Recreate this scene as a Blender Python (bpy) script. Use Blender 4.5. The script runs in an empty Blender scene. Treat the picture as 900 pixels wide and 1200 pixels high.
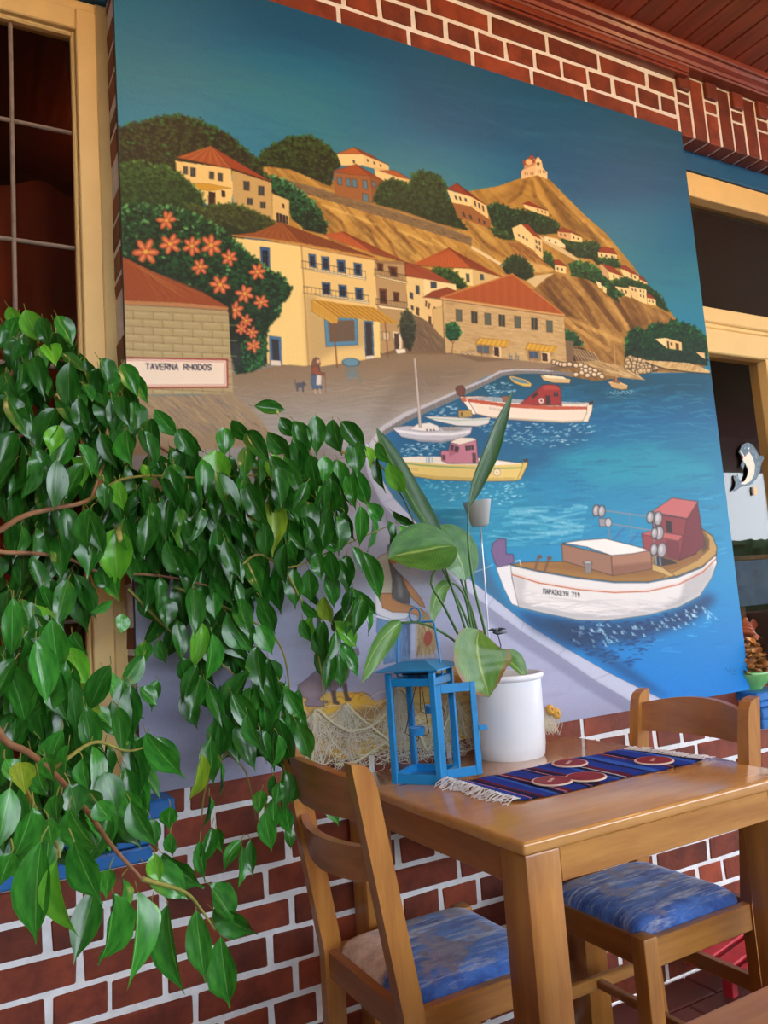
import bpy, bmesh, math, random
import numpy as np
from mathutils import Vector, Matrix, Quaternion

random.seed(11)
# ---------------------------------------------------------------- camera (measured on the photograph: 900 x 1200, f = 930 px)
FPX = 930.
YAW, PITCH, ROLL = 0.50384, 0.11664, -0.07194
CAM = np.array([0., -1.80, 1.1537])
_f = np.array([math.sin(YAW) * math.cos(PITCH), math.cos(YAW) * math.cos(PITCH), math.sin(PITCH)])
_r = np.cross(_f, [0, 0, 1]); _r /= np.linalg.norm(_r)
_u = np.cross(_r, _f)
RIGHT = _r * math.cos(ROLL) + _u * math.sin(ROLL)
UP = -_r * math.sin(ROLL) + _u * math.cos(ROLL)
FWD = _f
MURAL_Y = 0.0
WALL_Y = 0.02           # face of the bricks, just behind the panel


def project(P):
    d = np.asarray(P, float) - CAM
    z = d @ FWD
    return np.stack([450 + FPX * (d @ RIGHT) / z, 600 - FPX * (d @ UP) / z], -1)


def unproject(p, axis, val):
    """points of the photograph carried onto the plane world[axis] = val"""
    p = np.asarray(p, float).reshape(-1, 2)
    d = FWD + RIGHT * ((p[:, 0] - 450) / FPX)[:, None] - UP * ((p[:, 1] - 600) / FPX)[:, None]
    t = (val - CAM[axis]) / d[:, axis]
    return CAM + d * t[:, None]


def at(x, y, Y=0.):
    return Vector(unproject([(x, y)], 1, Y)[0])


def atz(x, y, z):
    return Vector(unproject([(x, y)], 2, z)[0])

scene = bpy.context.scene
cam_d = bpy.data.cameras.new('camera')
cam_d.sensor_fit = 'VERTICAL'
cam_d.sensor_height = 36.
cam_d.lens = FPX * 36. / 1200.
cam_d.clip_start = .02
cam_o = bpy.data.objects.new('camera', cam_d)
scene.collection.objects.link(cam_o)
cam_o.matrix_world = Matrix(((RIGHT[0], UP[0], -FWD[0], CAM[0]), (RIGHT[1], UP[1], -FWD[1], CAM[1]), (RIGHT[2], UP[2], -FWD[2], CAM[2]), (0, 0, 0, 1)))
scene.camera = cam_o
# daylight: an even bright sky beyond the open front of the terrace
world = bpy.data.worlds.new('sky')
scene.world = world
world.use_nodes = True
_bg = world.node_tree.nodes['Background']
_bg.inputs['Color'].default_value = (.86, .94, 1.06, 1)
_bg.inputs['Strength'].default_value = 12.0
scene.view_settings.view_transform = 'Standard'
scene.view_settings.look = 'None'
scene.view_settings.gamma = 1.
scene.view_settings.exposure = 0.
scene.view_settings.use_curve_mapping = False
scene.cycles.use_denoising = True
scene.cycles.max_bounces = 8
scene.cycles.diffuse_bounces = 5
scene.cycles.transparent_max_bounces = 16
LAMP_Y, LAMP_W = -.95, 21.       # the warm lamps under the ceiling (built with their fittings further down)

# ---------------------------------------------------------------- helpers
COL = scene.collection


def tag(o, label=None, cat=None, group=None, kind=None):
    if label: o['label'] = label
    if cat: o['category'] = cat
    if group: o['group'] = group
    if kind: o['kind'] = kind
    return o


def empty(name, loc=(0, 0, 0), rz=0., parent=None):
    o = bpy.data.objects.new(name, None)
    o.empty_display_size = .05
    COL.objects.link(o)
    o.location = loc
    o.rotation_euler = (0, 0, rz)
    if parent: o.parent = parent
    return o


def put(name, me, mat=None, parent=None, loc=None, rot=None):
    o = bpy.data.objects.new(name, me)
    COL.objects.link(o)
    if mat is not None and not me.materials:
        me.materials.append(mat)
    if parent: o.parent = parent
    if loc is not None: o.location = loc
    if rot is not None: o.rotation_euler = rot
    return o


class MB:
    """collects shapes, builds one mesh"""

    def __init__(s):
        s.v, s.f = [], []

    def add(s, v, f):
        n = len(s.v)
        s.v += [tuple(p) for p in v]
        s.f += [tuple(i + n for i in q) for q in f]
        return s

    def box(s, x0, x1, y0, y1, z0, z1, M=None):
        v = [(x, y, z) for z in (z0, z1) for y in (y0, y1) for x in (x0, x1)]
        if M is not None: v = [M @ Vector(p) for p in v]
        return s.add(v, [(0, 2, 3, 1), (4, 5, 7, 6), (0, 1, 5, 4), (2, 6, 7, 3), (0, 4, 6, 2), (1, 3, 7, 5)])

    def bbox(s, x0, x1, y0, y1, z0, z1, b=.003, M=None, seg=1):
        bm = bmesh.new()
        vs = [bm.verts.new((x, y, z)) for z in (z0, z1) for y in (y0, y1) for x in (x0, x1)]
        for q in [(0, 2, 3, 1), (4, 5, 7, 6), (0, 1, 5, 4), (2, 6, 7, 3), (0, 4, 6, 2), (1, 3, 7, 5)]:
            bm.faces.new([vs[i] for i in q])
        bmesh.ops.bevel(bm, geom=bm.edges[:], offset=b, segments=seg, affect='EDGES', profile=.5)
        bm.verts.index_update()
        v = [p.co.copy() for p in bm.verts]
        f = [tuple(p.index for p in q.verts) for q in bm.faces]
        bm.free()
        if M is not None: v = [M @ p for p in v]
        return s.add(v, f)

    def tube(s, pts, r, n=8, cap=True):
        pts = [Vector(p) for p in pts]
        m = len(pts)
        rs = list(r) if isinstance(r, (list, tuple)) else [r] * m
        t0 = (pts[1] - pts[0]).normalized()
        a = t0.orthogonal().normalized()
        v, f = [], []
        for i, p in enumerate(pts):
            t = (pts[min(i + 1, m - 1)] - pts[max(i - 1, 0)])
            t = t.normalized() if t.length > 1e-9 else t0
            a = (a - t * a.dot(t))
            a = a.normalized() if a.length > 1e-6 else t.orthogonal().normalized()
            b = t.cross(a)
            for k in range(n):
                w = 2 * math.pi * k / n
                v.append(p + (a * math.cos(w) + b * math.sin(w)) * rs[i])
        for i in range(m - 1):
            for k in range(n):
                k2 = (k + 1) % n
                f.append((i * n + k, i * n + k2, (i + 1) * n + k2, (i + 1) * n + k))
        if cap:
            f.append(tuple(range(n - 1, -1, -1)))
            f.append(tuple((m - 1) * n + k for k in range(n)))
        return s.add(v, f)

    def lathe(s, prof, n=32, c=(0, 0), M=None):
        v, f = [], []
        for r, z in prof:
            for k in range(n):
                w = 2 * math.pi * k / n
                v.append(Vector((c[0] + r * math.cos(w), c[1] + r * math.sin(w), z)))
        for i in range(len(prof) - 1):
            for k in range(n):
                k2 = (k + 1) % n
                f.append((i * n + k, i * n + k2, (i + 1) * n + k2, (i + 1) * n + k))
        if prof[0][0] > 1e-6: f.append(tuple(range(n - 1, -1, -1)))
        if prof[-1][0] > 1e-6: f.append(tuple((len(prof) - 1) * n + k for k in range(n)))
        if M is not None: v = [M @ p for p in v]
        return s.add(v, f)

    def prism(s, outline, h0, h1, fn):
        """outline (a, b) extruded from h0 to h1; fn(a, b, h) -> point"""
        n = len(outline)
        v = [fn(a, b, h0) for a, b in outline] + [fn(a, b, h1) for a, b in outline]
        f = [tuple(range(n - 1, -1, -1)), tuple(range(n, 2 * n))]
        f += [(i, (i + 1) % n, n + (i + 1) % n, n + i) for i in range(n)]
        return s.add(v, f)

    def grid(s, fn, nu, nv):
        v = [fn(i / nu, j / nv) for j in range(nv + 1) for i in range(nu + 1)]
        f = [(j * (nu + 1) + i, j * (nu + 1) + i + 1, (j + 1) * (nu + 1) + i + 1, (j + 1) * (nu + 1) + i) for j in range(nv) for i in range(nu)]
        return s.add(v, f)

    def mesh(s, name, mat=None, smooth=False, angle=None):
        me = bpy.data.meshes.new(name)
        me.from_pydata([tuple(p) for p in s.v], [], s.f)
        me.validate()
        bm = bmesh.new()
        bm.from_mesh(me)
        bmesh.ops.recalc_face_normals(bm, faces=bm.faces[:])
        bm.to_mesh(me)
        bm.free()
        if smooth:
            me.polygons.foreach_set('use_smooth', [True] * len(me.polygons))
            if angle: me.set_sharp_from_angle(angle=math.radians(angle))
        if mat is not None: me.materials.append(mat)
        return me

    def build(s, name, mat=None, parent=None, smooth=False, angle=None, loc=None, rot=None):
        return put(name, s.mesh(name, mat, smooth, angle), None, parent, loc, rot)


def lin(c):
    return tuple(((x / 255. + .055) / 1.055) ** 2.4 if x > 10.3 else x / 255. / 12.92 for x in c)


def mat(name, col, rough=.5, spec=.5, metal=0., noise=0., nscale=20., bump=0., bscale=None, col2=None, stretch=None, coat=0., rand=0., trans=0., coord='Object', thresh=None):
    """principled surface whose colour wanders between col and col2 by a noise; rand varies it per object"""
    m = bpy.data.materials.new(name)
    m.use_nodes = True
    nt = m.node_tree
    N, Lk = nt.nodes, nt.links
    b = N['Principled BSDF']
    b.inputs['Roughness'].default_value = rough
    b.inputs['Specular IOR Level'].default_value = spec
    b.inputs['Metallic'].default_value = metal
    b.inputs['Coat Weight'].default_value = coat
    b.inputs['Coat Roughness'].default_value = .15
    c1 = (*col, 1)
    b.inputs['Base Color'].default_value = c1
    if trans: b.inputs['Transmission Weight'].default_value = trans
    src = None
    if noise or col2 or bump:
        tc = N.new('ShaderNodeTexCoord')
        mp = N.new('ShaderNodeMapping')
        mp.inputs['Scale'].default_value = stretch or (1, 1, 1)
        Lk.new(tc.outputs[coord], mp.inputs['Vector'])
        oi = N.new('ShaderNodeObjectInfo')
        ad = N.new('ShaderNodeVectorMath')
        ad.operation = 'MULTIPLY_ADD'
        ad.inputs[1].default_value = (37., 11., 23.)
        Lk.new(oi.outputs['Random'], ad.inputs[0])
        Lk.new(mp.outputs['Vector'], ad.inputs[2])
    if noise or col2:
        nz = N.new('ShaderNodeTexNoise')
        nz.inputs['Scale'].default_value = nscale
        nz.inputs['Detail'].default_value = 6.
        nz.inputs['Roughness'].default_value = .65
        Lk.new(ad.outputs[0], nz.inputs['Vector'])
        rp = N.new('ShaderNodeValToRGB')
        lo, hi = thresh or (.32, .68)
        rp.color_ramp.elements[0].position = lo
        rp.color_ramp.elements[1].position = hi
        c2 = col2 or tuple(x * (1 - noise) for x in col)
        rp.color_ramp.elements[0].color = (*c2, 1)
        rp.color_ramp.elements[1].color = c1
        Lk.new(nz.outputs['Fac'], rp.inputs['Fac'])
        src = rp.outputs['Color']
    if rand:
        oi2 = N.new('ShaderNodeObjectInfo')
        hs = N.new('ShaderNodeHueSaturation')
        mr = N.new('ShaderNodeMapRange')
        mr.inputs['To Min'].default_value = 1 - rand
        mr.inputs['To Max'].default_value = 1 + rand
        Lk.new(oi2.outputs['Random'], mr.inputs['Value'])
        Lk.new(mr.outputs['Result'], hs.inputs['Value'])
        if src: Lk.new(src, hs.inputs['Color'])
        else: hs.inputs['Color'].default_value = c1
        src = hs.outputs['Color']
    if src: Lk.new(src, b.inputs['Base Color'])
    if bump:
        n2 = N.new('ShaderNodeTexNoise')
        n2.inputs['Scale'].default_value = bscale or nscale
        n2.inputs['Detail'].default_value = 5.
        Lk.new(ad.outputs[0], n2.inputs['Vector'])
        bp = N.new('ShaderNodeBump')
        bp.inputs['Strength'].default_value = bump
        bp.inputs['Distance'].default_value = .004
        Lk.new(n2.outputs['Fac'], bp.inputs['Height'])
        Lk.new(bp.outputs['Normal'], b.inputs['Normal'])
    return m


def glass_mat(name, tint=(.9, .95, .95), rough=.02, ior=1.45):
    m = bpy.data.materials.new(name)
    m.use_nodes = True
    nt = m.node_tree
    N, Lk = nt.nodes, nt.links
    N.remove(N['Principled BSDF'])
    lw = N.new('ShaderNodeLayerWeight')                      # same from both sides of the pane
    pw = N.new('ShaderNodeMath'); pw.operation = 'POWER'; pw.inputs[1].default_value = 5.
    fr = N.new('ShaderNodeMath'); fr.operation = 'MULTIPLY_ADD'
    f0 = ((ior - 1) / (ior + 1)) ** 2
    fr.inputs[1].default_value = (1 - f0) * (.6 if ior < 1.3 else 1.); fr.inputs[2].default_value = f0
    Lk.new(lw.outputs['Facing'], pw.inputs[0]); Lk.new(pw.outputs[0], fr.inputs[0])
    tr = N.new('ShaderNodeBsdfTransparent'); tr.inputs['Color'].default_value = (*tint, 1)
    gl = N.new('ShaderNodeBsdfGlossy'); gl.inputs['Roughness'].default_value = rough
    mx = N.new('ShaderNodeMixShader')
    Lk.new(fr.outputs[0], mx.inputs[0]); Lk.new(tr.outputs[0], mx.inputs[1]); Lk.new(gl.outputs[0], mx.inputs[2])
    Lk.new(mx.outputs[0], N['Material Output'].inputs['Surface'])
    return m


M = {}
M['brick'] = mat('brick', lin((140, 64, 38)), .55, .35, noise=.5, nscale=9., bump=.5, bscale=38., col2=lin((88, 36, 25)), rand=.3)
M['mortar'] = mat('mortar', lin((236, 238, 238)), .8, .2, noise=.18, nscale=30., bump=.6, bscale=60.)
M['wood'] = mat('wood', lin((186, 130, 58)), .34, .5, col2=lin((154, 96, 40)), nscale=7., stretch=(5, 5, .5), bump=.06, bscale=60., coat=.25)
M['wood_x'] = mat('wood_x', lin((188, 134, 64)), .34, .5, col2=lin((154, 98, 42)), nscale=7., stretch=(.5, 5, 5), bump=.06, bscale=60., coat=.25)
M['wood_y'] = mat('wood_y', lin((172, 110, 50)), .34, .5, col2=lin((142, 84, 34)), nscale=7., stretch=(5, .5, 5), bump=.06, bscale=60., coat=.25)
M['table_top'] = mat('table_top', lin((200, 150, 86)), .2, .5, col2=lin((184, 130, 68)), nscale=6., stretch=(.6, 6, 6), coat=.7)
M['ceiling_wood'] = mat('ceiling_wood', lin((150, 62, 30)), .4, .5, col2=lin((104, 38, 18)), nscale=5., stretch=(8, .6, 4), coat=.3, rand=.12)
M['ceiling_trim'] = mat('ceiling_trim', lin((140, 60, 30)), .4, .5, col2=lin((100, 38, 18)), nscale=5., stretch=(.6, 8, 8), coat=.3)
M['cream'] = mat('cream', lin((238, 202, 128)), .45, .5, noise=.1, nscale=6., bump=.12, bscale=30.)
M['blue_paint'] = mat('blue_paint', lin((30, 110, 186)), .4, .5, noise=.18, nscale=8., bump=.1, bscale=30.)
M['blue_strip'] = mat('blue_strip', lin((24, 92, 136)), .5, .4, noise=.15, nscale=8.)
M['came'] = mat('came', lin((140, 122, 104)), .5, .5, noise=.35, nscale=40., bump=.3)
M['glass'] = glass_mat('glass', (.86, .84, .8), .01)
M['clear_glass'] = glass_mat('clear_glass', (.95, .98, 1.), .01, 1.18)
M['dark_room'] = mat('dark_room', lin((70, 44, 32)), .8, .2, noise=.4, nscale=3.)
M['curtain'] = mat('curtain', lin((150, 58, 32)), .8, .2, noise=.5, nscale=4., stretch=(3, 1, .3))
M['floor'] = mat('floor', lin((104, 52, 44)), .45, .5, noise=.4, nscale=6., rand=.12)
M['grout'] = mat('grout', lin((170, 160, 156)), .8, .2, noise=.2, nscale=20.)
M['panel_edge'] = mat('panel_edge', lin((60, 90, 110)), .6, .3, noise=.2)

# ---------------------------------------------------------------- the setting
CZ = 0.073                                    # brick course
BED = 0.7254 - 9 * CZ                         # height of a bed joint near the floor
SILL_Z, HEAD_Z, CEIL_Z = 0.79, 2.785, 3.085
PIER0, PIER1 = 0.3535, 2.345                  # brick pier behind the painting
XL, XR = -0.22, 2.74                          # stretch of wall built brick by brick

fl = MB().box(-4, 12, -4.6, WALL_Y + .02, -.06, -.008).build('floor', M['grout'])
tag(fl, kind='structure')
tile_me = MB().bbox(-.118, .118, -.058, .058, -.012, 0, .003).mesh('paver', M['floor'])
for i in range(-1, 5):
    for j in range(8):
        x = 1.05 + i * .242 + (.121 if j % 2 else 0)
        put('paver', tile_me, None, fl, (x, -.045 - j * .122, 0))
fl2 = MB()
for (x0, x1, y0, y1) in ((-4, .66, -4.6, .0), (2.3, 12, -4.6, .0), (.66, 2.3, -4.6, -.97)):
    fl2.box(x0, x1, y0, y1, -.02, -.001)
M['floor_far'] = mat('floor_far', lin((104, 60, 50)), .5, .4, noise=.35, nscale=5.)
fl2.build('paving', M['floor_far'], fl)

wb = MB()
wy = WALL_Y + .003                            # mortar lies 3 mm behind the brick faces
wb.box(XL - .3, XR + .6, wy, .3, 0, SILL_Z - .01)
wb.box(PIER0 + .0004, PIER1 - .003, wy, .3, SILL_Z - .01, HEAD_Z)
wb.box(XL - .3, XR + .6, wy, .3, HEAD_Z + .002, CEIL_Z + .05)
wall = tag(wb.build('wall_back', M['mortar']), kind='structure')
rb = random.Random(5)


def brick_mesh(w, h, d, j=.0022):
    """brick with slightly uneven edges, front face at y = 0, going back d"""
    mb = MB().bbox(-w / 2, w / 2, 0, d, -h / 2, h / 2, .0028)
    k = {}
    out = []
    for p in mb.v:
        key = (round(p[0] / w * 2), round(p[2] / h * 2))
        if key not in k: k[key] = (rb.uniform(-j, j), rb.uniform(-j, j))
        out.append((p[0] + k[key][0], p[1] + (rb.uniform(-.0006, .0006) if p[1] < d / 2 else 0), p[2] + k[key][1]))
    mb.v = out
    return mb.mesh('brick', M['brick'])


HEADERS = [brick_mesh(.1015, .0605, .095) for _ in range(7)]
STRETCH = [brick_mesh(.2165, .0605, .095) for _ in range(7)]


def lay(x0, x1, zc, header, off, keep):
    pitch = .1155 if header else .231
    k = math.floor((x0 - off) / pitch)
    x = off + k * pitch
    while x < x1:
        a, b = max(x, x0), min(x + pitch, x1)
        if b - a > .03 and keep((a + b) / 2):
            full = b - a > pitch - .004
            me = rb.choice(HEADERS if header else STRETCH) if full else brick_mesh(b - a - .013, .0605, .095)
            put('brick', me, None, wall, ((a + b) / 2 + rb.uniform(-.002, .002), WALL_Y + rb.uniform(-.0012, .0012), zc + rb.uniform(-.0012, .0012)))
        x += pitch


for c in range(-1, 10):
    z = BED + (c + .5) * CZ
    if z < .02: continue
    h = c % 2 == 0
    lay(XL, XR, z, h, .6266 if h else .687, lambda x: True)
# course under the panel edge and the jambs of the two windows
lay(.36, PIER1, BED + 10.5 * CZ - .0, True, .6266, lambda x: .36 < x < .5 or x > 2.2) if BED + 10.5 * CZ < .78 else None
for c in range(10, 37):
    z = BED + (c + .5) * CZ
    if z > HEAD_Z - .02 or z < SILL_Z: continue
    w = .1 if c % 2 else .19
    put('brick', brick_mesh(w, .0605, .095), None, wall, (PIER0 + w / 2, WALL_Y, z))
    if c % 2: put('brick', brick_mesh(.1, .0605, .095), None, wall, (PIER1 - .05, WALL_Y, z))
# courses over the panel
zt = [2.812, 2.885, 2.958]
for i, z in enumerate(zt):
    lay(.72, 2.352, z, i % 2 == 1, .05 + (i % 2) * .02 + .08 * (i == 2), lambda x: True)
# soldier bricks over the window head on the right
for k in range(8):
    x0 = 2.356 + k * .0755
    if k % 2 == 0:
        for (z0, z1, dy) in ((2.782, 2.905, 0), (2.914, 2.955, 0), (2.963, 3.028, -.012)):
            put('brick', MB().bbox(-.031, .031, 0, .095, -(z1 - z0) / 2, (z1 - z0) / 2, .003).mesh('brick', M['brick']), None, wall, (x0 + .036, WALL_Y + dy, (z0 + z1) / 2))
    else:
        put('brick', MB().bbox(-.032, .032, 0, .095, -.121, .121, .003).mesh('brick', M['brick']), None, wall, (x0 + .038, WALL_Y, 2.904))
lay(-.2, .36, 2.76 + .075, False, 0, lambda x: True)

# plain brickwork continuing beyond, fine joints in the material
bt = bpy.data.materials.new('brickwork'); bt.use_nodes = True
_n, _l = bt.node_tree.nodes, bt.node_tree.links
_b = _n.new('ShaderNodeTexBrick'); _tc = _n.new('ShaderNodeTexCoord'); _mp = _n.new('ShaderNodeMapping')
_mp.inputs['Rotation'].default_value = (math.pi / 2, 0, 0)
_b.inputs['Color1'].default_value = (*lin((118, 46, 34)), 1); _b.inputs['Color2'].default_value = (*lin((80, 30, 26)), 1)
_b.inputs['Mortar'].default_value = (*lin((206, 208, 208)), 1); _b.inputs['Scale'].default_value = 1.
_b.inputs['Brick Width'].default_value = .231; _b.inputs['Row Height'].default_value = CZ; _b.inputs['Mortar Size'].default_value = .006
_l.new(_tc.outputs['Object'], _mp.inputs['Vector']); _l.new(_mp.outputs['Vector'], _b.inputs['Vector'])
_l.new(_b.outputs['Color'], _n['Principled BSDF'].inputs['Base Color']); _n['Principled BSDF'].inputs['Roughness'].default_value = .6
for nm, x0, x1 in (('wall_left', -3.6, XL - .3), ('wall_right', XR + .6, 12.)):
    m = MB()
    if nm == 'wall_left':
        m.box(x0, -1.5, WALL_Y, .3, 0, CEIL_Z + .05)
        m.box(-1.5, x1, WALL_Y, .3, 0, SILL_Z - .01); m.box(-1.5, x1, WALL_Y, .3, HEAD_Z, CEIL_Z + .05)
    else:
        m.box(4.4, x1, WALL_Y, .3, 0, CEIL_Z + .05)
        m.box(x0, 4.4, WALL_Y, .3, 0, SILL_Z - .01); m.box(x0, 4.4, WALL_Y, .3, HEAD_Z, CEIL_Z + .05)
    tag(m.build(nm, bt), kind='structure')

# ceiling of wooden boards running out from the wall, crown moulding along the wall
ce = tag(MB().box(-3.6, 12, -5., .3, CEIL_Z + .012, CEIL_Z + .1).build('ceiling', M['ceiling_wood']), kind='structure')
pl = MB().bbox(-.0425, .0425, -5., .0, -.004, .012, .003).mesh('plank', M['ceiling_wood'])
for k in range(30):
    put('plank', pl, None, ce, (1.3 + k * .0885, 0, CEIL_Z))
side = MB()
side.box(-3.6, 1.3 - .045, -5., 0, CEIL_Z - .004, CEIL_Z + .013); side.box(1.3 + 29.5 * .0885, 12, -5., 0, CEIL_Z - .004, CEIL_Z + .013)
side.build('boards', M['ceiling_wood'], ce)
prof = [(WALL_Y, 3.03), (-.02, 3.03), (-.024, 3.036), (-.03, 3.036), (-.034, 3.046), (-.05, 3.052), (-.056, 3.062), (-.066, 3.062), (-.07, 3.07), (-.07, 3.083), (WALL_Y, 3.083)]
tr = MB()
tr.prism(prof, -3.6, 12., lambda a, b, h: Vector((h, a, b)))
tag(tr.build('trim_1', M['ceiling_trim'], smooth=True, angle=30), kind='structure')
fb = MB()
for (z0, z1, d) in ((3.002, 3.012, -.012), (3.012, 3.034, -.018)):
    fb.bbox(-3.6, 2.395, d, WALL_Y + .01, z0, z1, .002)
tag(fb.build('trim_2', M['ceiling_trim']), kind='structure')

# ---------------------------------------------------------------- window on the left: leaded panes in a cream frame
w1 = tag(empty('window_1'), kind='structure')
GY = .125


def bars(name, parts, m, par, b=.003):
    mb = MB()
    for p in parts: mb.bbox(*p, b)
    return mb.build(name, m, par)


bars('outer_frame', [(.325, .356, .100, .2, .79, 2.70), (-1.5, .356, .104, .2, 2.668, 2.70)], M['cream'], w1)
bars('sash_frame', [(.278, .326, .092, .15, .80, 2.668), (-1.5, .278, .094, .15, 2.612, 2.668), (-1.5, .278, .094, .15, .80, .86)], M['cream'], w1)
bars('glazing_bead', [(.268, .280, .108, .14, .86, 2.615), (-1.5, .27, .108, .14, 2.602, 2.615)], M['cream'], w1, .004)
for k in range(4):
    x = .134 - k * .16
    MB().bbox(x - .005, x + .005, GY - .006, GY + .006, .86, 2.604, .003).build('lead_came', M['came'], w1)
for z in (2.352, 2.056, 1.76, 1.464, 1.168):
    MB().bbox(-1.5, .27, GY - .005, GY + .005, z - .005, z + .005, .003).build('lead_came', M['came'], w1)
zs = [2.605, 2.352, 2.056, 1.76, 1.464, 1.168, .86]
xs = [.27, .134, -.026, -.186, -.346]
for i in range(4):
    for j in range(6):
        MB().box(xs[i + 1] + .003, xs[i] - .003, GY - .0015, GY + .0015, zs[j + 1] + .003, zs[j] - .003).build('pane', M['glass'], w1)
MB().box(-1.5, xs[-1], GY - .0015, GY + .0015, .86, 2.605).build('pane', M['glass'], w1)
bars('head_board', [(-1.5, .352, .085, .2, 2.70, HEAD_Z)], M['blue_strip'], w1)
s1 = MB()
for (x1, y0, z0, z1) in ((.41, -.06, .748, .786), (.36, -.052, .722, .746), (.36, -.056, .70, .72), (.36, -.06, .668, .698)):
    s1.bbox(-1.6, x1, y0, .12, z0, z1, .004)
s1.build('window_sill', M['blue_paint'], w1)

# window on the right: a fanlight over a wide pane
w2 = tag(empty('window_2'), kind='structure')
F0, F1 = 2.36, 4.4
bars('head_board', [(F0 - .02, F1, .09, .2, 2.707, HEAD_Z + .001)], M['blue_strip'], w2)
bars('outer_frame', [(F0, F1, .098, .2, 2.607, 2.705), (F0, F0 + .06, .098, .2, .79, 2.607)], M['cream'], w2)
bars('transom', [(F0 + .05, F1, .098, .18, 2.112, 2.172), (F0 + .05, F1, .104, .18, 2.092, 2.112), (F0 + .05, F1, .098, .18, 1.994, 2.09)], M['cream'], w2, .005)
bars('mullion', [(2.79, 2.85, .10, .18, .84, 1.996)], M['cream'], w2)
MB().box(F0 + .05, F1, .139, .142, 2.17, 2.61).build('pane', M['glass'], w2)
MB().box(F0 + .05, 2.792, .139, .142, .84, 1.998).build('pane', M['glass'], w2)
MB().box(2.848, F1, .139, .142, .84, 1.998).build('pane', M['glass'], w2)
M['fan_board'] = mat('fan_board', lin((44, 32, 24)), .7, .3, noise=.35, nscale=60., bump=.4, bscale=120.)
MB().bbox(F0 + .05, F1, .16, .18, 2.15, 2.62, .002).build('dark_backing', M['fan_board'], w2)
s2 = MB()
for (x0, y0, z0, z1) in ((2.285, -.06, .758, .785), (2.30, -.056, .736, .756), (2.30, -.06, .70, .734), (2.30, -.056, .668, .698)):
    s2.bbox(x0, 4.45, y0, .14, z0, z1, .004)
s2.build('window_sill', M['blue_paint'], w2)

# the rooms behind the glass
ir = MB()
ir.box(-3., 6., 1.6, 1.65, 0, 3.1); ir.box(-3., 6., .3, 1.65, -.05, 0); ir.box(-3., 6., .3, 1.65, 3.05, 3.1)
ir.box(-3.05, -3., .3, 1.65, 0, 3.1); ir.box(6., 6.05, .3, 1.65, 0, 3.1); ir.box(1.2, 1.25, .3, 1.6, 0, 3.1)
tag(ir.build('wall_inner', M['dark_room']), kind='structure')
cu = MB()
cu.grid(lambda u, v: Vector((-1.2 + 1.75 * u, .42 + .03 * math.sin(u * 60), .7 + 1.66 * v)), 120, 2)
tag(cu.build('curtain', M['curtain'], smooth=True), 'rust brown curtain behind the leaded window', 'curtain')
rf = MB()
for k in range(3):
    rf.bbox(2.4, 4.2, -.03, .03, -.04, .04, .004, Matrix.Translation((0, .5 + .25 * k, 1.98 + .0 * k)) @ Matrix.Rotation(-.32, 4, 'Y') @ Matrix.Translation((0, 0, .9 - .3 * k)))
M['rafter'] = mat('rafter', lin((120, 80, 54)), .7, .3, noise=.3, stretch=(.4, 4, 4))
tag(rf.build('roof_rafters', M['rafter']), kind='structure')

# the open front of the terrace: added beam and low wall, paved ground beyond
tag(MB().bbox(-3.6, 12, -5.1, -4.95, 2.62, CEIL_Z + .1, .01).build('trim_3', M['ceiling_trim']), kind='structure')  # unseen beam, added to cut sky light off the upper wall
M['ground'] = mat('ground', lin((112, 106, 96)), .9, .2, noise=.2, nscale=.6)
tag(MB().box(-30, 34, -46, -4.6, -.08, -.03).build('ground', M['ground']), kind='structure')
M['added_parapet'] = mat('added_parapet', lin((120, 84, 66)), .8, .2, noise=.15, nscale=4.)
tag(MB().bbox(-3.6, 12, -5.05, -4.9, -.03, .72, .01).build('added_front_wall', M['added_parapet']), kind='structure')  # unseen low wall, added to darken what the panes reflect
for i, x in enumerate((-3.5, 2.4, 8.2)):
    tag(MB().bbox(x - .08, x + .08, -5.06, -4.9, .72, 2.62, .01).build('trim_%d' % (4 + i), M['ceiling_trim']), kind='structure')
# clipped greenery behind the viewer, added to darken the pane reflections
hg = MB()
_rh = np.random.default_rng(4)
_hn = _rh.random((400, 60))
def _hp(u, v, yy=-7.):
    i, j = int(u * 360), int(v * 40)
    k = _hn[i % 400, j % 60] * .14
    if v < .6: return Vector((-12 + 34 * u, yy + .2 - k, -.03 + 1.75 * v / .6))
    return Vector((-12 + 34 * u, yy + .2 - (v - .6) * 2.5, 1.72 + k))
hg.grid(_hp, 360, 24)
M['added_hedge'] = mat('added_hedge', lin((54, 84, 40)), .7, .3, noise=.5, nscale=14., bump=1., bscale=24.)
tag(hg.build('added_hedge', M['added_hedge']), 'dark green clipped greenery added behind the viewer to darken the pane reflections', 'added_hedge', kind='stuff')
# unseen wall on the left, added to darken the sides facing it
M['added_wall'] = mat('added_wall', lin((116, 70, 50)), .7, .3, noise=.3, nscale=3.)
tag(MB().box(-2.0, -1.9, -4.9, WALL_Y, 0, CEIL_Z).build('added_side_wall', M['added_wall']), kind='structure')
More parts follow.
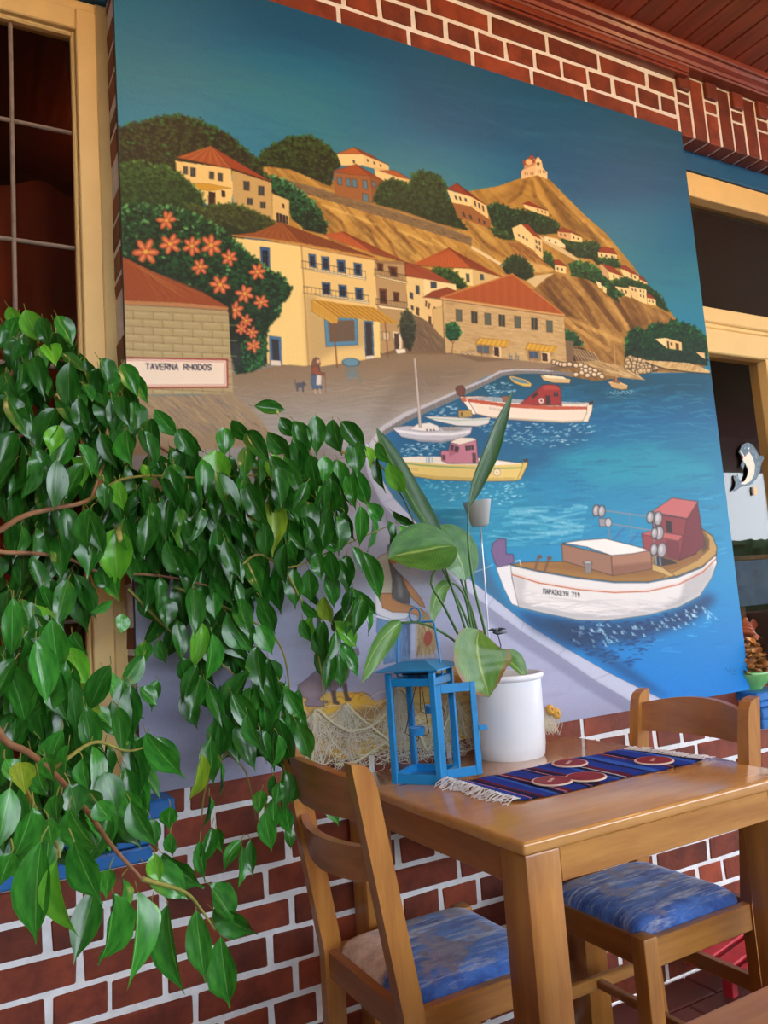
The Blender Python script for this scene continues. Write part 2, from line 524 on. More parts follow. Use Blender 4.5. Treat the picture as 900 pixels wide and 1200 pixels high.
# warm lamps under the boards, out of the picture
M['brass'] = mat('brass', lin((170, 124, 60)), .35, .5, metal=.8)
for x, which in ((.62, 'nearest the leaded window'), (1.7, 'in the middle of the three'), (2.8, 'nearest the green bowl')):
    lp = tag(empty('ceiling_lamp', (x, LAMP_Y, CEIL_Z - .004)), 'warm bulb on a brass rose under the boards, ' + which, 'lamp', 'warm lamps under the ceiling boards')
    MB().lathe([(0, 0), (.06, 0), (.055, -.02), (.02, -.03), (.018, -.09), (0, -.09)], 28).build('rose', M['brass'], lp, smooth=True, angle=40)
    MB().tube([(math.cos(t) * .05, math.sin(t) * .05, -.15) for t in np.linspace(0, 6.2832, 25)], .003, 6, False).build('guard_ring', M['brass'], lp, smooth=True)
    MB().tube([(-.05, 0, -.15), (-.05, 0, -.03), (0, 0, -.02), (.05, 0, -.03), (.05, 0, -.15)], .0025, 6).build('guard_bow', M['brass'], lp, smooth=True)
    ld = bpy.data.lights.new('bulb', 'POINT')
    ld.energy = LAMP_W
    ld.color = (1., .6, .27)
    ld.shadow_soft_size = .04
    lo = bpy.data.objects.new('bulb', ld)
    COL.objects.link(lo)
    lo.parent = lp
    lo.location = (0, 0, -.15)

# dim things inside the right-hand room
M['notice'] = mat('notice', lin((60, 96, 150)), .5, .4, col2=lin((40, 66, 110)), nscale=5.)
nb0, nb1 = at(858, 712, .34), at(905, 655, .34)
nbd = tag(empty('notice_board', (nb0.x, .34, nb0.z)), 'dull blue board inside the right-hand window behind the glass', 'board')
MB().bbox(0, nb1.x - nb0.x + .25, 0, .015, 0, nb1.z - nb0.z, .002).build('panel', M['notice'], nbd)
MB().bbox(-.012, nb1.x - nb0.x + .262, -.004, .016, nb1.z - nb0.z, nb1.z - nb0.z + .02, .002).build('top_rail', M['rafter'], nbd)
for k in (0, 1):
    MB().bbox(.05 + k * .3, .08 + k * .3, .0, .03, -nb0.z, 0, .002).build('leg', M['rafter'], nbd)
# ---------------------------------------------------------------- the wall painting (colours computed per vertex of the panel face)
MX0, MX1, MZ0, MZ1 = 0.3535, 2.331, 0.7885, 2.773


class Painter:
    """Brush work on a canvas that lies in the plane of the panel; points are given as measured on the photograph."""

    def __init__(s, W, H):
        s.W, s.H = W, H
        gx = MX0 + (np.arange(W) + .5) / W * (MX1 - MX0)
        gz = MZ1 - (np.arange(H) + .5) / H * (MZ1 - MZ0)
        X, Z = np.meshgrid(gx, gz)
        P = np.stack([X, np.full_like(X, MURAL_Y), Z], -1)
        q = project(P)
        s.PX, s.PY = q[..., 0].astype(np.float32), q[..., 1].astype(np.float32)
        s.img = np.zeros((H, W, 3), np.float32)
        s.rng = np.random.default_rng(7)
        s.clip = None

    def tocv(s, pts):
        P = unproject(np.asarray(pts, float), 1, MURAL_Y)
        return np.stack([(P[:, 0] - MX0) / (MX1 - MX0) * s.W, (MZ1 - P[:, 2]) / (MZ1 - MZ0) * s.H], -1)

    def box(s, pts, pad):
        q = s.tocv(pts)
        x0, y0 = np.floor(q.min(0)).astype(int) - pad
        x1, y1 = np.ceil(q.max(0)).astype(int) + pad
        return max(x0, 0), max(y0, 0), min(x1, s.W), min(y1, s.H)

    def blend(s, b, m, col, alpha):
        x0, y0, x1, y1 = b
        if callable(col):
            col = col(s.PX[y0:y1, x0:x1], s.PY[y0:y1, x0:x1])
        if s.clip is not None:
            m = m * s.clip[y0:y1, x0:x1]
        m = (m * alpha)[..., None]
        v = s.img[y0:y1, x0:x1]
        v += (np.asarray(col, np.float32) - v) * m

    def mask(s, b, pts):
        x0, y0, x1, y1 = b
        A, B = s.PX[y0:y1, x0:x1], s.PY[y0:y1, x0:x1]
        m = np.zeros(A.shape, bool)
        n = len(pts)
        for i in range(n):
            (ax, ay), (bx, by) = pts[i], pts[(i + 1) % n]
            if ay == by:
                continue
            c = (B < ay) != (B < by)
            m ^= c & (A < (bx - ax) * (B - ay) / (by - ay) + ax)
        return m.astype(np.float32)

    def poly(s, pts, col, alpha=1., soft=0, outline=None, ow=.8):
        pts = [tuple(map(float, p)) for p in pts]
        b = s.box(pts, 2 + int(soft * 4))
        if b[2] <= b[0] or b[3] <= b[1]:
            return
        m = s.mask(b, pts)
        if soft:
            for ax in (0, 1):
                r = max(1, int(soft * 2))
                for _ in range(2):
                    cs = np.cumsum(np.pad(m, [(r + 1, r) if a == ax else (0, 0) for a in (0, 1)], mode='edge'), ax)
                    n = m.shape[ax]
                    m = (np.take(cs, range(2 * r + 1, 2 * r + 1 + n), ax) - np.take(cs, range(0, n), ax)) / (2 * r + 1)
        s.blend(b, m, col, alpha)
        if outline is not None:
            s.line(list(pts) + [pts[0]], ow, outline)

    def line(s, pts, w, col, alpha=1.):
        for p, q in zip(pts[:-1], pts[1:]):
            b = s.box([p, q], 3 + int(2.5 * w))
            if b[2] <= b[0] or b[3] <= b[1]:
                continue
            A, B = s.PX[b[1]:b[3], b[0]:b[2]] - p[0], s.PY[b[1]:b[3], b[0]:b[2]] - p[1]
            dx, dy = q[0] - p[0], q[1] - p[1]
            t = np.clip((A * dx + B * dy) / max(dx * dx + dy * dy, 1e-6), 0, 1)
            d = np.hypot(A - t * dx, B - t * dy)
            s.blend(b, np.clip(w / 2 + .35 - d, 0, 1), col, alpha)

    def ell(s, x, y, rx, ry, col, ang=0., alpha=1., outline=None, ow=.8):
        R = max(rx, ry)
        b = s.box([(x - R, y - R), (x + R, y + R), (x - R, y + R), (x + R, y - R)], 2)
        if b[2] <= b[0] or b[3] <= b[1]:
            return
        A, B = s.PX[b[1]:b[3], b[0]:b[2]] - x, s.PY[b[1]:b[3], b[0]:b[2]] - y
        c, sn = math.cos(ang), math.sin(ang)
        d = np.hypot((A * c + B * sn) / rx, (-A * sn + B * c) / ry)
        k = min(rx, ry)
        if outline is not None:
            s.blend(b, np.clip((1 - d) * k + .5 + ow, 0, 1), outline, alpha)
        s.blend(b, np.clip((1 - d) * k + .5, 0, 1), col, alpha)

    def inside(s, pts, n):
        a = np.asarray(pts, float)
        lo, hi = a.min(0), a.max(0)
        out = np.zeros((0, 2))
        while len(out) < n:
            q = s.rng.uniform(lo, hi, (n * 2, 2))
            m = np.zeros(len(q), bool)
            for i in range(len(a)):
                (ax, ay), (bx, by) = a[i], a[(i + 1) % len(a)]
                if ay != by:
                    c = (q[:, 1] < ay) != (q[:, 1] < by)
                    m ^= c & (q[:, 0] < (bx - ax) * (q[:, 1] - ay) / (by - ay) + ax)
            out = np.vstack([out, q[m]])
        return out[:n]

    def dabs(s, pts, n, size, cols, ang=(0, 3.1), ratio=.5, alpha=.85, edge=0., grad=None):
        """leaf-like brush dabs inside an outline; edge pushes them out over the outline"""
        q = s.inside(pts, n)
        q = q[np.argsort(q[:, 1] + s.rng.normal(0, 6, n))]
        for x, y in q:
            k = s.rng.random()
            if grad is not None:
                k = np.clip(grad(x, y) + s.rng.normal(0, .16), 0, .999)
            c = np.asarray(cols[int(k * len(cols))], np.float32) * s.rng.uniform(.85, 1.15)
            r = s.rng.uniform(*size)
            s.ell(x, y - edge * s.rng.random(), r, r * ratio, c, s.rng.uniform(*ang), alpha)

    def streaks(s, pts, n, length, w, cols, ang, alpha=.4, jit=.12):
        b = s.box(pts, 2)
        s.clip = np.zeros((s.H, s.W), np.float32)
        s.clip[b[1]:b[3], b[0]:b[2]] = s.mask(b, pts)
        s._streaks(pts, n, length, w, cols, ang, alpha, jit)
        s.clip = None

    def _streaks(s, pts, n, length, w, cols, ang, alpha, jit):
        for x, y in s.inside(pts, n):
            a = (ang(x, y) if callable(ang) else ang) + s.rng.normal(0, jit)
            L = s.rng.uniform(*length) / 2
            k = s.rng.normal(0, .08) * L
            dx, dy = math.cos(a) * L, math.sin(a) * L
            c = np.asarray(cols[s.rng.integers(len(cols))], np.float32)
            s.line([(x - dx, y - dy), (x + k, y + k), (x + dx, y + dy)], s.rng.uniform(*w), c, alpha)

    def quad_at(s, fr, u0, v0, u1, v1):
        """sub-rectangle of a four-cornered wall (tl, tr, br, bl)"""
        fr = [fr[i] for i in {4: (0, 1, 2, 3), 5: (0, 2, 3, 4), 6: (0, 2, 3, 5)}[len(fr)]]
        a, b, c, d = [np.asarray(p, float) for p in fr]
        f = lambda u, v: tuple((a * (1 - u) + b * u) * (1 - v) + (d * (1 - u) + c * u) * v)
        return [f(u0, v0), f(u1, v0), f(u1, v1), f(u0, v1)]


def K_(ox, oy, sc):
    return lambda *a: [(ox + a[i] / sc, oy + a[i + 1] / sc) for i in range(0, len(a), 2)]


GLYPH = {
    'T': [(0, 0, 1, 0), (.5, 0, .5, 1)], 'A': [(0, 1, .5, 0, 1, 1), (.2, .65, .8, .65)], 'V': [(0, 0, .5, 1, 1, 0)],
    'E': [(1, 0, 0, 0, 0, 1, 1, 1), (0, .5, .8, .5)], 'R': [(0, 1, 0, 0, .8, 0, 1, .25, .8, .5, 0, .5), (.5, .5, 1, 1)],
    'N': [(0, 1, 0, 0, 1, 1, 1, 0)], 'H': [(0, 0, 0, 1), (1, 0, 1, 1), (0, .5, 1, .5)],
    'O': [(.5, 0, .1, .2, 0, .5, .1, .8, .5, 1, .9, .8, 1, .5, .9, .2, .5, 0)], 'D': [(0, 0, 0, 1, .7, 1, 1, .65, 1, .35, .7, 0, 0, 0)],
    'S': [(1, .12, .6, 0, .1, .1, .1, .4, .9, .6, .9, .9, .4, 1, 0, .88)], 'P': [(0, 1, 0, 0, .8, 0, 1, .25, .8, .5, 0, .5)],
    '\u03a0': [(0, 1, 0, 0, 1, 0, 1, 1)], '\u03a3': [(1, 0, 0, 0, .6, .5, 0, 1, 1, 1)],
    'K': [(0, 0, 0, 1), (1, 0, 0, .55, 1, 1)], 'Y': [(0, 0, .5, .5, 1, 0), (.5, .5, .5, 1)],
    '7': [(0, 0, 1, 0, .4, 1)], '1': [(.2, .2, .6, 0, .6, 1)], '9': [(.9, .3, .5, .52, .1, .3, .3, 0, .75, .02, .9, .3, .85, .7, .5, 1)],
}


def lettering(p, text, x0, y0, x1, y1, h, w, col, gap=.35):
    """stroke letters along the base line x0,y0 -> x1,y1 (top left to top right), h high"""
    n = len(text)
    dx, dy = (x1 - x0) / n, (y1 - y0) / n
    for i, ch in enumerate(text):
        for st in GLYPH.get(ch, ()):
            q = [(x0 + dx * (i + st[k] * (1 - gap)), y0 + dy * (i + st[k] * (1 - gap)) + h * st[k + 1]) for k in range(0, len(st), 2)]
            p.line(q, w, col)


def house(p, wall, roof=None, side=None, wc=(228, 190, 118), sc=(190, 158, 100), rc=(168, 72, 36), wins=(), swins=(), wincol=(50, 66, 82), edge=(60, 40, 22)):
    p.poly(wall, wc)
    if side:
        p.poly(side, sc)
    for (u0, v0, u1, v1) in wins:
        q = p.quad_at(wall, u0, v0, u1, v1)
        p.poly(q, wincol, outline=(40, 34, 26), ow=.5)
    for (u0, v0, u1, v1) in swins:
        p.poly(p.quad_at(side, u0, v0, u1, v1), wincol, outline=(40, 34, 26), ow=.5)
    for r in (roof or ()):
        c = rc
        if isinstance(r, tuple) and len(r) == 2 and isinstance(r[0], list):
            r, c = r
        p.poly(r, c, outline=tuple(k * .55 for k in c), ow=.6)


def tree(p, pts, n, size=(1.5, 3), dark=(22, 40, 18), mid=(38, 74, 30), lite=(70, 130, 52), edge=2., sun=(.25, -1.)):
    a = np.asarray(pts, float)
    lo, hi = a.min(0), a.max(0)
    p.poly(pts, dark, soft=.6)
    g = lambda x, y: .5 * (1 - (y - lo[1]) / (hi[1] - lo[1])) + .18
    p.dabs(pts, n, size, [dark, tuple(.5 * (i + j) for i, j in zip(dark, mid)), mid, mid, lite], ang=(-1.2, 1.2), ratio=.55, alpha=.8, edge=edge, grad=g)
    # lit rim along the outline
    for i in range(len(pts)):
        (x0, y0), (x1, y1) = pts[i], pts[(i + 1) % len(pts)]
        if x1 > x0 - 1 and y0 < lo[1] + .75 * (hi[1] - lo[1]):
            m = int(math.hypot(x1 - x0, y1 - y0) / 2.2)
            for k in range(m):
                t = p.rng.random()
                r = p.rng.uniform(*size)
                c = np.asarray(lite if p.rng.random() < .5 else mid, np.float32) * p.rng.uniform(.7, 1.1)
                p.ell(x0 + (x1 - x0) * t + p.rng.normal(0, 1), y0 + (y1 - y0) * t + p.rng.normal(0, 1.2), r, r * .55, c, p.rng.uniform(-1.6, -.4), .85)


def flower(p, x, y, r, seed):
    rg = np.random.default_rng(seed)
    a0 = rg.uniform(0, 1)
    n = 6
    for k in range(n):
        a = a0 + k * 2 * math.pi / n + rg.normal(0, .1)
        q = r * rg.uniform(.52, .62)
        p.ell(x + math.cos(a) * q, y + math.sin(a) * q, r * .46, r * .24, (216, 92, 68), a, outline=(120, 40, 26), ow=.35)
        p.ell(x + math.cos(a) * q * .95, y + math.sin(a) * q * .95, r * .3, r * .08, (240, 150, 116), a, .8)
    p.ell(x, y, r * .2, r * .18, (240, 160, 70))


def paint_mural(NX, NY):
    p = Painter(NX * 2, NY * 2)
    A, B, Cc, D, E = K_(140, 120, 4.5), K_(140, 240, 4.0909), K_(270, 250, 4.0909), K_(300, 150, 3.), K_(460, 280, 4.0909)
    F, G, H, I, J = K_(540, 170, 3.), K_(640, 340, 4.2857), K_(320, 400, 3.75), K_(430, 400, 3.2143), K_(560, 560, 2.8125)
    Kk, L, M, N = K_(400, 620, 5.), K_(540, 680, 2.5714), K_(600, 420, 3.2143), K_(320, 740, 5.625)
    rng = p.rng
    # ------------------------------------------------------------ sky, sea, ground
    Hh, Ww = p.img.shape[:2]
    V = (np.arange(Hh) / Hh)[:, None].astype(np.float32)
    U = (np.arange(Ww) / Ww)[None, :].astype(np.float32)
    band = V + .05 * np.sin(U * 5 + 1) - .06 * U + .02 * np.sin(U * 17 + V * 30)
    keys = [(-.1, (16, 84, 118)), (.05, (18, 86, 122)), (.11, (24, 104, 134)), (.18, (46, 120, 134)), (.28, (44, 124, 146)), (.40, (24, 122, 160)), (.6, (18, 122, 168))]
    for c in range(3):
        p.img[..., c] = np.interp(band, [k[0] for k in keys], [k[1][c] for k in keys])
    p.streaks([(140, 0), (800, 150), (820, 350), (150, 130)], 260, (60, 200), (3, 9), [(60, 120, 140), (40, 104, 140), (24, 84, 128)], lambda x, y: .27 * (1 - y / 600), .06)
    sea = [(437, 520), (470, 492), (540, 458), (590, 434), (640, 430), (690, 430), (760, 438), (835, 436), (900, 430), (900, 850), (790, 830), (715, 789), (664, 760), (614, 729), (551, 680), (500, 625), (455, 575), (440, 545)]

    def seacol(x, y):
        yy = y + (x - 640) * .06
        k = [(430, (22, 74, 92)), (455, (24, 88, 112)), (500, (18, 100, 140)), (535, (22, 120, 152)), (565, (26, 128, 164)), (610, (32, 138, 176)), (680, (34, 140, 188)), (760, (26, 128, 194)), (830, (20, 124, 204))]
        o = np.stack([np.interp(yy, [a[0] for a in k], [a[1][c] for a in k]) for c in range(3)], -1).astype(np.float32)
        return o
    p.poly(sea, seacol)
    # darker water by the quay, lighter glints
    p.poly([(446, 545), (500, 590), (560, 640), (590, 700), (620, 740), (560, 685), (500, 630), (456, 580)], (70, 96, 118), .75, soft=5)
    p.poly([(440, 540), (470, 500), (560, 470), (700, 500), (690, 515), (620, 560), (450, 560)], (24, 84, 118), .6, soft=6)
    p.poly([(640, 445), (700, 440), (830, 445), (830, 460), (700, 470)], (22, 74, 92), .5, soft=6)
    p.poly([(640, 535), (760, 520), (835, 545), (835, 565), (700, 570)], (44, 158, 172), .55, soft=8)
    p.poly([(460, 575), (560, 560), (640, 590), (640, 640), (560, 640)], (34, 134, 160), .5, soft=9)
    p.streaks([(640, 450), (830, 450), (850, 640), (620, 640), (600, 560)], 420, (10, 46), (1, 3.5), [(60, 150, 176), (20, 96, 132), (34, 128, 160), (22, 108, 146)], lambda x, y: -.05, .22)
    p.streaks([(470, 570), (700, 580), (690, 640), (560, 640)], 130, (12, 46), (1, 3), [(92, 176, 196), (50, 150, 180), (30, 120, 150)], -.03, .28)
    p.streaks([(600, 595), (690, 590), (680, 640), (570, 630)], 40, (14, 60), (1.5, 4), [(140, 196, 210), (110, 184, 206)], -.03, .4)
    p.streaks([(740, 600), (846, 560), (860, 760), (700, 780)], 70, (8, 24), (.8, 2), [(70, 166, 214), (24, 110, 180), (110, 190, 226)], -.1, .4)
    for x, y in p.inside([(700, 455), (820, 462), (820, 520), (700, 520)], 24):
        p.line([(x, y), (x + rng.uniform(6, 16), y - rng.uniform(0, 2)), (x + rng.uniform(14, 20), y + 1)], .8, (110, 170, 176), .5)
    p.poly([(255, 400), (345, 400), (355, 445), (255, 450)], (132, 122, 108))
    # ------------------------------------------------------------ hills
    och, och2, dk = (164, 124, 52), (204, 164, 84), (84, 58, 22)
    hill_r = F(-30, 175, 40, 160, 130, 145, 200, 120, 235, 106, 270, 103, 310, 120, 370, 180, 440, 250, 510, 310, 560, 370, 610, 430, 650, 490, 700, 540, 770, 628, 850, 690, 850, 800, 300, 800, -60, 690, -60, 300)
    p.poly(hill_r, och)
    slope = lambda x, y: .62 + .25 * math.sin(x * .05) + (.3 if x < 620 else 0)
    for q in (F(262, 104, 240, 130, 215, 160, 170, 190, 110, 195, 160, 160, 215, 130), F(275, 106, 320, 190, 350, 260, 420, 320, 480, 350, 520, 330, 420, 260, 330, 160), F(290, 240, 350, 280, 420, 330, 400, 350, 340, 310), F(470, 330, 560, 400, 620, 460, 640, 500, 560, 440)):
        p.poly(q, dk, .5, soft=5)
    for q in (F(240, 112, 262, 106, 300, 190, 340, 250, 320, 250, 270, 190), F(320, 130, 400, 220, 480, 300, 470, 310, 390, 240), F(60, 160, 140, 150, 180, 150, 120, 175)):
        p.poly(q, och2, .5, soft=3)
    p.streaks(hill_r, 500, (24, 70), (2, 6), [och, och2, (150, 108, 44), dk, (184, 142, 66)], slope, .16)
    for q in (F(270, 108, 300, 160, 330, 210, 400, 300), F(225, 130, 210, 170, 170, 200), F(300, 130, 360, 200, 440, 280, 470, 330), F(250, 130, 260, 180, 300, 230)):
        p.line(q, 5, dk, .32)
    p.line(F(285, 112, 350, 185, 430, 265, 500, 330, 560, 400), 4, (214, 170, 84), .4)
    p.poly(D(20, 128, 150, 138, 240, 175, 330, 205, 440, 245, 545, 262, 700, 335, 762, 380, 762, 425, 400, 345, 20, 210), (150, 112, 50))
    # the slope on the left half with its stone wall
    hill_l = D(10, 130, 60, 136, 150, 150, 230, 205, 330, 235, 360, 262, 520, 300, 700, 360, 740, 350, 720, 320, 800, 350, 880, 440, 960, 520, 960, 620, 200, 560, 60, 420, 10, 300)
    p.poly(hill_l, (174, 130, 54))
    for q in (D(200, 250, 240, 290, 300, 360, 330, 440, 280, 420, 230, 330), D(330, 300, 400, 350, 440, 430, 420, 450, 360, 380), D(470, 330, 530, 390, 560, 450, 520, 470, 480, 420), D(20, 140, 100, 150, 200, 200, 120, 175), D(740, 340, 800, 390, 860, 440, 800, 430), D(590, 380, 640, 410, 700, 450, 620, 440)):
        p.poly(q, (88, 60, 24), .5, soft=4)
    for q in (D(230, 265, 330, 290, 420, 330, 400, 340, 300, 310), D(480, 340, 600, 390, 700, 430, 680, 436, 560, 400), D(60, 140, 150, 152, 220, 195, 180, 185), D(730, 320, 800, 355, 860, 420, 820, 400)):
        p.poly(q, (216, 176, 96), .55, soft=3)
    p.streaks(hill_l, 520, (20, 56), (1.6, 5), [(204, 164, 84), (146, 106, 44), (174, 130, 54), (100, 70, 28), (216, 178, 100)], lambda x, y: .9 - (x - 300) * .0006, .22)
    for q in (D(250, 290, 300, 330, 330, 400), D(330, 300, 400, 360, 430, 430), D(450, 320, 520, 390, 560, 440), D(540, 380, 600, 420), D(390, 310, 470, 400, 500, 470), D(740, 330, 800, 400, 870, 450)):
        p.line(q, 4, (92, 58, 22), .38)
    for q in (D(230, 270, 320, 300, 420, 340), D(500, 360, 620, 410), D(620, 390, 700, 440)):
        p.line(q, 3, (226, 184, 100), .4)
    p.poly(D(760, 414, 880, 484, 876, 494, 756, 424), (214, 190, 140))
    p.poly(D(95, 178, 200, 205, 350, 252, 500, 297, 640, 340, 758, 384, 758, 414, 640, 374, 500, 330, 350, 284, 220, 245, 100, 205), (120, 98, 66))
    for k in range(150):
        t = rng.random()
        x = 100 + t * 655
        y = 182 + (x - 100) * .306 + rng.random() * 26
        q = D(x, y, x + rng.uniform(6, 16), y + 4)
        p.line(q, rng.uniform(.4, .9), [(84, 64, 40), (158, 132, 92)][rng.integers(2)], .7)
    p.line(D(95, 178, 350, 252, 640, 340, 758, 384), .8, (150, 128, 92))
    # brown front hill on the right with the light path
    hill_f = F(225, 510, 262, 505, 300, 470, 340, 455, 410, 457, 470, 480, 510, 520, 545, 545, 590, 530, 650, 560, 720, 590, 780, 635, 860, 690, 860, 780, 660, 800, 480, 830, 360, 810, 200, 700)
    p.poly(hill_f, (138, 100, 44))
    for q in (F(280, 480, 330, 460, 380, 560, 440, 640, 380, 610, 300, 540), F(400, 460, 470, 490, 540, 600, 600, 660, 540, 640, 460, 550), F(545, 548, 580, 540, 640, 620, 620, 670, 580, 640)):
        p.poly(q, (70, 46, 18), .6, soft=5)
    for q in (F(335, 458, 400, 458, 440, 520, 420, 530, 370, 480), F(380, 600, 480, 640, 580, 690, 520, 700, 420, 650), F(600, 535, 700, 590, 760, 630, 700, 620), F(500, 540, 540, 560, 600, 640, 580, 650, 530, 590)):
        p.poly(q, (208, 166, 92), .6, soft=4)
    p.streaks(hill_f, 420, (24, 70), (2, 6), [(112, 78, 34), (172, 130, 62), (90, 60, 24), (196, 156, 84), (138, 100, 44)], lambda x, y: .75 + (x - 640) * .002, .22)
    for q in (F(300, 490, 340, 560, 420, 640), F(420, 470, 470, 540, 560, 650), F(360, 470, 420, 540, 480, 640), F(545, 550, 600, 640, 620, 680)):
        p.line(q, 6, (76, 46, 18), .42)
    for q in (F(380, 610, 470, 650, 560, 690), F(520, 540, 580, 630, 600, 670), F(330, 580, 400, 640, 520, 720)):
        p.line(q, 5, (220, 172, 92), .42)
    p.poly(F(228, 475, 270, 458, 330, 450, 300, 468, 262, 500), (206, 180, 128))
    p.poly(F(275, 318, 330, 345, 420, 405, 415, 412, 330, 365, 272, 330), (200, 174, 124))
    p.poly(F(160, 335, 230, 350, 290, 400, 330, 440, 250, 455, 235, 430, 190, 385), (150, 104, 44), 1, soft=1)
    p.streaks(F(160, 335, 230, 350, 290, 400, 330, 440, 250, 455, 235, 430, 190, 385), 60, (10, 30), (1, 3), [(110, 70, 30), (186, 138, 66)], .7, .4)
    p.poly(F(230, 405, 330, 435, 320, 446, 240, 450), (212, 170, 96), .8, soft=1)
    # ------------------------------------------------------------ trees behind
    tree(p, A(-10, 140, 60, 112, 130, 105, 200, 78, 330, 68, 420, 95, 500, 130, 590, 180, 640, 230, 700, 275, 745, 345, 800, 420, 900, 490, 900, 560, 800, 470, 600, 380, 300, 400, 200, 330, -10, 330), 900, (1.4, 2.8), dark=(30, 32, 16), mid=(56, 70, 32), lite=(44, 128, 58))
    tree(p, D(-10, 120, 30, 80, 60, 60, 120, 30, 190, 28, 250, 60, 290, 100, 302, 130, 275, 150, 262, 205, 200, 178, 120, 145, 40, 135, -10, 140), 700, (1.2, 2.4), dark=(24, 34, 14), mid=(56, 76, 30), lite=(60, 116, 52))
    tree(p, D(50, 165, 110, 190, 170, 230, 220, 280, 248, 340, 246, 375, 180, 360, 125, 320, 110, 250, 55, 220), 420, (1.2, 2.4), dark=(12, 32, 16), mid=(32, 92, 50), lite=(110, 178, 110))
    # ------------------------------------------------------------ upper houses
    red, red2, cream, tan = (176, 72, 36), (150, 52, 30), (236, 202, 134), (196, 158, 100)
    house(p, D(285, 92, 376, 92, 380, 130, 300, 132), [D(284, 90, 345, 68, 420, 102, 378, 92), (D(345, 68, 466, 130, 376, 92), red2)], D(376, 92, 466, 130, 468, 152, 380, 134), cream, (222, 190, 126), rc=(190, 92, 50), wins=[(.55, .55, .62, .8)], swins=[(.15, .3, .2, .5), (.4, .35, .45, .55), (.65, .4, .7, .6)])
    p.poly(D(415, 135, 470, 148, 545, 182, 545, 200, 420, 185), (214, 178, 116))
    house(p, D(420, 150, 520, 180, 545, 195, 430, 195), [(D(436, 150, 486, 148, 545, 182, 500, 172), (180, 80, 44))], None, (230, 196, 130))
    house(p, D(273, 158, 398, 165, 412, 266, 276, 235), [D(266, 152, 352, 127, 402, 168, 330, 163), (D(352, 127, 456, 190, 402, 168), (164, 60, 30))], D(398, 165, 452, 188, 440, 240, 412, 266), (152, 92, 50), (134, 80, 42), wins=[(.1, .18, .22, .5), (.33, .2, .45, .52), (.5, .2, .62, .52), (.79, .2, .91, .52), (.74, .7, .9, .98)], swins=[(.15, .2, .4, .4)], wincol=(84, 118, 128))
    tree(p, D(415, 255, 425, 215, 450, 190, 480, 180, 520, 190, 545, 205, 548, 165, 580, 152, 620, 158, 650, 175, 668, 200, 672, 240, 700, 280, 715, 320, 745, 360, 640, 335, 520, 292, 430, 270), 900, (1.2, 2.4), dark=(18, 36, 16), mid=(38, 70, 32), lite=(56, 108, 48))
    tree(p, F(90, 215, 130, 205, 180, 225, 250, 235, 310, 255, 348, 285, 340, 310, 280, 315, 240, 300, 200, 330, 140, 320, 110, 280), 420, (1., 2.2), dark=(14, 38, 20), mid=(24, 70, 38), lite=(60, 110, 62))
    house(p, D(672, 218, 755, 240, 760, 275, 690, 262), [(D(670, 214, 706, 194, 760, 242), red2), (D(706, 194, 808, 270, 760, 242), (128, 40, 28))], D(755, 240, 810, 272, 818, 320, 760, 282), (238, 204, 138), (226, 190, 124), wins=[(.25, .35, .32, .65), (.45, .35, .52, .65), (.7, .35, .78, .65)], swins=[(.2, .2, .28, .6), (.45, .2, .53, .6), (.7, .2, .78, .6)])
    house(p, D(690, 262, 760, 280, 825, 325, 824, 355, 740, 322, 712, 318), None, None, (146, 92, 48), wins=[(.2, .4, .26, .7), (.4, .4, .46, .7), (.66, .4, .7, .7), (.8, .4, .84, .7)])
    tree(p, F(100, 290, 150, 300, 190, 335, 150, 332, 120, 320), 60, (1, 2), dark=(20, 40, 16), mid=(50, 84, 36), lite=(90, 130, 60))
    # monastery
    p.poly(F(213, 92, 226, 80, 262, 66, 262, 108, 213, 120), (222, 182, 130))
    p.poly(F(262, 60, 285, 60, 288, 80, 304, 95, 304, 120, 268, 106, 262, 108), (234, 196, 140))
    p.poly(F(222, 60, 236, 50, 262, 48, 262, 70, 224, 86), (196, 140, 96))
    p.poly(F(217, 58, 240, 44, 262, 52, 260, 62, 222, 72), (168, 70, 40))
    p.ell(*F(240, 60)[0], 4.2, 3.6, (222, 180, 128), outline=(110, 60, 34), ow=.5)
    p.poly(F(238, 46, 250, 34, 262, 48), (168, 66, 38))
    p.poly(F(262, 52, 272, 40, 284, 56, 284, 64, 262, 64), (240, 206, 150), outline=(120, 70, 40), ow=.5)
    p.line(F(250, 36, 250, 28), .8, (60, 44, 34))
    p.line(F(268, 42, 268, 34), .8, (60, 44, 34))
    for x in (226, 234, 246, 254):
        p.line(F(x, 96, x, 104), .9, (60, 44, 34))
    for x in (272, 280, 290, 297):
        p.line(F(x, 88, x, 98), .9, (60, 44, 34))
    p.ell(*F(272, 66)[0], 1.6, 2, (90, 60, 40))
    # village on the right hill
    tree(p, F(350, 330, 420, 340, 480, 345, 500, 380, 545, 405, 560, 430, 480, 420, 460, 400, 410, 395, 370, 370), 330, (1, 2.1), dark=(14, 36, 18), mid=(30, 70, 36), lite=(74, 104, 44))
    house(p, F(220, 208, 262, 216, 264, 236, 226, 222), [(F(218, 206, 238, 198, 300, 228, 258, 218), red2)], F(258, 216, 308, 234, 309, 250, 262, 236), cream, (226, 190, 126), swins=[(.2, .3, .26, .6), (.5, .3, .56, .6), (.75, .3, .8, .6)])
    house(p, F(180, 292, 215, 276, 256, 320, 260, 372, 190, 330), [(F(212, 276, 236, 278, 282, 330, 256, 318), red2)], F(256, 318, 284, 330, 291, 406, 262, 380), (232, 198, 132), (222, 186, 120), wins=[(.25, .35, .31, .5), (.45, .35, .51, .5), (.62, .4, .68, .55)], swins=[(.2, .2, .35, .35), (.6, .2, .75, .35), (.2, .5, .35, .65), (.6, .5, .75, .65)])
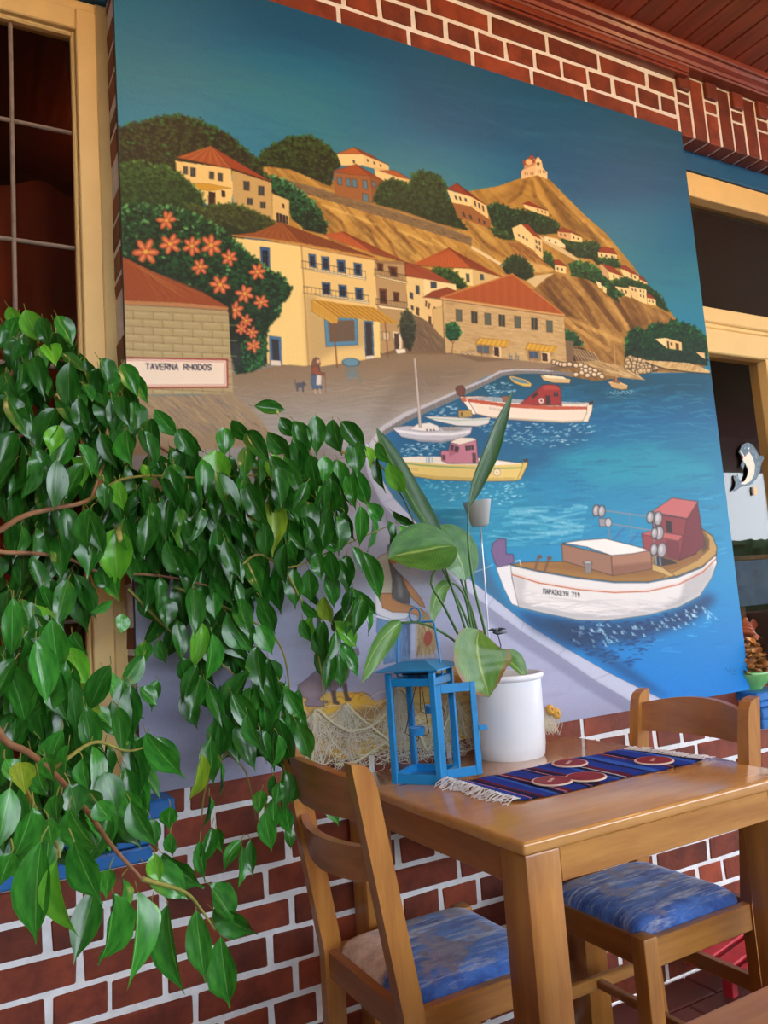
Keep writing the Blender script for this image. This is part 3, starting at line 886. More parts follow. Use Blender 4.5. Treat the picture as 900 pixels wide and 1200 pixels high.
    house(p, F(295, 320, 340, 330, 368, 352, 366, 362, 330, 350, 295, 335), None, None, (234, 206, 150), wins=[(.2, .4, .26, .7), (.5, .4, .56, .7)])
    house(p, F(340, 305, 388, 310, 388, 338, 342, 322), [(F(336, 302, 360, 290, 425, 320, 388, 308), red2)], F(386, 308, 426, 326, 427, 342, 388, 338), (206, 164, 110), cream, wins=[(.2, .3, .28, .55), (.5, .3, .58, .55)], swins=[(.2, .35, .3, .6), (.6, .35, .7, .6)], wincol=(110, 60, 40))
    tree(p, F(380, 420, 410, 410, 450, 418, 490, 440, 520, 470, 545, 500, 552, 550, 520, 530, 480, 490, 440, 470, 390, 460), 330, (1, 2.2), dark=(16, 46, 20), mid=(34, 84, 40), lite=(74, 130, 66))
    tree(p, F(145, 430, 165, 400, 190, 388, 225, 400, 250, 430, 256, 460, 230, 476, 160, 452), 220, (1, 2.2), dark=(18, 34, 16), mid=(36, 62, 28), lite=(56, 92, 44))
    tree(p, F(295, 375, 320, 390, 332, 440, 310, 420, 292, 410), 60, (1, 2), dark=(16, 40, 18), mid=(40, 80, 36), lite=(70, 110, 50))
    house(p, F(330, 420, 370, 428, 370, 452, 332, 444), [(F(326, 404, 345, 404, 373, 426, 330, 420), red2)], None, cream, wins=[(.2, .35, .3, .65), (.6, .35, .7, .65)])
    house(p, F(482, 376, 548, 384, 549, 406, 484, 396), [(F(482, 374, 496, 357, 535, 364, 550, 385), red2)], None, cream, wins=[(.15, .35, .22, .65), (.4, .35, .47, .65), (.7, .35, .77, .65)])
    tree(p, F(486, 400, 545, 404, 562, 430, 540, 432, 500, 420), 120, (1, 2), dark=(14, 40, 18), mid=(28, 74, 36), lite=(60, 106, 54))
    house(p, F(488, 420, 505, 416, 522, 444, 520, 472, 498, 455), [(F(494, 416, 530, 426, 572, 462, 522, 444), red2)], F(520, 446, 573, 462, 573, 478, 522, 474), (190, 150, 100), cream, swins=[(.3, .3, .36, .6), (.7, .3, .76, .6)])
    house(p, F(560, 436, 584, 440, 600, 470, 574, 460), [(F(558, 426, 580, 424, 622, 456, 600, 452), red2)], F(584, 440, 626, 462, 628, 482, 586, 468), cream, cream, swins=[(.3, .3, .4, .6), (.6, .3, .7, .6)])
    house(p, F(628, 472, 655, 484, 657, 494, 630, 488), [(F(624, 458, 640, 464, 657, 484, 630, 472), red2)], None, cream)
    tree(p, F(535, 478, 580, 468, 620, 480, 655, 496, 690, 520, 712, 550, 730, 588, 690, 566, 660, 530, 600, 500, 560, 500, 545, 520), 300, (1, 2), dark=(16, 40, 18), mid=(34, 70, 32), lite=(64, 96, 44))
    house(p, F(542, 496, 596, 506, 597, 538, 556, 520), None, None, (230, 194, 128), wins=[(.35, .3, .42, .6), (.65, .3, .72, .6)])
    house(p, F(590, 496, 622, 502, 625, 548, 604, 536), None, F(622, 502, 652, 508, 655, 560, 625, 548), (226, 190, 128), cream, wins=[(.3, .15, .4, .3), (.65, .15, .75, .3)], swins=[(.25, .12, .33, .25), (.6, .12, .68, .25), (.25, .45, .33, .6), (.6, .45, .68, .6)])
    house(p, F(655, 534, 684, 542, 687, 566, 657, 558), [(F(653, 522, 665, 524, 685, 542, 655, 536), red2)], None, cream, wins=[(.2, .35, .3, .6), (.6, .35, .7, .6)])
    house(p, F(474, 478, 492, 484, 498, 508, 484, 500), None, F(498, 494, 512, 502, 512, 522, 500, 514), (236, 206, 148), cream)
    tree(p, F(540, 505, 575, 528, 560, 535, 545, 525), 30, (1, 2), dark=(18, 44, 20), mid=(36, 80, 36), lite=(64, 110, 54))
    # bushes by the shore on the right
    tree(p, G(395, 340, 400, 280, 412, 215, 440, 195, 500, 200, 540, 170, 600, 172, 640, 158, 690, 165, 740, 185, 780, 215, 806, 245, 812, 380, 740, 372, 640, 360, 520, 358, 440, 345), 900, (1.2, 2.5), dark=(12, 36, 16), mid=(20, 66, 28), lite=(38, 116, 48))
    house(p, G(548, 246, 600, 240, 606, 290, 580, 270), None, G(600, 240, 680, 262, 682, 302, 604, 292), (240, 206, 140), (226, 190, 124), swins=[(.08, .3, .18, 1.), (.3, .35, .4, .6), (.62, .3, .8, .98)], wincol=(96, 60, 34))
    house(p, G(752, 310, 796, 316, 798, 346, 776, 332), None, None, (222, 184, 124))
    tree(p, G(95, 205, 130, 215, 160, 240, 186, 278, 110, 282, 96, 290), 90, (1.2, 2.4), dark=(14, 40, 20), mid=(26, 78, 40), lite=(60, 120, 66))
    p.poly(G(108, 284, 180, 290, 240, 320, 270, 360, 200, 362, 108, 352), (60, 42, 24))
    for k in range(26):
        x = 108 + k * 5.5
        p.line(G(x, 284 + k * 1.2, x + 30, 320 + k * 1.6, x + 46, 356), 1.1, [(196, 168, 120), (120, 92, 58), (222, 196, 148)][k % 3], .7)
    p.poly(G(150, 358, 260, 356, 380, 378, 440, 410, 500, 452, 430, 446, 330, 432, 200, 420), (170, 138, 88))
    p.streaks(G(150, 358, 260, 356, 380, 378, 440, 410, 500, 452, 430, 446, 330, 432, 200, 420), 90, (8, 24), (.6, 1.6), [(224, 196, 144), (110, 82, 46), (190, 156, 100)], .35, .5)
    p.poly(G(396, 390, 400, 345, 420, 330, 500, 352, 560, 380, 560, 408, 460, 420), (70, 54, 34))
    for k in range(46):
        x, y = p.inside(G(398, 385, 402, 350, 420, 335, 500, 355, 555, 382, 550, 402, 460, 414), 1)[0]
        r = rng.uniform(1.6, 3)
        p.ell(x, y, r * 1.1, r, (190, 164, 118), rng.uniform(-.4, .4), outline=(54, 40, 24), ow=.6)
        p.ell(x + .4, y - .7, r * .55, r * .45, (226, 202, 158), 0, .7)
    p.poly(G(490, 352, 600, 358, 720, 366, 780, 388, 822, 404, 822, 418, 720, 408, 600, 392, 530, 372), (206, 172, 112))
    p.streaks(G(500, 354, 600, 360, 720, 368, 780, 390, 820, 405, 818, 414, 720, 404, 600, 388, 530, 370), 60, (5, 14), (.5, 1.2), [(236, 208, 152), (140, 104, 58)], 2.2, .5)
    p.line(G(500, 366, 600, 396, 720, 412, 822, 420), 1.6, (40, 40, 34), .8)
    # ------------------------------------------------------------ plaza
    plaza = [(150, 520), (270, 440), (330, 428), (460, 415), (500, 404), (560, 424), (640, 420), (668, 424), (640, 432), (590, 432), (540, 456), (470, 490), (434, 520), (440, 560), (480, 610), (551, 684), (614, 734), (664, 765), (715, 795), (760, 828), (700, 860), (160, 940), (150, 760)]

    def plz(x, y):
        k = [(405, (128, 104, 74)), (440, (138, 118, 92)), (480, (150, 140, 128)), (520, (152, 148, 148)), (600, (158, 158, 170)), (700, (164, 168, 190)), (820, (158, 160, 188)), (920, (150, 152, 170))]
        yy = y - (450 - x) * .05
        return np.stack([np.interp(yy, [a[0] for a in k], [a[1][c] for a in k]) for c in range(3)], -1).astype(np.float32)
    p.poly([(440, 400), (520, 380), (672, 400), (672, 432), (590, 440), (440, 430)], (118, 96, 68))
    p.poly(plaza, plz)
    p.streaks([(290, 450), (560, 430), (440, 500), (430, 540), (300, 560), (170, 520)], 500, (10, 60), (.6, 1.8), [(116, 104, 88), (172, 162, 146), (134, 124, 112)], lambda x, y: -.06, .22)
    p.streaks([(170, 560), (430, 560), (560, 700), (700, 810), (200, 900)], 260, (30, 110), (3, 10), [(150, 152, 172), (172, 176, 200), (140, 142, 160)], lambda x, y: -.12, .1)
    p.poly([(470, 430), (560, 428), (548, 442), (480, 470), (440, 500), (430, 500)], (96, 82, 64), .25, soft=6)
    # ------------------------------------------------------------ cobbled lane and middle houses
    p.poly([(474, 345), (535, 345), (535, 415), (474, 415)], (118, 96, 68))
    p.poly(E(70, 350, 110, 355, 250, 500, 250, 545, 110, 530, 60, 480), (112, 92, 66), soft=1)
    p.streaks(E(80, 360, 110, 365, 240, 500, 240, 540, 110, 530), 60, (6, 16), (.6, 1.4), [(88, 70, 48), (142, 120, 90)], .9, .4)
    # house F2 (behind, hipped roof)
    house(p, E(290, 138, 382, 146, 386, 226, 300, 210), None, E(382, 146, 512, 182, 520, 196, 386, 226), (232, 200, 130), (204, 172, 112), wins=[(.66, .3, .82, .8)], swins=[(.28, .2, .4, .65)], wincol=(60, 80, 92))
    p.poly(E(90, 122, 270, 42, 372, 136, 240, 136), (196, 84, 40))
    p.poly(E(270, 42, 525, 180, 372, 136), (160, 64, 30))
    for k in range(14):
        p.line([E(270, 42)[0], E(100 + k * 20, 126)[0]], .6, (140, 52, 24), .7)
        p.line([E(270, 42)[0], E(380 + k * 10, 140 + k * 3)[0]], .6, (116, 44, 20), .7)
    p.line(E(90, 124, 240, 138, 372, 138, 525, 182), 1, (96, 40, 20))
    tree(p, E(180, 150, 230, 138, 280, 148, 320, 180, 356, 226, 330, 240, 300, 230, 270, 200, 200, 170), 120, (1.2, 2.2), dark=(20, 44, 14), mid=(46, 84, 26), lite=(86, 124, 42))
    # house E (white) left of lane
    house(p, E(64, 180, 148, 190, 150, 384, 74, 350), None, E(148, 190, 304, 218, 306, 246, 150, 284), (222, 190, 124), (234, 204, 140), wins=[(.55, .2, .75, .42), (.18, .42, .36, .58), (.22, .78, .36, .88)], swins=[(.22, .1, .4, .5)], wincol=(56, 70, 82))
    p.poly(E(112, 326, 128, 330, 128, 372, 112, 360), (90, 60, 40))
    p.poly(E(58, 108, 180, 150, 290, 214, 150, 190, 62, 178), (164, 66, 40), outline=(96, 40, 22), ow=.8)
    for k in range(9):
        p.line([E(60, 112)[0], E(70 + k * 26, 180 + k * 4)[0]], .6, (120, 46, 26), .7)
    # small chapel like house
    house(p, E(148, 280, 238, 292, 238, 330, 192, 410, 150, 386), [(E(146, 280, 190, 252, 262, 232, 306, 250, 230, 282), (150, 58, 34))], None, (222, 186, 122), wins=[(.12, .1, .2, .35), (.3, .12, .38, .37), (.62, .16, .7, .34), (.78, .17, .86, .33)], wincol=(120, 76, 44))
    p.poly(E(192, 336, 240, 322, 246, 480, 196, 426), (202, 166, 106), outline=(110, 84, 50), ow=.5)
    p.poly(E(172, 368, 186, 372, 186, 416, 172, 402), (92, 60, 40))
    # house A on the upper left
    p.poly(A(296, 308, 590, 350, 598, 460, 590, 545, 470, 548, 300, 378), (232, 196, 120))
    p.poly(A(594, 358, 800, 424, 808, 616, 700, 600, 600, 545), (190, 156, 96))
    p.poly(A(805, 480, 896, 516, 894, 640, 806, 620), (214, 180, 112), outline=(120, 92, 50), ow=.6)
    p.poly(A(300, 290, 480, 230, 590, 348, 440, 318), (180, 80, 46))
    p.poly(A(480, 230, 800, 418, 590, 346), (164, 62, 38))
    for k in range(11):
        p.line([A(480, 232)[0], A(320 + k * 26, 293 + k * 5)[0]], .9, [(214, 130, 84), (130, 46, 28)][k % 2], .7)
    p.line(A(300, 292, 440, 320, 590, 350, 800, 420), 1.1, (96, 44, 24))
    p.poly(A(380, 425, 470, 430, 590, 452, 480, 466, 430, 462), (206, 146, 44), outline=(120, 80, 30), ow=.5)
    for (x, y, w, h) in [(348, 358, 22, 44), (388, 368, 26, 50), (486, 385, 24, 42), (532, 394, 24, 44), (670, 440, 30, 50), (748, 466, 30, 52), (688, 522, 28, 36), (756, 542, 26, 34)]:
        p.poly(A(x - w / 2, y - h / 2, x + w / 2, y - h / 2 + 3, x + w / 2, y + h / 2, x - w / 2, y + h / 2 - 3), (58, 60, 60), outline=(48, 34, 22), ow=.5)
        p.line(A(x, y - h / 2, x, y + h / 2), .5, (130, 120, 96))
    p.poly(A(468, 470, 506, 474, 506, 545, 470, 545), (56, 34, 22))
    p.poly(A(538, 464, 558, 467, 558, 500, 538, 498), (48, 40, 34))
    p.poly(A(858, 532, 870, 536, 870, 560, 858, 556), (70, 52, 34))
    p.poly(A(828, 580, 888, 600, 888, 640, 830, 632), (40, 26, 20))
    for x in (842, 860, 876):
        p.line(A(x, 586, x, 636), .9, (196, 170, 120))
    # green shrubs under it
    tree(p, A(0, 330, 60, 312, 130, 318, 200, 330, 260, 345, 320, 378, 380, 430, 430, 480, 450, 545, 350, 570, 150, 560, 0, 560), 620, (1.3, 2.6), dark=(30, 52, 20), mid=(56, 92, 36), lite=(96, 140, 66))
    tree(p, A(340, 540, 450, 545, 560, 535, 640, 545, 720, 580, 800, 620, 830, 660, 760, 690, 620, 700, 500, 660, 400, 620), 360, (1.3, 2.6), dark=(44, 50, 20), mid=(66, 80, 34), lite=(86, 116, 44))
    p.poly(A(540, 630, 660, 680, 660, 730, 540, 720), (34, 48, 22))
    # ------------------------------------------------------------ big cream hotel (middle left) and its neighbour
    p.poly(Cc(690, 225, 832, 232, 838, 300, 850, 470, 824, 640, 730, 672, 690, 660), (172, 140, 92))
    p.poly(Cc(690, 225, 832, 232, 834, 246, 690, 240), (120, 90, 54), .6, soft=.6)
    p.poly(Cc(440, 104, 540, 86, 680, 190, 560, 150), (196, 84, 46))
    p.poly(Cc(540, 86, 832, 226, 680, 190), (160, 66, 36))
    for k in range(8):
        p.line([Cc(540, 88)[0], Cc(460 + k * 26, 110 + k * 10)[0]], .6, (140, 50, 28), .7)
        p.line([Cc(540, 88)[0], Cc(690 + k * 18, 194 + k * 4)[0]], .6, (110, 44, 22), .7)
    p.line(Cc(680, 192, 832, 230), 1.2, (90, 40, 22))
    # facade left face and front
    p.poly(Cc(10, 116, 336, 150, 372, 728, 360, 732, 178, 720, 150, 400, 20, 300), (240, 204, 126))
    p.poly(Cc(336, 152, 690, 224, 718, 690, 430, 735, 372, 728), (226, 190, 118))
    p.poly(Cc(350, 380, 420, 400, 400, 470, 520, 520, 640, 500, 700, 520, 690, 560, 640, 640, 520, 650, 400, 720, 374, 728), (162, 134, 90), .55, soft=3)
    p.poly(Cc(336, 152, 344, 154, 380, 728, 370, 728), (180, 140, 82), .8)
    p.poly(Cc(10, 104, 120, 92, 240, 42, 334, 140, 160, 118), (156, 76, 36))
    p.poly(Cc(240, 42, 706, 214, 334, 140), (128, 60, 28))
    for k in range(13):
        p.line([Cc(240, 44)[0], Cc(120 + k * 17, 100 + k * 3)[0]], .6, [(190, 104, 56), (100, 44, 20)][k % 2], .75)
    for k in range(16):
        p.line([Cc(244 + k * 12, 46 + k * 5)[0], Cc(350 + k * 22, 144 + k * 4.4)[0]], .7, [(158, 80, 40), (92, 40, 20)][k % 2], .65)
    p.line(Cc(10, 106, 160, 122, 334, 148, 520, 186, 706, 220), 2, (206, 124, 70))
    p.line(Cc(10, 114, 160, 130, 334, 156, 520, 194, 706, 226), .8, (74, 44, 24))

    def window(pts, col=(52, 92, 128), fr=(36, 46, 60), pane=(24, 28, 34)):
        p.poly(pts, col, outline=fr, ow=.7)
        p.poly(p.quad_at(pts, .2, .14, .8, .9), pane)
        p.line([p.quad_at(pts, .5, .1, .5, .1)[0], p.quad_at(pts, .5, .95, .5, .95)[0]], .6, col)
        p.line([p.quad_at(pts, .1, .38, .1, .38)[0], p.quad_at(pts, .9, .38, .9, .38)[0]], .6, col)
    window(Cc(142, 160, 188, 166, 190, 270, 148, 262))
    for q in (Cc(375, 194, 408, 198, 412, 262, 380, 254), Cc(436, 206, 472, 210, 474, 272, 440, 268), Cc(511, 222, 550, 226, 552, 286, 516, 280), Cc(591, 236, 628, 242, 630, 300, 595, 294), Cc(438, 330, 478, 334, 480, 390, 442, 386), Cc(518, 342, 556, 346, 558, 402, 522, 400), Cc(598, 356, 634, 360, 636, 416, 602, 414)):
        window(q)

    def balcony(x0, y0, x1, y1, h, slab=True):
        n = 16
        p.line(Cc(x0, y0, x1, y1), .8, (40, 34, 28))
        p.line(Cc(x0, y0 + h, x1, y1 + h), .7, (40, 34, 28))
        for k in range(n + 1):
            x, y = x0 + (x1 - x0) * k / n, y0 + (y1 - y0) * k / n
            p.line(Cc(x, y, x, y + h), .5, (40, 34, 28), .8)
    p.poly(Cc(386, 262, 650, 304, 648, 320, 400, 278), (240, 220, 170), outline=(90, 70, 44), ow=.5)
    p.line(Cc(342, 262, 390, 266), 1.4, (226, 204, 150))
    balcony(342, 228, 648, 278, 34)
    p.poly(Cc(402, 384, 668, 420, 664, 434, 430, 398), (240, 220, 170), outline=(90, 70, 44), ow=.5)
    balcony(350, 350, 662, 394, 32)
    # neighbour
    for q in (Cc(704, 238, 732, 242, 732, 278, 706, 272), Cc(757, 254, 798, 258, 800, 306, 768, 300), Cc(714, 362, 748, 364, 750, 434, 718, 430), Cc(780, 376, 808, 380, 808, 424, 784, 422)):
        window(q, (110, 58, 30), (56, 32, 20), (52, 30, 20))
    p.poly(Cc(692, 290, 846, 326, 844, 338, 700, 304), (236, 212, 156), outline=(80, 60, 40), ow=.5)
    balcony(690, 266, 842, 298, 30)
    p.poly(Cc(700, 436, 852, 456, 852, 468, 720, 456), (236, 212, 156), outline=(80, 60, 40), ow=.5)
    balcony(698, 408, 846, 428, 30)
    p.poly(Cc(730, 568, 762, 570, 762, 608, 732, 606), (200, 180, 140), outline=(70, 50, 36), ow=.7)
    p.poly(Cc(778, 566, 820, 570, 822, 650, 790, 656), (220, 200, 160))
    p.poly(Cc(784, 574, 806, 576, 810, 650, 788, 654), (70, 52, 40))
    p.poly(Cc(790, 652, 838, 648, 842, 668, 800, 674), (226, 212, 184), outline=(90, 76, 56), ow=.5)
    # shop front
    p.poly(Cc(450, 500, 608, 500, 612, 630, 458, 640), (84, 130, 152), outline=(44, 74, 92), ow=.8)
    p.poly(Cc(468, 515, 594, 512, 598, 612, 476, 618), (104, 86, 66))
    p.poly(Cc(640, 514, 684, 516, 690, 682, 646, 688), (62, 96, 116))
    p.poly(Cc(648, 524, 676, 526, 682, 680, 652, 684), (54, 46, 42))
    p.poly(Cc(684, 516, 716, 520, 718, 690, 690, 684), (238, 204, 128))
    p.poly(Cc(648, 684, 690, 680, 694, 694, 652, 700), (224, 212, 186), outline=(90, 76, 56), ow=.4)
    p.poly(Cc(185, 586, 242, 594, 246, 730, 190, 724), (70, 112, 140), outline=(40, 60, 76), ow=.6)
    p.poly(Cc(196, 602, 232, 606, 236, 706, 202, 704), (50, 48, 52))
    p.poly(Cc(194, 704, 240, 706, 244, 732, 192, 728), (220, 208, 188), outline=(110, 90, 70), ow=.5)
    # awning
    p.poly(Cc(392, 412, 560, 436, 690, 452, 810, 528, 760, 526, 700, 520, 640, 506, 512, 500), (186, 134, 40))
    p.poly(Cc(388, 424, 400, 412, 516, 496, 514, 526, 490, 530, 390, 470), (206, 156, 62), outline=(120, 80, 26), ow=.6)
    for k in range(12):
        p.line(Cc(395 + k * 9.6, 424 + k * 6, 398 + k * 9.6, 466 + k * 5.4), .8, (150, 104, 30), .8)
    for k in range(20):
        p.line(Cc(410 + k * 15, 420 + k * 2, 520 + k * 14.4, 498 + k * 1.6), .9, [(128, 88, 22), (216, 168, 68)][k % 2], .6)
    p.line(Cc(494, 528, 512, 738), 1.9, (130, 76, 46))
    p.line(Cc(742, 524, 756, 688), 1.5, (126, 74, 44))
    # cypress
    tree(p, Cc(846, 462, 870, 480, 888, 540, 884, 600, 862, 664, 836, 640, 816, 580, 812, 520, 826, 484), 180, (1.1, 2.), dark=(38, 40, 26), mid=(62, 66, 42), lite=(84, 92, 60))
    # ------------------------------------------------------------ long stone customs house
    wall = E(240, 282, 820, 366, 836, 606, 255, 545)
    p.poly(wall, (190, 158, 106))
    for k in range(420):
        u, v = rng.random(), rng.random()
        q = p.quad_at(wall, u, v, min(u + rng.uniform(.02, .07), 1), v)
        p.line([q[0], q[1]], rng.uniform(.5, 1.3), [(146, 116, 74), (214, 186, 136), (162, 130, 86)][rng.integers(3)], .6)
    p.poly(E(235, 278, 575, 168, 822, 362), (178, 76, 36))
    for k in range(26):
        x = 270 + k * 21
        top = 275 - (x - 270) * .3475 + 0 if x < 575 else 168 + (x - 575) * .785
        p.line(E(x, 284 + (x - 240) * .142, x - 4, top + 4), .7, [(140, 54, 26), (204, 100, 54)][k % 2], .6)
    p.line(E(235, 280, 575, 168, 822, 362), 1.8, (206, 112, 70))
    p.line(E(232, 284, 530, 326, 822, 366), 2, (216, 150, 100))
    p.line(E(236, 292, 530, 334, 822, 372), .9, (84, 52, 30))
    for i, (x, y) in enumerate([(318, 366), (392, 376), (456, 384), (524, 391), (599, 398), (680, 407), (752, 419)]):
        q = E(x - 15, y - 29, x + 14, y - 26, x + 15, y + 29, x - 13, y + 27)
        p.poly(q, (88, 94, 78) if i in (0, 2, 4, 6) else (60, 58, 50), outline=(70, 56, 38), ow=.7)
        if i in (1, 3, 5):
            p.line(E(x, y - 27, x, y + 27), .6, (160, 140, 104))
    for (x0, y0, dx) in [(398, 490, 0), (640, 520, 0)]:
        p.poly(E(x0, y0 + 14, x0 + 40, y0 + 12, x0 + 140, y0 + 30, x0 + 60, y0 + 70, x0 + 10, y0 + 60), (110, 86, 54), .5, soft=1.2)
    p.poly(E(404, 512, 460, 514, 462, 548, 408, 544), (84, 96, 104), outline=(60, 50, 40), ow=.5)
    p.line(E(432, 512, 434, 546), .7, (150, 130, 100))
    p.poly(E(482, 514, 522, 518, 522, 570, 484, 564), (220, 190, 136))
    p.poly(E(486, 518, 510, 520, 512, 564, 488, 560), (58, 36, 28))
    p.line(E(426, 508, 428, 560), .8, (110, 70, 44))
    p.poly(E(656, 540, 694, 542, 696, 572, 660, 570), (64, 84, 106), outline=(40, 40, 46), ow=.5)
    p.line(E(676, 540, 678, 570), .6, (120, 130, 140))
    p.poly(E(712, 540, 756, 546, 758, 592, 714, 586), (220, 190, 136))
    p.poly(E(716, 546, 742, 550, 744, 588, 718, 584), (66, 44, 34))
    p.line(E(654, 536, 658, 586), .8, (110, 70, 44))
    for (a, b, c, d) in [((418, 474), (562, 488), (548, 520), (396, 502)), ((652, 498), (792, 516), (772, 544), (636, 530))]:
        p.poly(E(*a, *b, *c, *d), (206, 156, 52), outline=(110, 74, 24), ow=.6)
        for k in range(14):
            t = k / 13
            p.line(E(a[0] + (b[0] - a[0]) * t, a[1] + (b[1] - a[1]) * t, d[0] + (c[0] - d[0]) * t, d[1] + (c[1] - d[1]) * t), .7, [(150, 100, 26), (232, 190, 84)][k % 2], .8)
    for x in (560, 592):
        p.line(E(x, 548, x, 576, x + 12, 578, x + 12, 562, x, 562), 1., (62, 88, 116))
    p.line(E(284, 548, 290, 500, 270, 470), 1.2, (120, 76, 44))
    p.line(E(290, 500, 310, 470), 1, (120, 76, 44))
    tree(p, E(254, 430, 272, 406, 296, 400, 320, 420, 328, 456, 310, 486, 276, 488, 256, 466), 110, (1.1, 2.1), dark=(14, 54, 26), mid=(24, 90, 44), lite=(60, 136, 66))
    for k in range(7):
        p.ell(*E(334 + k * 8, 544 + (k % 3) * 3)[0], 1.5, 1.1, (212, 188, 146), outline=(100, 80, 54), ow=.4)
    # quay edge around the basin
    p.poly(I(0, 400, 12, 382, 52, 322, 140, 268, 240, 228, 330, 188, 440, 142, 500, 110, 560, 104, 640, 106, 700, 110, 780, 118, 780, 128, 640, 122, 560, 122, 510, 132, 440, 168, 330, 222, 240, 262, 150, 304, 70, 352, 40, 400, 30, 480, 60, 550, 130, 640, 190, 708, 130, 690, 60, 620, 10, 540, -4, 460), (120, 116, 112))
    p.poly(I(0, 400, 12, 382, 52, 322, 140, 268, 240, 228, 330, 188, 440, 142, 500, 110, 560, 104, 640, 106, 700, 110, 700, 115, 640, 111, 560, 110, 505, 118, 440, 152, 330, 199, 240, 240, 146, 284, 60, 338, 32, 392, 24, 470, 50, 545, 120, 636, 180, 706, 130, 690, 60, 620, 10, 540, -4, 460), (182, 178, 178))
    for k in range(34):
        t = k / 33
        x = 500 - t * 430
        y = 120 + (500 - x) * .47
        p.line(I(x, y, x + 2, y + 18), .6, (78, 74, 72), .7)
    curb_out = [(432, 520), (444, 556), (462, 584), (500, 625), (551.7, 680), (579, 701), (614, 728.6), (664, 760), (715, 789), (783, 823), (800, 832)]
    curb_in = [(748, 830), (738, 822), (695.5, 797), (653, 767.5), (610, 740), (571, 711), (540, 688), (480, 626), (446, 590), (430, 556), (424, 520)]
    p.poly(curb_out + curb_in, (184, 188, 206))
    p.line(curb_in, 1., (110, 112, 130), .8)
    p.line(curb_out, .9, (84, 92, 110), .8)
    for i in range(10):
        a, b = curb_out[i], curb_in[::-1][i]
        p.line([a, b], .7, (116, 118, 134), .8)
    p.poly([(x + 1, y) for x, y in curb_in] + [(x - 6, y + 12) for x, y in curb_in[::-1]], (112, 114, 138), .5, soft=2)
    # ------------------------------------------------------------ stones, small boats by the shore
    for (x, y) in [(118, 372), (150, 378), (175, 376), (182, 398), (198, 384), (150, 424), (180, 414), (200, 404), (222, 398), (246, 404), (222, 416), (208, 428), (242, 424), (268, 422), (280, 434), (40, 362), (60, 368), (76, 372), (92, 374)]:
        p.ell(*G(x, y)[0], 2.9, 2.3, (214, 188, 146), rng.uniform(-.4, .4), outline=(60, 46, 30), ow=.8)
        p.ell(*G(x - 2, y - 3)[0], 1.4, .9, (240, 222, 188), 0, .7)
    p.poly(G(312, 462, 350, 450, 410, 478, 408, 498, 376, 500, 330, 490), (196, 160, 106), outline=(50, 36, 24), ow=.8)
    p.line(G(314, 464, 350, 458, 408, 480), 1.2, (236, 208, 160))
    p.poly(G(326, 460, 348, 428, 372, 470), (120, 80, 50))
    p.line(G(352, 460, 346, 340, 340, 264), 1.1, (196, 150, 96))
    p.line(G(342, 310, 354, 312), .8, (196, 150, 96))
    for k in range(16):
        p.line(G(322 + k * 7, 508 + rng.uniform(-3, 16), 328 + k * 7, 506 + rng.uniform(-3, 16)), .9, (220, 226, 220), .7)
    # sail boat near stone house
    p.poly(I(652, 128, 700, 130, 768, 142, 764, 158, 700, 156, 664, 146), (206, 176, 124), outline=(60, 44, 30), ow=.8)
    p.poly(I(660, 126, 740, 134, 752, 142, 680, 138), (240, 222, 180))
    p.line(I(694, 130, 698, 70), .9, (120, 84, 54))
    p.line(I(664, 128, 690, 76), .5, (120, 100, 74))
    p.line(I(698, 76, 756, 136), .5, (120, 100, 74))
    p.poly(I(532, 132, 548, 130, 600, 144, 622, 160, 616, 172, 590, 170, 552, 156), (206, 172, 84), outline=(60, 56, 50), ow=.8)
    p.poly(I(540, 134, 592, 146, 612, 160, 580, 158, 550, 146), (96, 130, 142))

    def glints(pts, n, c=(226, 238, 240), l=(1.5, 4)):
        for x, y in p.inside(pts, n):
            d = rng.uniform(*l)
            p.line([(x, y), (x + d, y - d * rng.uniform(-.2, .5))], rng.uniform(.7, 1.3), c, rng.uniform(.4, .95))
    glints(I(480, 310, 850, 310, 850, 370, 700, 400, 500, 380), 130)
    glints(I(120, 390, 300, 380, 280, 430, 120, 430), 60)
    glints(I(170, 520, 480, 535, 600, 530, 560, 620, 300, 600), 110, (200, 226, 230))
    glints(I(440, 170, 530, 150, 560, 190, 460, 200), 40)
    glints(I(400, 300, 560, 300, 500, 350, 420, 340), 40)
    glints(I(230, 270, 330, 230, 340, 270, 260, 290), 24)
    # red cabin boat
    p.poly(I(352, 208, 430, 206, 540, 218, 700, 228, 852, 230, 848, 262, 832, 302, 740, 306, 600, 298, 470, 288, 404, 272), (234, 216, 190), outline=(60, 50, 44), ow=.9)
    p.poly(I(372, 214, 520, 234, 700, 244, 836, 246, 834, 256, 700, 258, 520, 248, 384, 228), (196, 84, 66))
    p.poly(I(400, 268, 470, 284, 600, 292, 740, 300, 830, 296, 830, 304, 740, 307, 600, 299, 470, 289), (180, 160, 134), .8)
    p.poly(I(380, 212, 470, 208, 560, 218, 700, 226, 830, 230, 820, 238, 700, 236, 540, 232, 430, 222), (150, 160, 160))
    p.poly(I(350, 208, 372, 208, 412, 274, 398, 276), (242, 228, 208), outline=(70, 56, 46), ow=.7)
    p.poly(I(352, 212, 370, 210, 378, 226, 360, 230), (206, 96, 76))
    p.poly(I(334, 178, 342, 168, 360, 166, 370, 178, 366, 208, 350, 206, 338, 196), (110, 66, 50), outline=(50, 34, 28), ow=.8)
    p.poly(I(830, 236, 852, 222, 848, 262, 832, 304, 812, 302, 828, 270), (238, 220, 190), outline=(70, 56, 46), ow=.6)
    p.poly(I(836, 230, 852, 222, 850, 238, 836, 242), (60, 50, 46))
    p.poly(I(576, 236, 660, 166, 680, 162, 716, 164, 730, 178, 734, 242, 640, 240), (150, 50, 44), outline=(60, 30, 26), ow=.8)
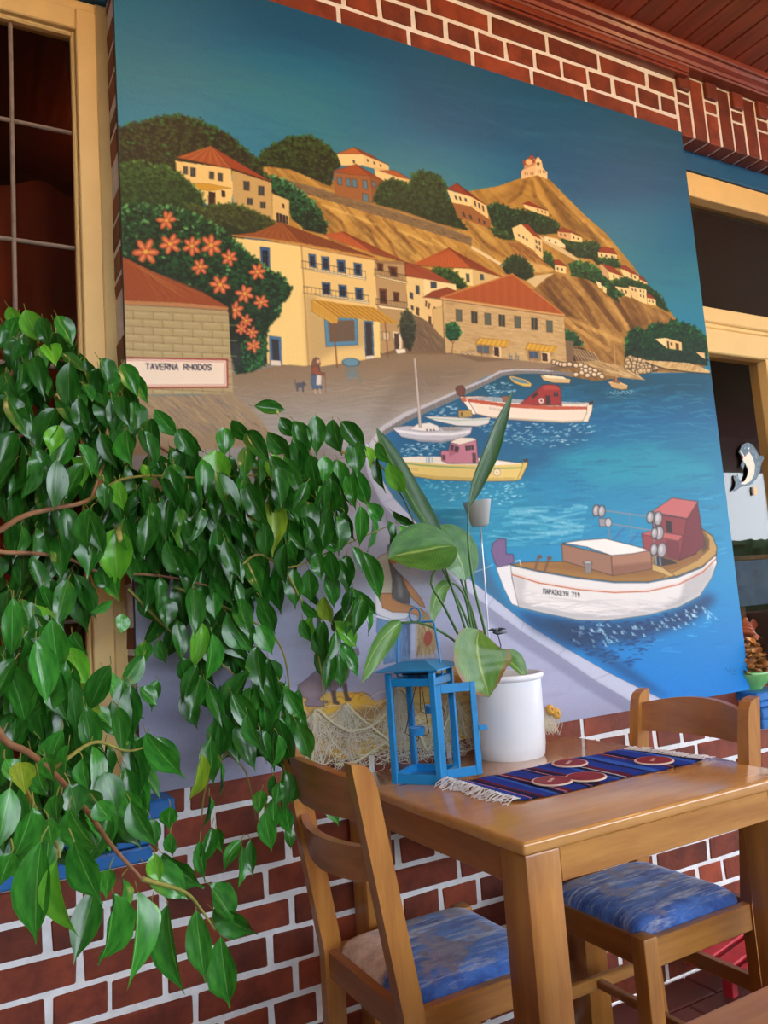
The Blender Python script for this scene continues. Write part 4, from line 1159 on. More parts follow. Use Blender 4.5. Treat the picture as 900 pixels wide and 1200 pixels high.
    p.poly(I(660, 168, 686, 164, 716, 168, 728, 182, 668, 182), (176, 66, 56))
    p.poly(I(672, 204, 690, 204, 692, 240, 674, 240), (70, 40, 38))
    p.poly(I(704, 192, 720, 192, 720, 208, 704, 208), (40, 40, 44))
    p.line(I(712, 192, 712, 208), .7, (206, 170, 150))
    p.poly(I(620, 206, 640, 188, 644, 200, 626, 216), (60, 36, 36))
    p.ell(*I(657, 224)[0], 3, 3.2, (230, 216, 200), outline=(90, 50, 44), ow=.5)
    p.ell(*I(657, 224)[0], 1.4, 1.5, (150, 60, 52))
    p.poly(I(508, 206, 536, 206, 540, 230, 514, 228), (140, 92, 70), outline=(60, 44, 36), ow=.5)
    for x in (478, 490):
        p.line(I(x, 224, x, 204, x + 8, 206), 1., (84, 130, 150))
    for k in range(9):
        p.line(I(463 + k * 7, 248 + k * 1.2, 463 + k * 7, 256 + k * 1.2), .6, (90, 70, 64), .9)
    # pale sail boat (left) and the open boat behind it
    p.poly(I(212, 282, 300, 284, 400, 290, 466, 286, 458, 310, 420, 320, 340, 318, 260, 300), (216, 214, 206), outline=(70, 72, 76), ow=.8)
    p.line(I(240, 290, 340, 298, 460, 294), .9, (120, 160, 120))
    p.poly(I(344, 262, 392, 258, 398, 284, 346, 288), (178, 146, 74), outline=(80, 62, 40), ow=.6)
    p.poly(I(352, 268, 362, 266, 362, 282, 354, 284), (110, 86, 50))
    p.poly(I(92, 324, 150, 318, 260, 322, 398, 322, 390, 350, 350, 368, 280, 382, 200, 378, 130, 360), (186, 184, 188), outline=(66, 68, 76), ow=.9)
    p.poly(I(104, 332, 200, 344, 320, 346, 392, 334, 388, 344, 320, 356, 200, 354, 116, 342), (226, 224, 224))
    p.poly(I(130, 356, 200, 370, 280, 374, 350, 362, 280, 382, 200, 379), (140, 140, 150), .8)
    p.poly(I(160, 332, 190, 312, 236, 306, 268, 318, 276, 336, 220, 340), (228, 222, 212), outline=(110, 106, 104), ow=.6)
    for x in (226, 240, 252):
        p.ell(*I(x, 334)[0], 1.1, 1.2, (90, 80, 76))
    p.poly(I(276, 326, 380, 328, 340, 338, 290, 338), (150, 146, 140))
    p.line(I(304, 330, 318, 318, 330, 332), .8, (160, 124, 84))
    p.poly(I(176, 64, 184, 64, 206, 322, 196, 322), (190, 174, 160), outline=(90, 78, 70), ow=.5)
    p.line(I(184, 100, 290, 286), .5, (150, 140, 132))
    p.line(I(186, 130, 250, 240), .5, (150, 140, 132))
    # pink cabin boat
    p.poly(I(112, 442, 160, 434, 300, 434, 440, 440, 560, 456, 590, 458, 606, 446, 604, 466, 580, 516, 560, 526, 420, 528, 260, 522, 160, 506, 120, 470), (222, 194, 112), outline=(64, 58, 46), ow=.9)
    p.poly(I(114, 442, 160, 434, 300, 434, 440, 442, 560, 458, 586, 462, 500, 466, 300, 464, 130, 452), (232, 224, 206))
    p.line(I(118, 456, 200, 466, 320, 474, 460, 480, 586, 476), 1.6, (96, 150, 96))
    p.poly(I(140, 490, 260, 508, 420, 514, 560, 512, 556, 524, 420, 526, 260, 520, 160, 505), (190, 160, 84), .8)
    p.poly(I(590, 452, 606, 444, 604, 466, 580, 518, 562, 526, 580, 488), (218, 186, 96), outline=(70, 60, 40), ow=.6)
    p.poly(I(588, 444, 606, 442, 606, 456, 592, 456), (66, 56, 50))
    p.poly(I(278, 420, 284, 410, 308, 412, 316, 378, 412, 372, 420, 460, 304, 460, 282, 450), (190, 122, 136), outline=(80, 50, 56), ow=.8)
    p.poly(I(308, 410, 318, 380, 346, 386, 338, 420, 310, 434), (166, 100, 114))
    p.poly(I(312, 380, 350, 362, 400, 364, 414, 372, 350, 390), (232, 222, 204), outline=(90, 74, 70), ow=.6)
    p.poly(I(318, 390, 328, 392, 324, 412, 314, 410), (70, 56, 62))
    p.poly(I(332, 394, 348, 398, 344, 418, 328, 416), (70, 56, 62))
    p.poly(I(370, 394, 402, 390, 404, 408, 372, 412), (70, 56, 62))
    p.line(I(381, 392, 382, 410), .8, (190, 122, 136))
    p.line(I(392, 392, 393, 410), .8, (190, 122, 136))
    p.poly(I(396, 420, 410, 420, 412, 460, 398, 460), (92, 60, 70))
    p.poly(I(282, 426, 296, 428, 296, 450, 284, 446), (96, 64, 74))
    p.ell(*I(490, 494)[0], 3.6, 3.8, (236, 222, 196), outline=(130, 96, 60), ow=.5)
    p.ell(*I(490, 494)[0], 1.7, 1.8, (214, 184, 104))
    for x in (224, 236):
        p.line(I(x, 458, x, 432, x + 9, 434, x + 9, 456), 1., (90, 140, 170))
    for k in range(9):
        p.line(I(134 + k * 7, 474 + k * .9, 134 + k * 7, 481 + k * .9), .5, (120, 90, 50), .9)
    # ------------------------------------------------------------ large white boat
    p.poly(J(120, 430, 260, 462, 420, 474, 600, 458, 760, 380, 790, 400, 700, 480, 520, 540, 300, 560, 180, 500), (36, 54, 84), .75, soft=6)
    hull = J(106, 288, 200, 310, 330, 332, 450, 346, 560, 346, 660, 328, 740, 296, 784, 252, 788, 280, 770, 330, 730, 390, 660, 426, 560, 452, 420, 470, 330, 468, 220, 446, 130, 424)
    p.poly(hull, (226, 222, 214), outline=(70, 66, 64), ow=1)
    for q, c, a in ((J(124, 400, 220, 426, 330, 446, 450, 448, 600, 424, 700, 384, 660, 424, 560, 450, 420, 468, 330, 466, 220, 444, 132, 424), (168, 164, 164), .8), (J(112, 320, 160, 330, 150, 420, 130, 420), (176, 172, 172), .6), (J(680, 340, 780, 280, 770, 330, 730, 388, 660, 424), (170, 166, 164), .7)):
        p.poly(q, c, a, soft=2.5)
    p.streaks(J(140, 360, 300, 400, 600, 400, 700, 380, 600, 440, 400, 460, 160, 420), 90, (20, 60), (.8, 2.4), [(186, 180, 176), (244, 240, 234), (206, 200, 196)], .02, .4)
    p.line(J(110, 318, 200, 346, 330, 368, 450, 378, 560, 374, 660, 352, 740, 312, 784, 268), 1.7, (206, 92, 66))
    p.line(J(112, 312, 200, 340, 330, 362, 450, 372, 560, 368, 660, 346, 740, 306), .5, (230, 170, 150), .8)
    deck = J(110, 286, 150, 278, 280, 276, 560, 262, 700, 206, 740, 168, 772, 190, 788, 230, 786, 254, 740, 292, 660, 324, 560, 342, 450, 342, 330, 328, 200, 306)
    p.poly(deck, (156, 114, 56), outline=(64, 48, 30), ow=.9)
    p.poly(J(200, 290, 330, 312, 450, 326, 560, 326, 640, 310, 600, 290, 440, 300, 300, 280), (130, 92, 44), .6, soft=2)
    p.poly(J(742, 170, 772, 192, 788, 230, 784, 252, 740, 290, 660, 322, 600, 334, 640, 312, 720, 274, 762, 236, 762, 204), (184, 144, 80), outline=(70, 52, 30), ow=.7)
    p.poly(J(640, 262, 740, 232, 760, 216, 764, 234, 720, 270, 650, 300, 600, 306), (140, 98, 46))
    p.poly(J(742, 180, 760, 206, 758, 232, 740, 248, 738, 220), (74, 52, 30), .75, soft=1.5)
    p.poly(J(586, 258, 640, 270, 658, 282, 600, 292, 580, 282), (60, 44, 34))
    p.poly(J(574, 284, 606, 294, 648, 322, 632, 326, 600, 312, 572, 304), (196, 160, 96), outline=(80, 60, 36), ow=.6)
    # engine box
    p.poly(J(276, 218, 440, 256, 444, 322, 280, 274), (150, 110, 86), outline=(60, 44, 34), ow=.9)
    p.poly(J(440, 256, 570, 238, 574, 300, 444, 322), (164, 118, 92), outline=(60, 44, 34), ow=.9)
    p.poly(J(440, 290, 572, 276, 574, 300, 444, 322), (120, 80, 60), .6, soft=1.5)
    p.poly(J(280, 214, 340, 206, 420, 200, 570, 238, 510, 250, 440, 256, 360, 228), (238, 232, 222), outline=(60, 48, 40), ow=1)
    p.ell(*J(362, 280)[0], 4.4, 1.6, (190, 184, 178), outline=(70, 64, 60), ow=.6)
    p.poly(J(352, 282, 374, 282, 374, 314, 354, 314), (130, 126, 124), outline=(60, 56, 52), ow=.5)
    p.line(J(200, 262, 188, 304), 3.2, (120, 88, 66))
    p.line(J(234, 266, 220, 308), 3.2, (120, 88, 66))
    p.ell(*J(204, 260)[0], 2.8, 2.4, (110, 80, 60))
    p.ell(*J(236, 264)[0], 2.8, 2.4, (110, 80, 60))
    # wheel house
    p.poly(J(574, 118, 700, 136, 720, 250, 664, 272, 580, 240), (136, 60, 62), outline=(60, 30, 30), ow=.9)
    p.poly(J(690, 132, 724, 82, 748, 222, 716, 250, 664, 270), (116, 48, 52), outline=(60, 30, 30), ow=.7)
    p.poly(J(572, 112, 640, 66, 726, 78, 690, 134), (190, 104, 100), outline=(70, 36, 34), ow=.9)
    p.poly(J(620, 140, 638, 144, 640, 182, 622, 178), (48, 32, 34), outline=(90, 46, 44), ow=.6)
    p.poly(J(540, 184, 570, 174, 676, 190, 660, 210, 548, 192), (186, 98, 94), outline=(70, 36, 34), ow=.8)
    p.poly(J(540, 186, 660, 208, 664, 272, 600, 258, 546, 232), (144, 66, 68), outline=(66, 34, 34), ow=.8)
    p.poly(J(620, 204, 660, 210, 664, 270, 624, 262), (108, 46, 50), .8)
    # net winch gear
    p.line(J(420, 108, 580, 130), 2.2, (120, 134, 146))
    p.line(J(432, 150, 592, 176), 2.2, (120, 134, 146))
    p.line(J(430, 160, 436, 200), 2., (110, 126, 140))
    p.line(J(500, 126, 508, 194), 1.6, (110, 126, 140))
    p.line(J(482, 166, 448, 202), 2.4, (60, 110, 160))
    p.line(J(530, 182, 500, 216), 2.4, (60, 110, 160))
    p.line(J(586, 258, 588, 284), 2, (110, 150, 180))
    p.line(J(600, 262, 602, 288), 2, (110, 150, 180))
    p.line(J(580, 110, 582, 260), 2.2, (116, 110, 112))
    for (x, y, w) in [(390, 108, 1), (408, 110, 1), (568, 130, 1), (594, 134, 1.2), (598, 182, 1.25), (582, 182, .9), (606, 238, 1.3), (580, 236, 1)]:
        p.ell(*J(x, y)[0], 3.6 * w, 6.2 * w, (164, 158, 156), .1, outline=(64, 60, 62), ow=.9)
        p.ell(*J(x - 2, y - 3)[0], 1.5 * w, 3.2 * w, (206, 202, 200), .1, .8)
    p.poly(J(398, 134, 430, 134, 438, 146, 430, 160, 402, 160), (150, 146, 146), outline=(64, 60, 62), ow=.8)
    p.ell(*J(430, 147)[0], 3.4, 4.8, (190, 186, 186), 0, outline=(64, 60, 62), ow=.7)
    # bow post
    p.poly(J(44, 240, 50, 214, 70, 200, 92, 202, 94, 250, 116, 252, 120, 278, 70, 300, 56, 280), (120, 96, 132), outline=(60, 48, 66), ow=.9)
    p.poly(J(60, 296, 108, 286, 112, 330, 134, 424, 112, 416, 84, 360), (232, 228, 224), outline=(84, 80, 80), ow=.8)
    p.line(J(122, 276, 138, 272, 142, 288), 1.3, (220, 214, 206))
    p.line(J(-40, 312, -10, 310, 20, 300, 50, 286), 1., (190, 206, 214), .9)
    lettering(p, '\u03a0APA\u03a3KEYH 719', *J(216, 366)[0], *J(338, 380)[0], 5.0, 1.05, (44, 44, 48), .32)
    # broken reflection
    for x, y in p.inside(J(260, 480, 520, 470, 720, 420, 730, 450, 600, 530, 480, 640, 330, 580), 220):
        d = rng.uniform(2, 6)
        p.line([(x, y), (x + d, y - rng.uniform(-1, 1.6))], rng.uniform(1, 2.4), (24, 50, 92), rng.uniform(.35, .8))
    for x, y in p.inside(J(290, 490, 600, 470, 720, 420, 770, 420, 790, 470, 640, 500, 380, 560, 300, 540), 70):
        d = rng.uniform(1.5, 3)
        p.line([(x - d, y - 1), (x, y), (x - .5 * d, y + 1.4), (x + d, y + 2)], rng.uniform(.8, 1.2), (200, 230, 240), rng.uniform(.5, .95))
    p.poly(L(250, 115, 330, 125, 420, 200, 640, 360, 560, 330, 400, 230, 290, 160), (34, 56, 84), .55, soft=5)
    # signature
    for q in ((848, 786, 851, 783, 853, 787, 856, 783, 857, 787), (859, 784, 861, 787, 863, 784), (858, 790, 862, 790)):
        p.line([(q[i], q[i + 1]) for i in range(0, len(q), 2)], .8, (20, 70, 120), .7)
    # ------------------------------------------------------------ flowering bush and tavern hut
    bush = B(-6, 20, 60, 0, 160, 4, 260, 12, 330, 30, 400, 70, 470, 110, 540, 160, 600, 220, 660, 270, 720, 310, 780, 345, 825, 400, 815, 440, 770, 480, 770, 530, 720, 580, 706, 620, 706, 760, 640, 800, 560, 812, 530, 700, 520, 480, 380, 420, 200, 320, -6, 250)
    tree(p, bush, 1700, (1.5, 3.2), dark=(12, 34, 16), mid=(26, 78, 36), lite=(104, 166, 96))
    p.poly(B(440, 390, 560, 400, 560, 560, 640, 620, 600, 700, 545, 700, 525, 480), (26, 30, 18), .6, soft=4)
    p.poly(B(535, 640, 590, 680, 580, 780, 548, 800, 540, 720), (54, 54, 56), .8, soft=4)
    p.dabs(B(580, 640, 700, 620, 700, 770, 600, 800), 160, (1.2, 2.4), [(20, 60, 24), (34, 96, 40), (54, 124, 60)])
    for i, (x, y, r) in enumerate([(225, 75, 11), (126, 225, 15), (243, 188, 12.5), (348, 198, 11), (440, 194, 12.5), (526, 254, 9.5), (387, 297, 9.5), (662, 321, 9.5), (483, 384, 11.5), (601, 426, 10.5), (680, 467, 8.5), (553, 505, 10), (606, 556, 7.5), (585, 594, 7), (635, 612, 7), (642, 676, 8)]):
        flower(p, *B(x, y)[0], r, i + 3)
    p.poly(B(-8, 225, 120, 280, 300, 370, 540, 470, 540, 520, 300, 460, -8, 330), (18, 38, 18), soft=.6)
    # hut
    p.poly(B(-8, 470, 40, 466, 520, 500, 545, 905, 140, 910, -8, 900), (170, 152, 108))
    for r in range(11):
        y0 = 510 + r * 37
        p.line(B(-6, y0 - 6, 200, y0 + 4, 526 + r, y0 + 18), .9, (112, 94, 60), .85)
        for k in range(6):
            x = -30 + k * 95 + (r % 2) * 46
            if x < 520:
                yy = y0 + (x + 6) * .045
                p.line(B(x, yy, x + 3, yy + 36), .9, (112, 94, 60), .8)
                p.line(B(x + 8, yy + 6, x + 70, yy + 9), 1.6, (196, 180, 136), .45)
    p.poly(B(-8, 240, 36, 258, 180, 330, 400, 420, 524, 492, 300, 478, -8, 466), (160, 68, 36))
    for k in range(46):
        t = rng.random()
        x0 = 30 + t * 60
        p.line(B(x0 + t * 60, 268 + t * 60, x0 + 60 + rng.uniform(60, 330) * (1 - .2 * t), 300 + rng.uniform(90, 170)), .8, [(196, 108, 68), (124, 46, 24), (180, 84, 48)][rng.integers(3)], .45)
    p.poly(B(-8, 458, 300, 470, 524, 492, 518, 506, 300, 490, -8, 474), (186, 120, 84))
    p.line(B(-8, 478, 300, 492, 518, 508), 1.2, (84, 64, 44), .8)
    p.poly(B(-8, 736, 60, 734, 516, 742, 518, 874, 130, 876, -8, 872), (226, 206, 180), outline=(152, 52, 48), ow=2.2)
    p.poly(B(-8, 746, 60, 746, 502, 754, 504, 862, 130, 864, -8, 860), (236, 216, 190), outline=(190, 96, 88), ow=.7)
    lettering(p, 'TAVERNA RHODOS', *B(127, 762)[0], *B(446, 766)[0], 6.4, 1.5, (52, 48, 60), .28)
    p.poly(B(-8, 905, 140, 908, 545, 905, 660, 1010, 760, 1140, 200, 1200, -8, 1200), (150, 128, 98), soft=1.5)
    p.streaks(B(60, 915, 545, 910, 650, 1010, 700, 1100, 200, 1130), 150, (8, 30), (.7, 2.2), [(186, 156, 110), (112, 98, 84), (120, 112, 112)], .75, .4)
    # woman, cat, stool
    p.poly(H(168, 100, 176, 78, 188, 70, 202, 76, 208, 96, 204, 112, 206, 130, 196, 146, 172, 146), (116, 84, 66), outline=(60, 46, 38), ow=.6)
    p.ell(*H(198, 88)[0], 1.9, 2.2, (206, 160, 124))
    p.poly(H(170, 112, 196, 108, 206, 134, 226, 140, 222, 150, 196, 150, 170, 140), (140, 78, 60), outline=(70, 44, 36), ow=.5)
    p.poly(H(168, 146, 210, 148, 214, 208, 176, 212, 166, 180), (78, 100, 120), outline=(50, 58, 68), ow=.6)
    p.poly(H(192, 148, 212, 150, 212, 192, 190, 192), (214, 204, 188), outline=(120, 110, 96), ow=.4)
    p.line(H(184, 212, 186, 228), 1.8, (200, 160, 130))
    p.line(H(204, 210, 208, 228), 1.8, (200, 160, 130))
    p.line(H(228, 136, 232, 226), 1., (120, 84, 58))
    p.poly(H(100, 184, 132, 180, 140, 178, 144, 192, 134, 200, 136, 222, 128, 222, 126, 204, 112, 204, 110, 220, 104, 220, 100, 200), (84, 84, 92))
    p.line(H(100, 190, 94, 178, 98, 166), 1.1, (84, 84, 92))
    p.poly(H(128, 184, 130, 176, 136, 182, 142, 176, 144, 192, 132, 196), (78, 78, 86))
    for q in (H(326, 104, 320, 176), H(340, 108, 338, 172), H(366, 104, 378, 178), H(352, 108, 354, 164), H(324, 138, 370, 136), H(330, 152, 372, 152)):
        p.line(q, 1.5, (92, 130, 144))
    p.ell(*H(342, 92)[0], 9.2, 4.4, (100, 140, 154), .03, outline=(54, 84, 98), ow=.7)
    # ------------------------------------------------------------ the net mender, his dog and the heaped nets
    p.poly([(340, 830), (350, 815), (380, 812), (400, 810), (425, 812), (440, 822), (452, 818), (480, 800), (520, 780), (560, 760), (590, 790), (640, 845), (660, 880), (330, 910)], (196, 160, 88))
    p.streaks([(340, 840), (400, 820), (460, 822), (540, 780), (600, 810), (640, 850), (340, 900)], 260, (10, 40), (1, 3), [(214, 182, 116), (150, 116, 60), (226, 190, 110), (130, 100, 58)], -.15, .35)
    p.poly([(345, 846), (420, 850), (470, 840), (470, 852), (420, 868), (350, 866)], (120, 96, 70), .5, soft=3)
    p.poly([(360, 880), (420, 892), (460, 870), (470, 890), (380, 905)], (84, 70, 60), .6, soft=3)
    p.poly(N(390, 770, 440, 760, 530, 780, 640, 750, 700, 760, 600, 810, 440, 840, 390, 800), (206, 160, 52), .9, soft=1)
    p.poly(N(340, 510, 380, 470, 440, 430, 520, 405, 590, 410, 640, 440, 680, 490, 620, 500, 520, 520, 420, 560, 350, 560), (206, 164, 66), soft=1)
    p.poly(N(500, 520, 620, 500, 690, 490, 740, 520, 640, 590, 520, 620, 480, 590), (140, 116, 78), .9, soft=2)
    for (x, y, rx, ry) in [(390, 520, 40, 60), (440, 500, 50, 70), (540, 440, 50, 36), (580, 450, 60, 50), (610, 470, 50, 60), (270, 540, 50, 30), (300, 570, 40, 40), (430, 800, 40, 40), (480, 800, 40, 50), (600, 790, 60, 40), (260, 520, 40, 24)]:
        cx, cy = N(x, y)[0]
        q = [(cx + rx / 5.6 * math.cos(a), cy + ry / 5.6 * math.sin(a)) for a in np.linspace(3.3, 5.9, 9)]
        p.line(q, .9, (120, 84, 30), .8)
    for k in range(40):
        x, y = p.inside([(480, 806), (560, 766), (610, 830), (560, 880), (470, 880)], 1)[0]
        p.line([(x, y), (x + rng.uniform(-8, 8), y + rng.uniform(6, 14))], .7, (128, 100, 56), .6)
    # dog
    dog = N(160, 390, 170, 350, 210, 325, 260, 280, 300, 250, 380, 235, 420, 225, 470, 220, 490, 200, 500, 160, 520, 120, 560, 110, 566, 150, 540, 170, 510, 240, 494, 300, 480, 330, 490, 400, 495, 430, 516, 445, 510, 458, 480, 456, 470, 420, 455, 350, 440, 360, 415, 380, 412, 430, 420, 460, 438, 468, 434, 482, 400, 476, 392, 440, 380, 390, 350, 380, 340, 410, 300, 445, 320, 460, 360, 458, 356, 470, 330, 474, 340, 490, 300, 496, 220, 492, 210, 470, 230, 445, 190, 430, 165, 415)
    p.poly(dog, (128, 112, 122), outline=(64, 54, 60), ow=.9)
    p.poly(N(190, 360, 230, 330, 290, 340, 310, 390, 280, 430, 220, 430, 190, 400), (158, 138, 142), .8, soft=2.5)
    p.poly(N(330, 300, 440, 260, 450, 340, 380, 380, 340, 370), (96, 82, 88), .6, soft=2.5)
    p.poly(N(386, 390, 412, 390, 420, 460, 436, 470, 432, 480, 400, 474), (84, 66, 64), .8)
    p.poly(N(460, 340, 486, 340, 494, 430, 514, 446, 508, 456, 480, 454), (84, 66, 64), .8)
    # man
    p.poly(Kk(210, 520, 300, 540, 400, 545, 402, 760, 250, 790, 244, 700, 206, 600), (98, 128, 164), outline=(58, 74, 100), ow=.7)
    p.poly(Kk(360, 540, 402, 545, 402, 740, 372, 740), (70, 84, 110), .8, soft=1.5)
    p.streaks(Kk(220, 540, 390, 560, 390, 740, 260, 760, 240, 640), 50, (10, 30), (.8, 2), [(118, 150, 186), (78, 104, 140)], 1.5, .4)
    p.poly(Kk(196, 380, 240, 370, 300, 460, 380, 480, 400, 500, 380, 525, 300, 530, 230, 510, 204, 490), (206, 206, 214), outline=(100, 100, 110), ow=.7)
    p.line(Kk(208, 512, 290, 534, 380, 536), 1.6, (226, 232, 240))
    p.poly(Kk(205, 180, 230, 155, 270, 140, 292, 220, 300, 300, 296, 376, 225, 376, 230, 300, 214, 240), (176, 168, 150), outline=(90, 84, 74), ow=.8)
    p.poly(Kk(276, 180, 320, 240, 380, 300, 400, 380, 400, 440, 350, 430, 296, 400, 300, 300), (96, 92, 92), outline=(54, 50, 52), ow=.7)
    p.poly(Kk(320, 260, 350, 290, 360, 400, 340, 400), (146, 142, 142), .7, soft=1.5)
    p.poly(Kk(228, 378, 296, 378, 300, 410, 360, 436, 410, 450, 470, 470, 500, 500, 470, 515, 400, 490, 300, 486, 240, 460), (188, 124, 92), outline=(96, 56, 40), ow=.8)
    p.poly(Kk(350, 270, 390, 310, 440, 370, 480, 430, 490, 460, 460, 450, 410, 400, 380, 340), (190, 126, 94), outline=(96, 56, 40), ow=.7)
    p.poly(Kk(266, 100, 280, 84, 310, 90, 320, 120, 300, 140, 272, 140), (84, 88, 98))
    p.poly(Kk(278, 130, 320, 110, 350, 130, 345, 190, 300, 210, 280, 180), (176, 112, 76))
    p.poly(Kk(446, 500, 500, 480, 560, 600, 560, 700, 520, 740, 440, 740, 440, 640), (150, 124, 84), .9, soft=1.5)
    for k in range(70):
        x, y = p.inside(Kk(446, 500, 490, 500, 540, 640, 540, 720, 440, 730), 1)[0]
        p.line([(x, y), (x + rng.normal(0, 2), y + rng.uniform(6, 16))], .8, [(206, 190, 150), (96, 70, 44), (176, 150, 100)][rng.integers(3)], .7)
    p.ell(*Kk(508, 640)[0], 5, 9, (150, 70, 56), .1)
    img = p.img.reshape(NY, 2, NX, 2, 3).mean((1, 3))
    img += np.random.default_rng(3).normal(0, 1.6, (NY, NX, 1)).astype(np.float32)
    warm = np.clip((img[..., 0] - img[..., 1] - 45) / 40., 0, 1) * np.clip((img[..., 1] - img[..., 2] - 8) / 16., 0, 1)          # reds lean to brick orange
    img[..., 2] *= 1 - .15 * warm
    img[..., 0] *= 1 - .10 * warm
    img[..., 1] *= 1 + .06 * warm
    s = np.clip(img, 0, 255) / 255.
    s = s + .10 * (s - .45) * (1 - np.abs(2 * s - 1))           # a little more contrast in the colours
    s = np.clip(s, .01, 1)
    return np.where(s <= .04045, s / 12.92, ((s + .055) / 1.055) ** 2.4).astype(np.float32)

# ---------------------------------------------------------------- the painted panel
NX, NY = 780, 860
col = paint_mural(NX, NY)
mural = empty('wall_painting', (0, 0, MZ0))
tag(mural, 'large painted panel of a harbour village with boats hung on the brick wall', 'painting')
MB().bbox(MX0, MX1, .0008, WALL_Y - .001, MZ0, MZ1, .0008).build('board', M['panel_edge'], mural, loc=(0, 0, -MZ0))
me = bpy.data.meshes.new('painted_face')
gx = MX0 + (np.arange(NX) + .5) / NX * (MX1 - MX0); gz = MZ1 - (np.arange(NY) + .5) / NY * (MZ1 - MZ0)
gx[0], gx[-1], gz[0], gz[-1] = MX0, MX1, MZ1, MZ0
X, Zz = np.meshgrid(gx, gz)
co = np.stack([X, np.zeros_like(X), Zz - MZ0], -1).reshape(-1, 3).astype(np.float32)
idx = np.arange(NX * NY).reshape(NY, NX)
q = np.stack([idx[:-1, :-1], idx[1:, :-1], idx[1:, 1:], idx[:-1, 1:]], -1).reshape(-1, 4).astype(np.int32)
me.vertices.add(len(co)); me.vertices.foreach_set('co', co.ravel())
me.loops.add(q.size); me.loops.foreach_set('vertex_index', q.ravel())
me.polygons.add(len(q)); me.polygons.foreach_set('loop_start', np.arange(0, q.size, 4, dtype=np.int32))
me.update(calc_edges=True)
at_ = me.color_attributes.new('paint', 'FLOAT_COLOR', 'POINT')
at_.data.foreach_set('color', np.concatenate([col.reshape(-1, 3), np.ones((NX * NY, 1), np.float32)], 1).ravel())
pm = bpy.data.materials.new('paint'); pm.use_nodes = True
_n, _l = pm.node_tree.nodes, pm.node_tree.links
_a = _n.new('ShaderNodeAttribute'); _a.attribute_name = 'paint'
_p = _n['Principled BSDF']; _p.inputs['Roughness'].default_value = .5; _p.inputs['Specular IOR Level'].default_value = .25
_l.new(_a.outputs['Color'], _p.inputs['Base Color'])
_tc = _n.new('ShaderNodeTexCoord'); _nz = _n.new('ShaderNodeTexNoise'); _nz.inputs['Scale'].default_value = 90.; _nz.inputs['Detail'].default_value = 4.
_bp = _n.new('ShaderNodeBump'); _bp.inputs['Strength'].default_value = .12; _bp.inputs['Distance'].default_value = .002
_l.new(_tc.outputs['Object'], _nz.inputs['Vector']); _l.new(_nz.outputs['Fac'], _bp.inputs['Height']); _l.new(_bp.outputs['Normal'], _p.inputs['Normal'])
me.materials.append(pm)
put('painted_face', me, None, mural)

# ---------------------------------------------------------------- table
TZ = .7516
TX0, TX1, TY0, TY1 = .819, 1.53, -.704, -.008


def make_table(name, label, x0, x1, y0, y1, tz=TZ, top='table_top'):
    t = tag(empty(name, ((x0 + x1) / 2, (y0 + y1) / 2, 0)), label, 'table')
    hx, hy = (x1 - x0) / 2, (y1 - y0) / 2
    MB().bbox(-hx, hx, -hy, hy, tz - .024, tz, .007, seg=3).build('table_top', M[top], t, smooth=True, angle=40)
    a = .008
    for sx in (-1, 1):
        for sy in (-1, 1):
            cx, cy = sx * (hx - a - .037), sy * (hy - a - .037)
            MB().bbox(cx - .037, cx + .037, cy - .037, cy + .037, 0, tz - .024, .005, seg=2).build('leg', M['wood'], t, smooth=True, angle=40)
    for sy in (-1, 1):
        y = sy * (hy - a - .012)
        MB().bbox(-hx + a + .074, hx - a - .074, y - .01, y + .01, tz - .024 - .058, tz - .024, .002).build('apron', M['wood_x'], t)
    for sx in (-1, 1):
        x = sx * (hx - a - .012)
        MB().bbox(x - .01, x + .01, -hy + a + .074, hy - a - .074, tz - .024 - .058, tz - .024, .002).build('apron', M['wood_y'], t)
    return t


make_table('dining_table', 'honey-coloured wooden table with the lantern and plant pot, against the painted panel', TX0, TX1, TY0, TY1)
make_table('dining_table', 'second wooden table, only its far edge showing in the lower right corner', .30, 1.01, -1.92, -1.223, .75, 'wood_x')

# ---------------------------------------------------------------- chairs (face +x, origin on the floor under the seat)


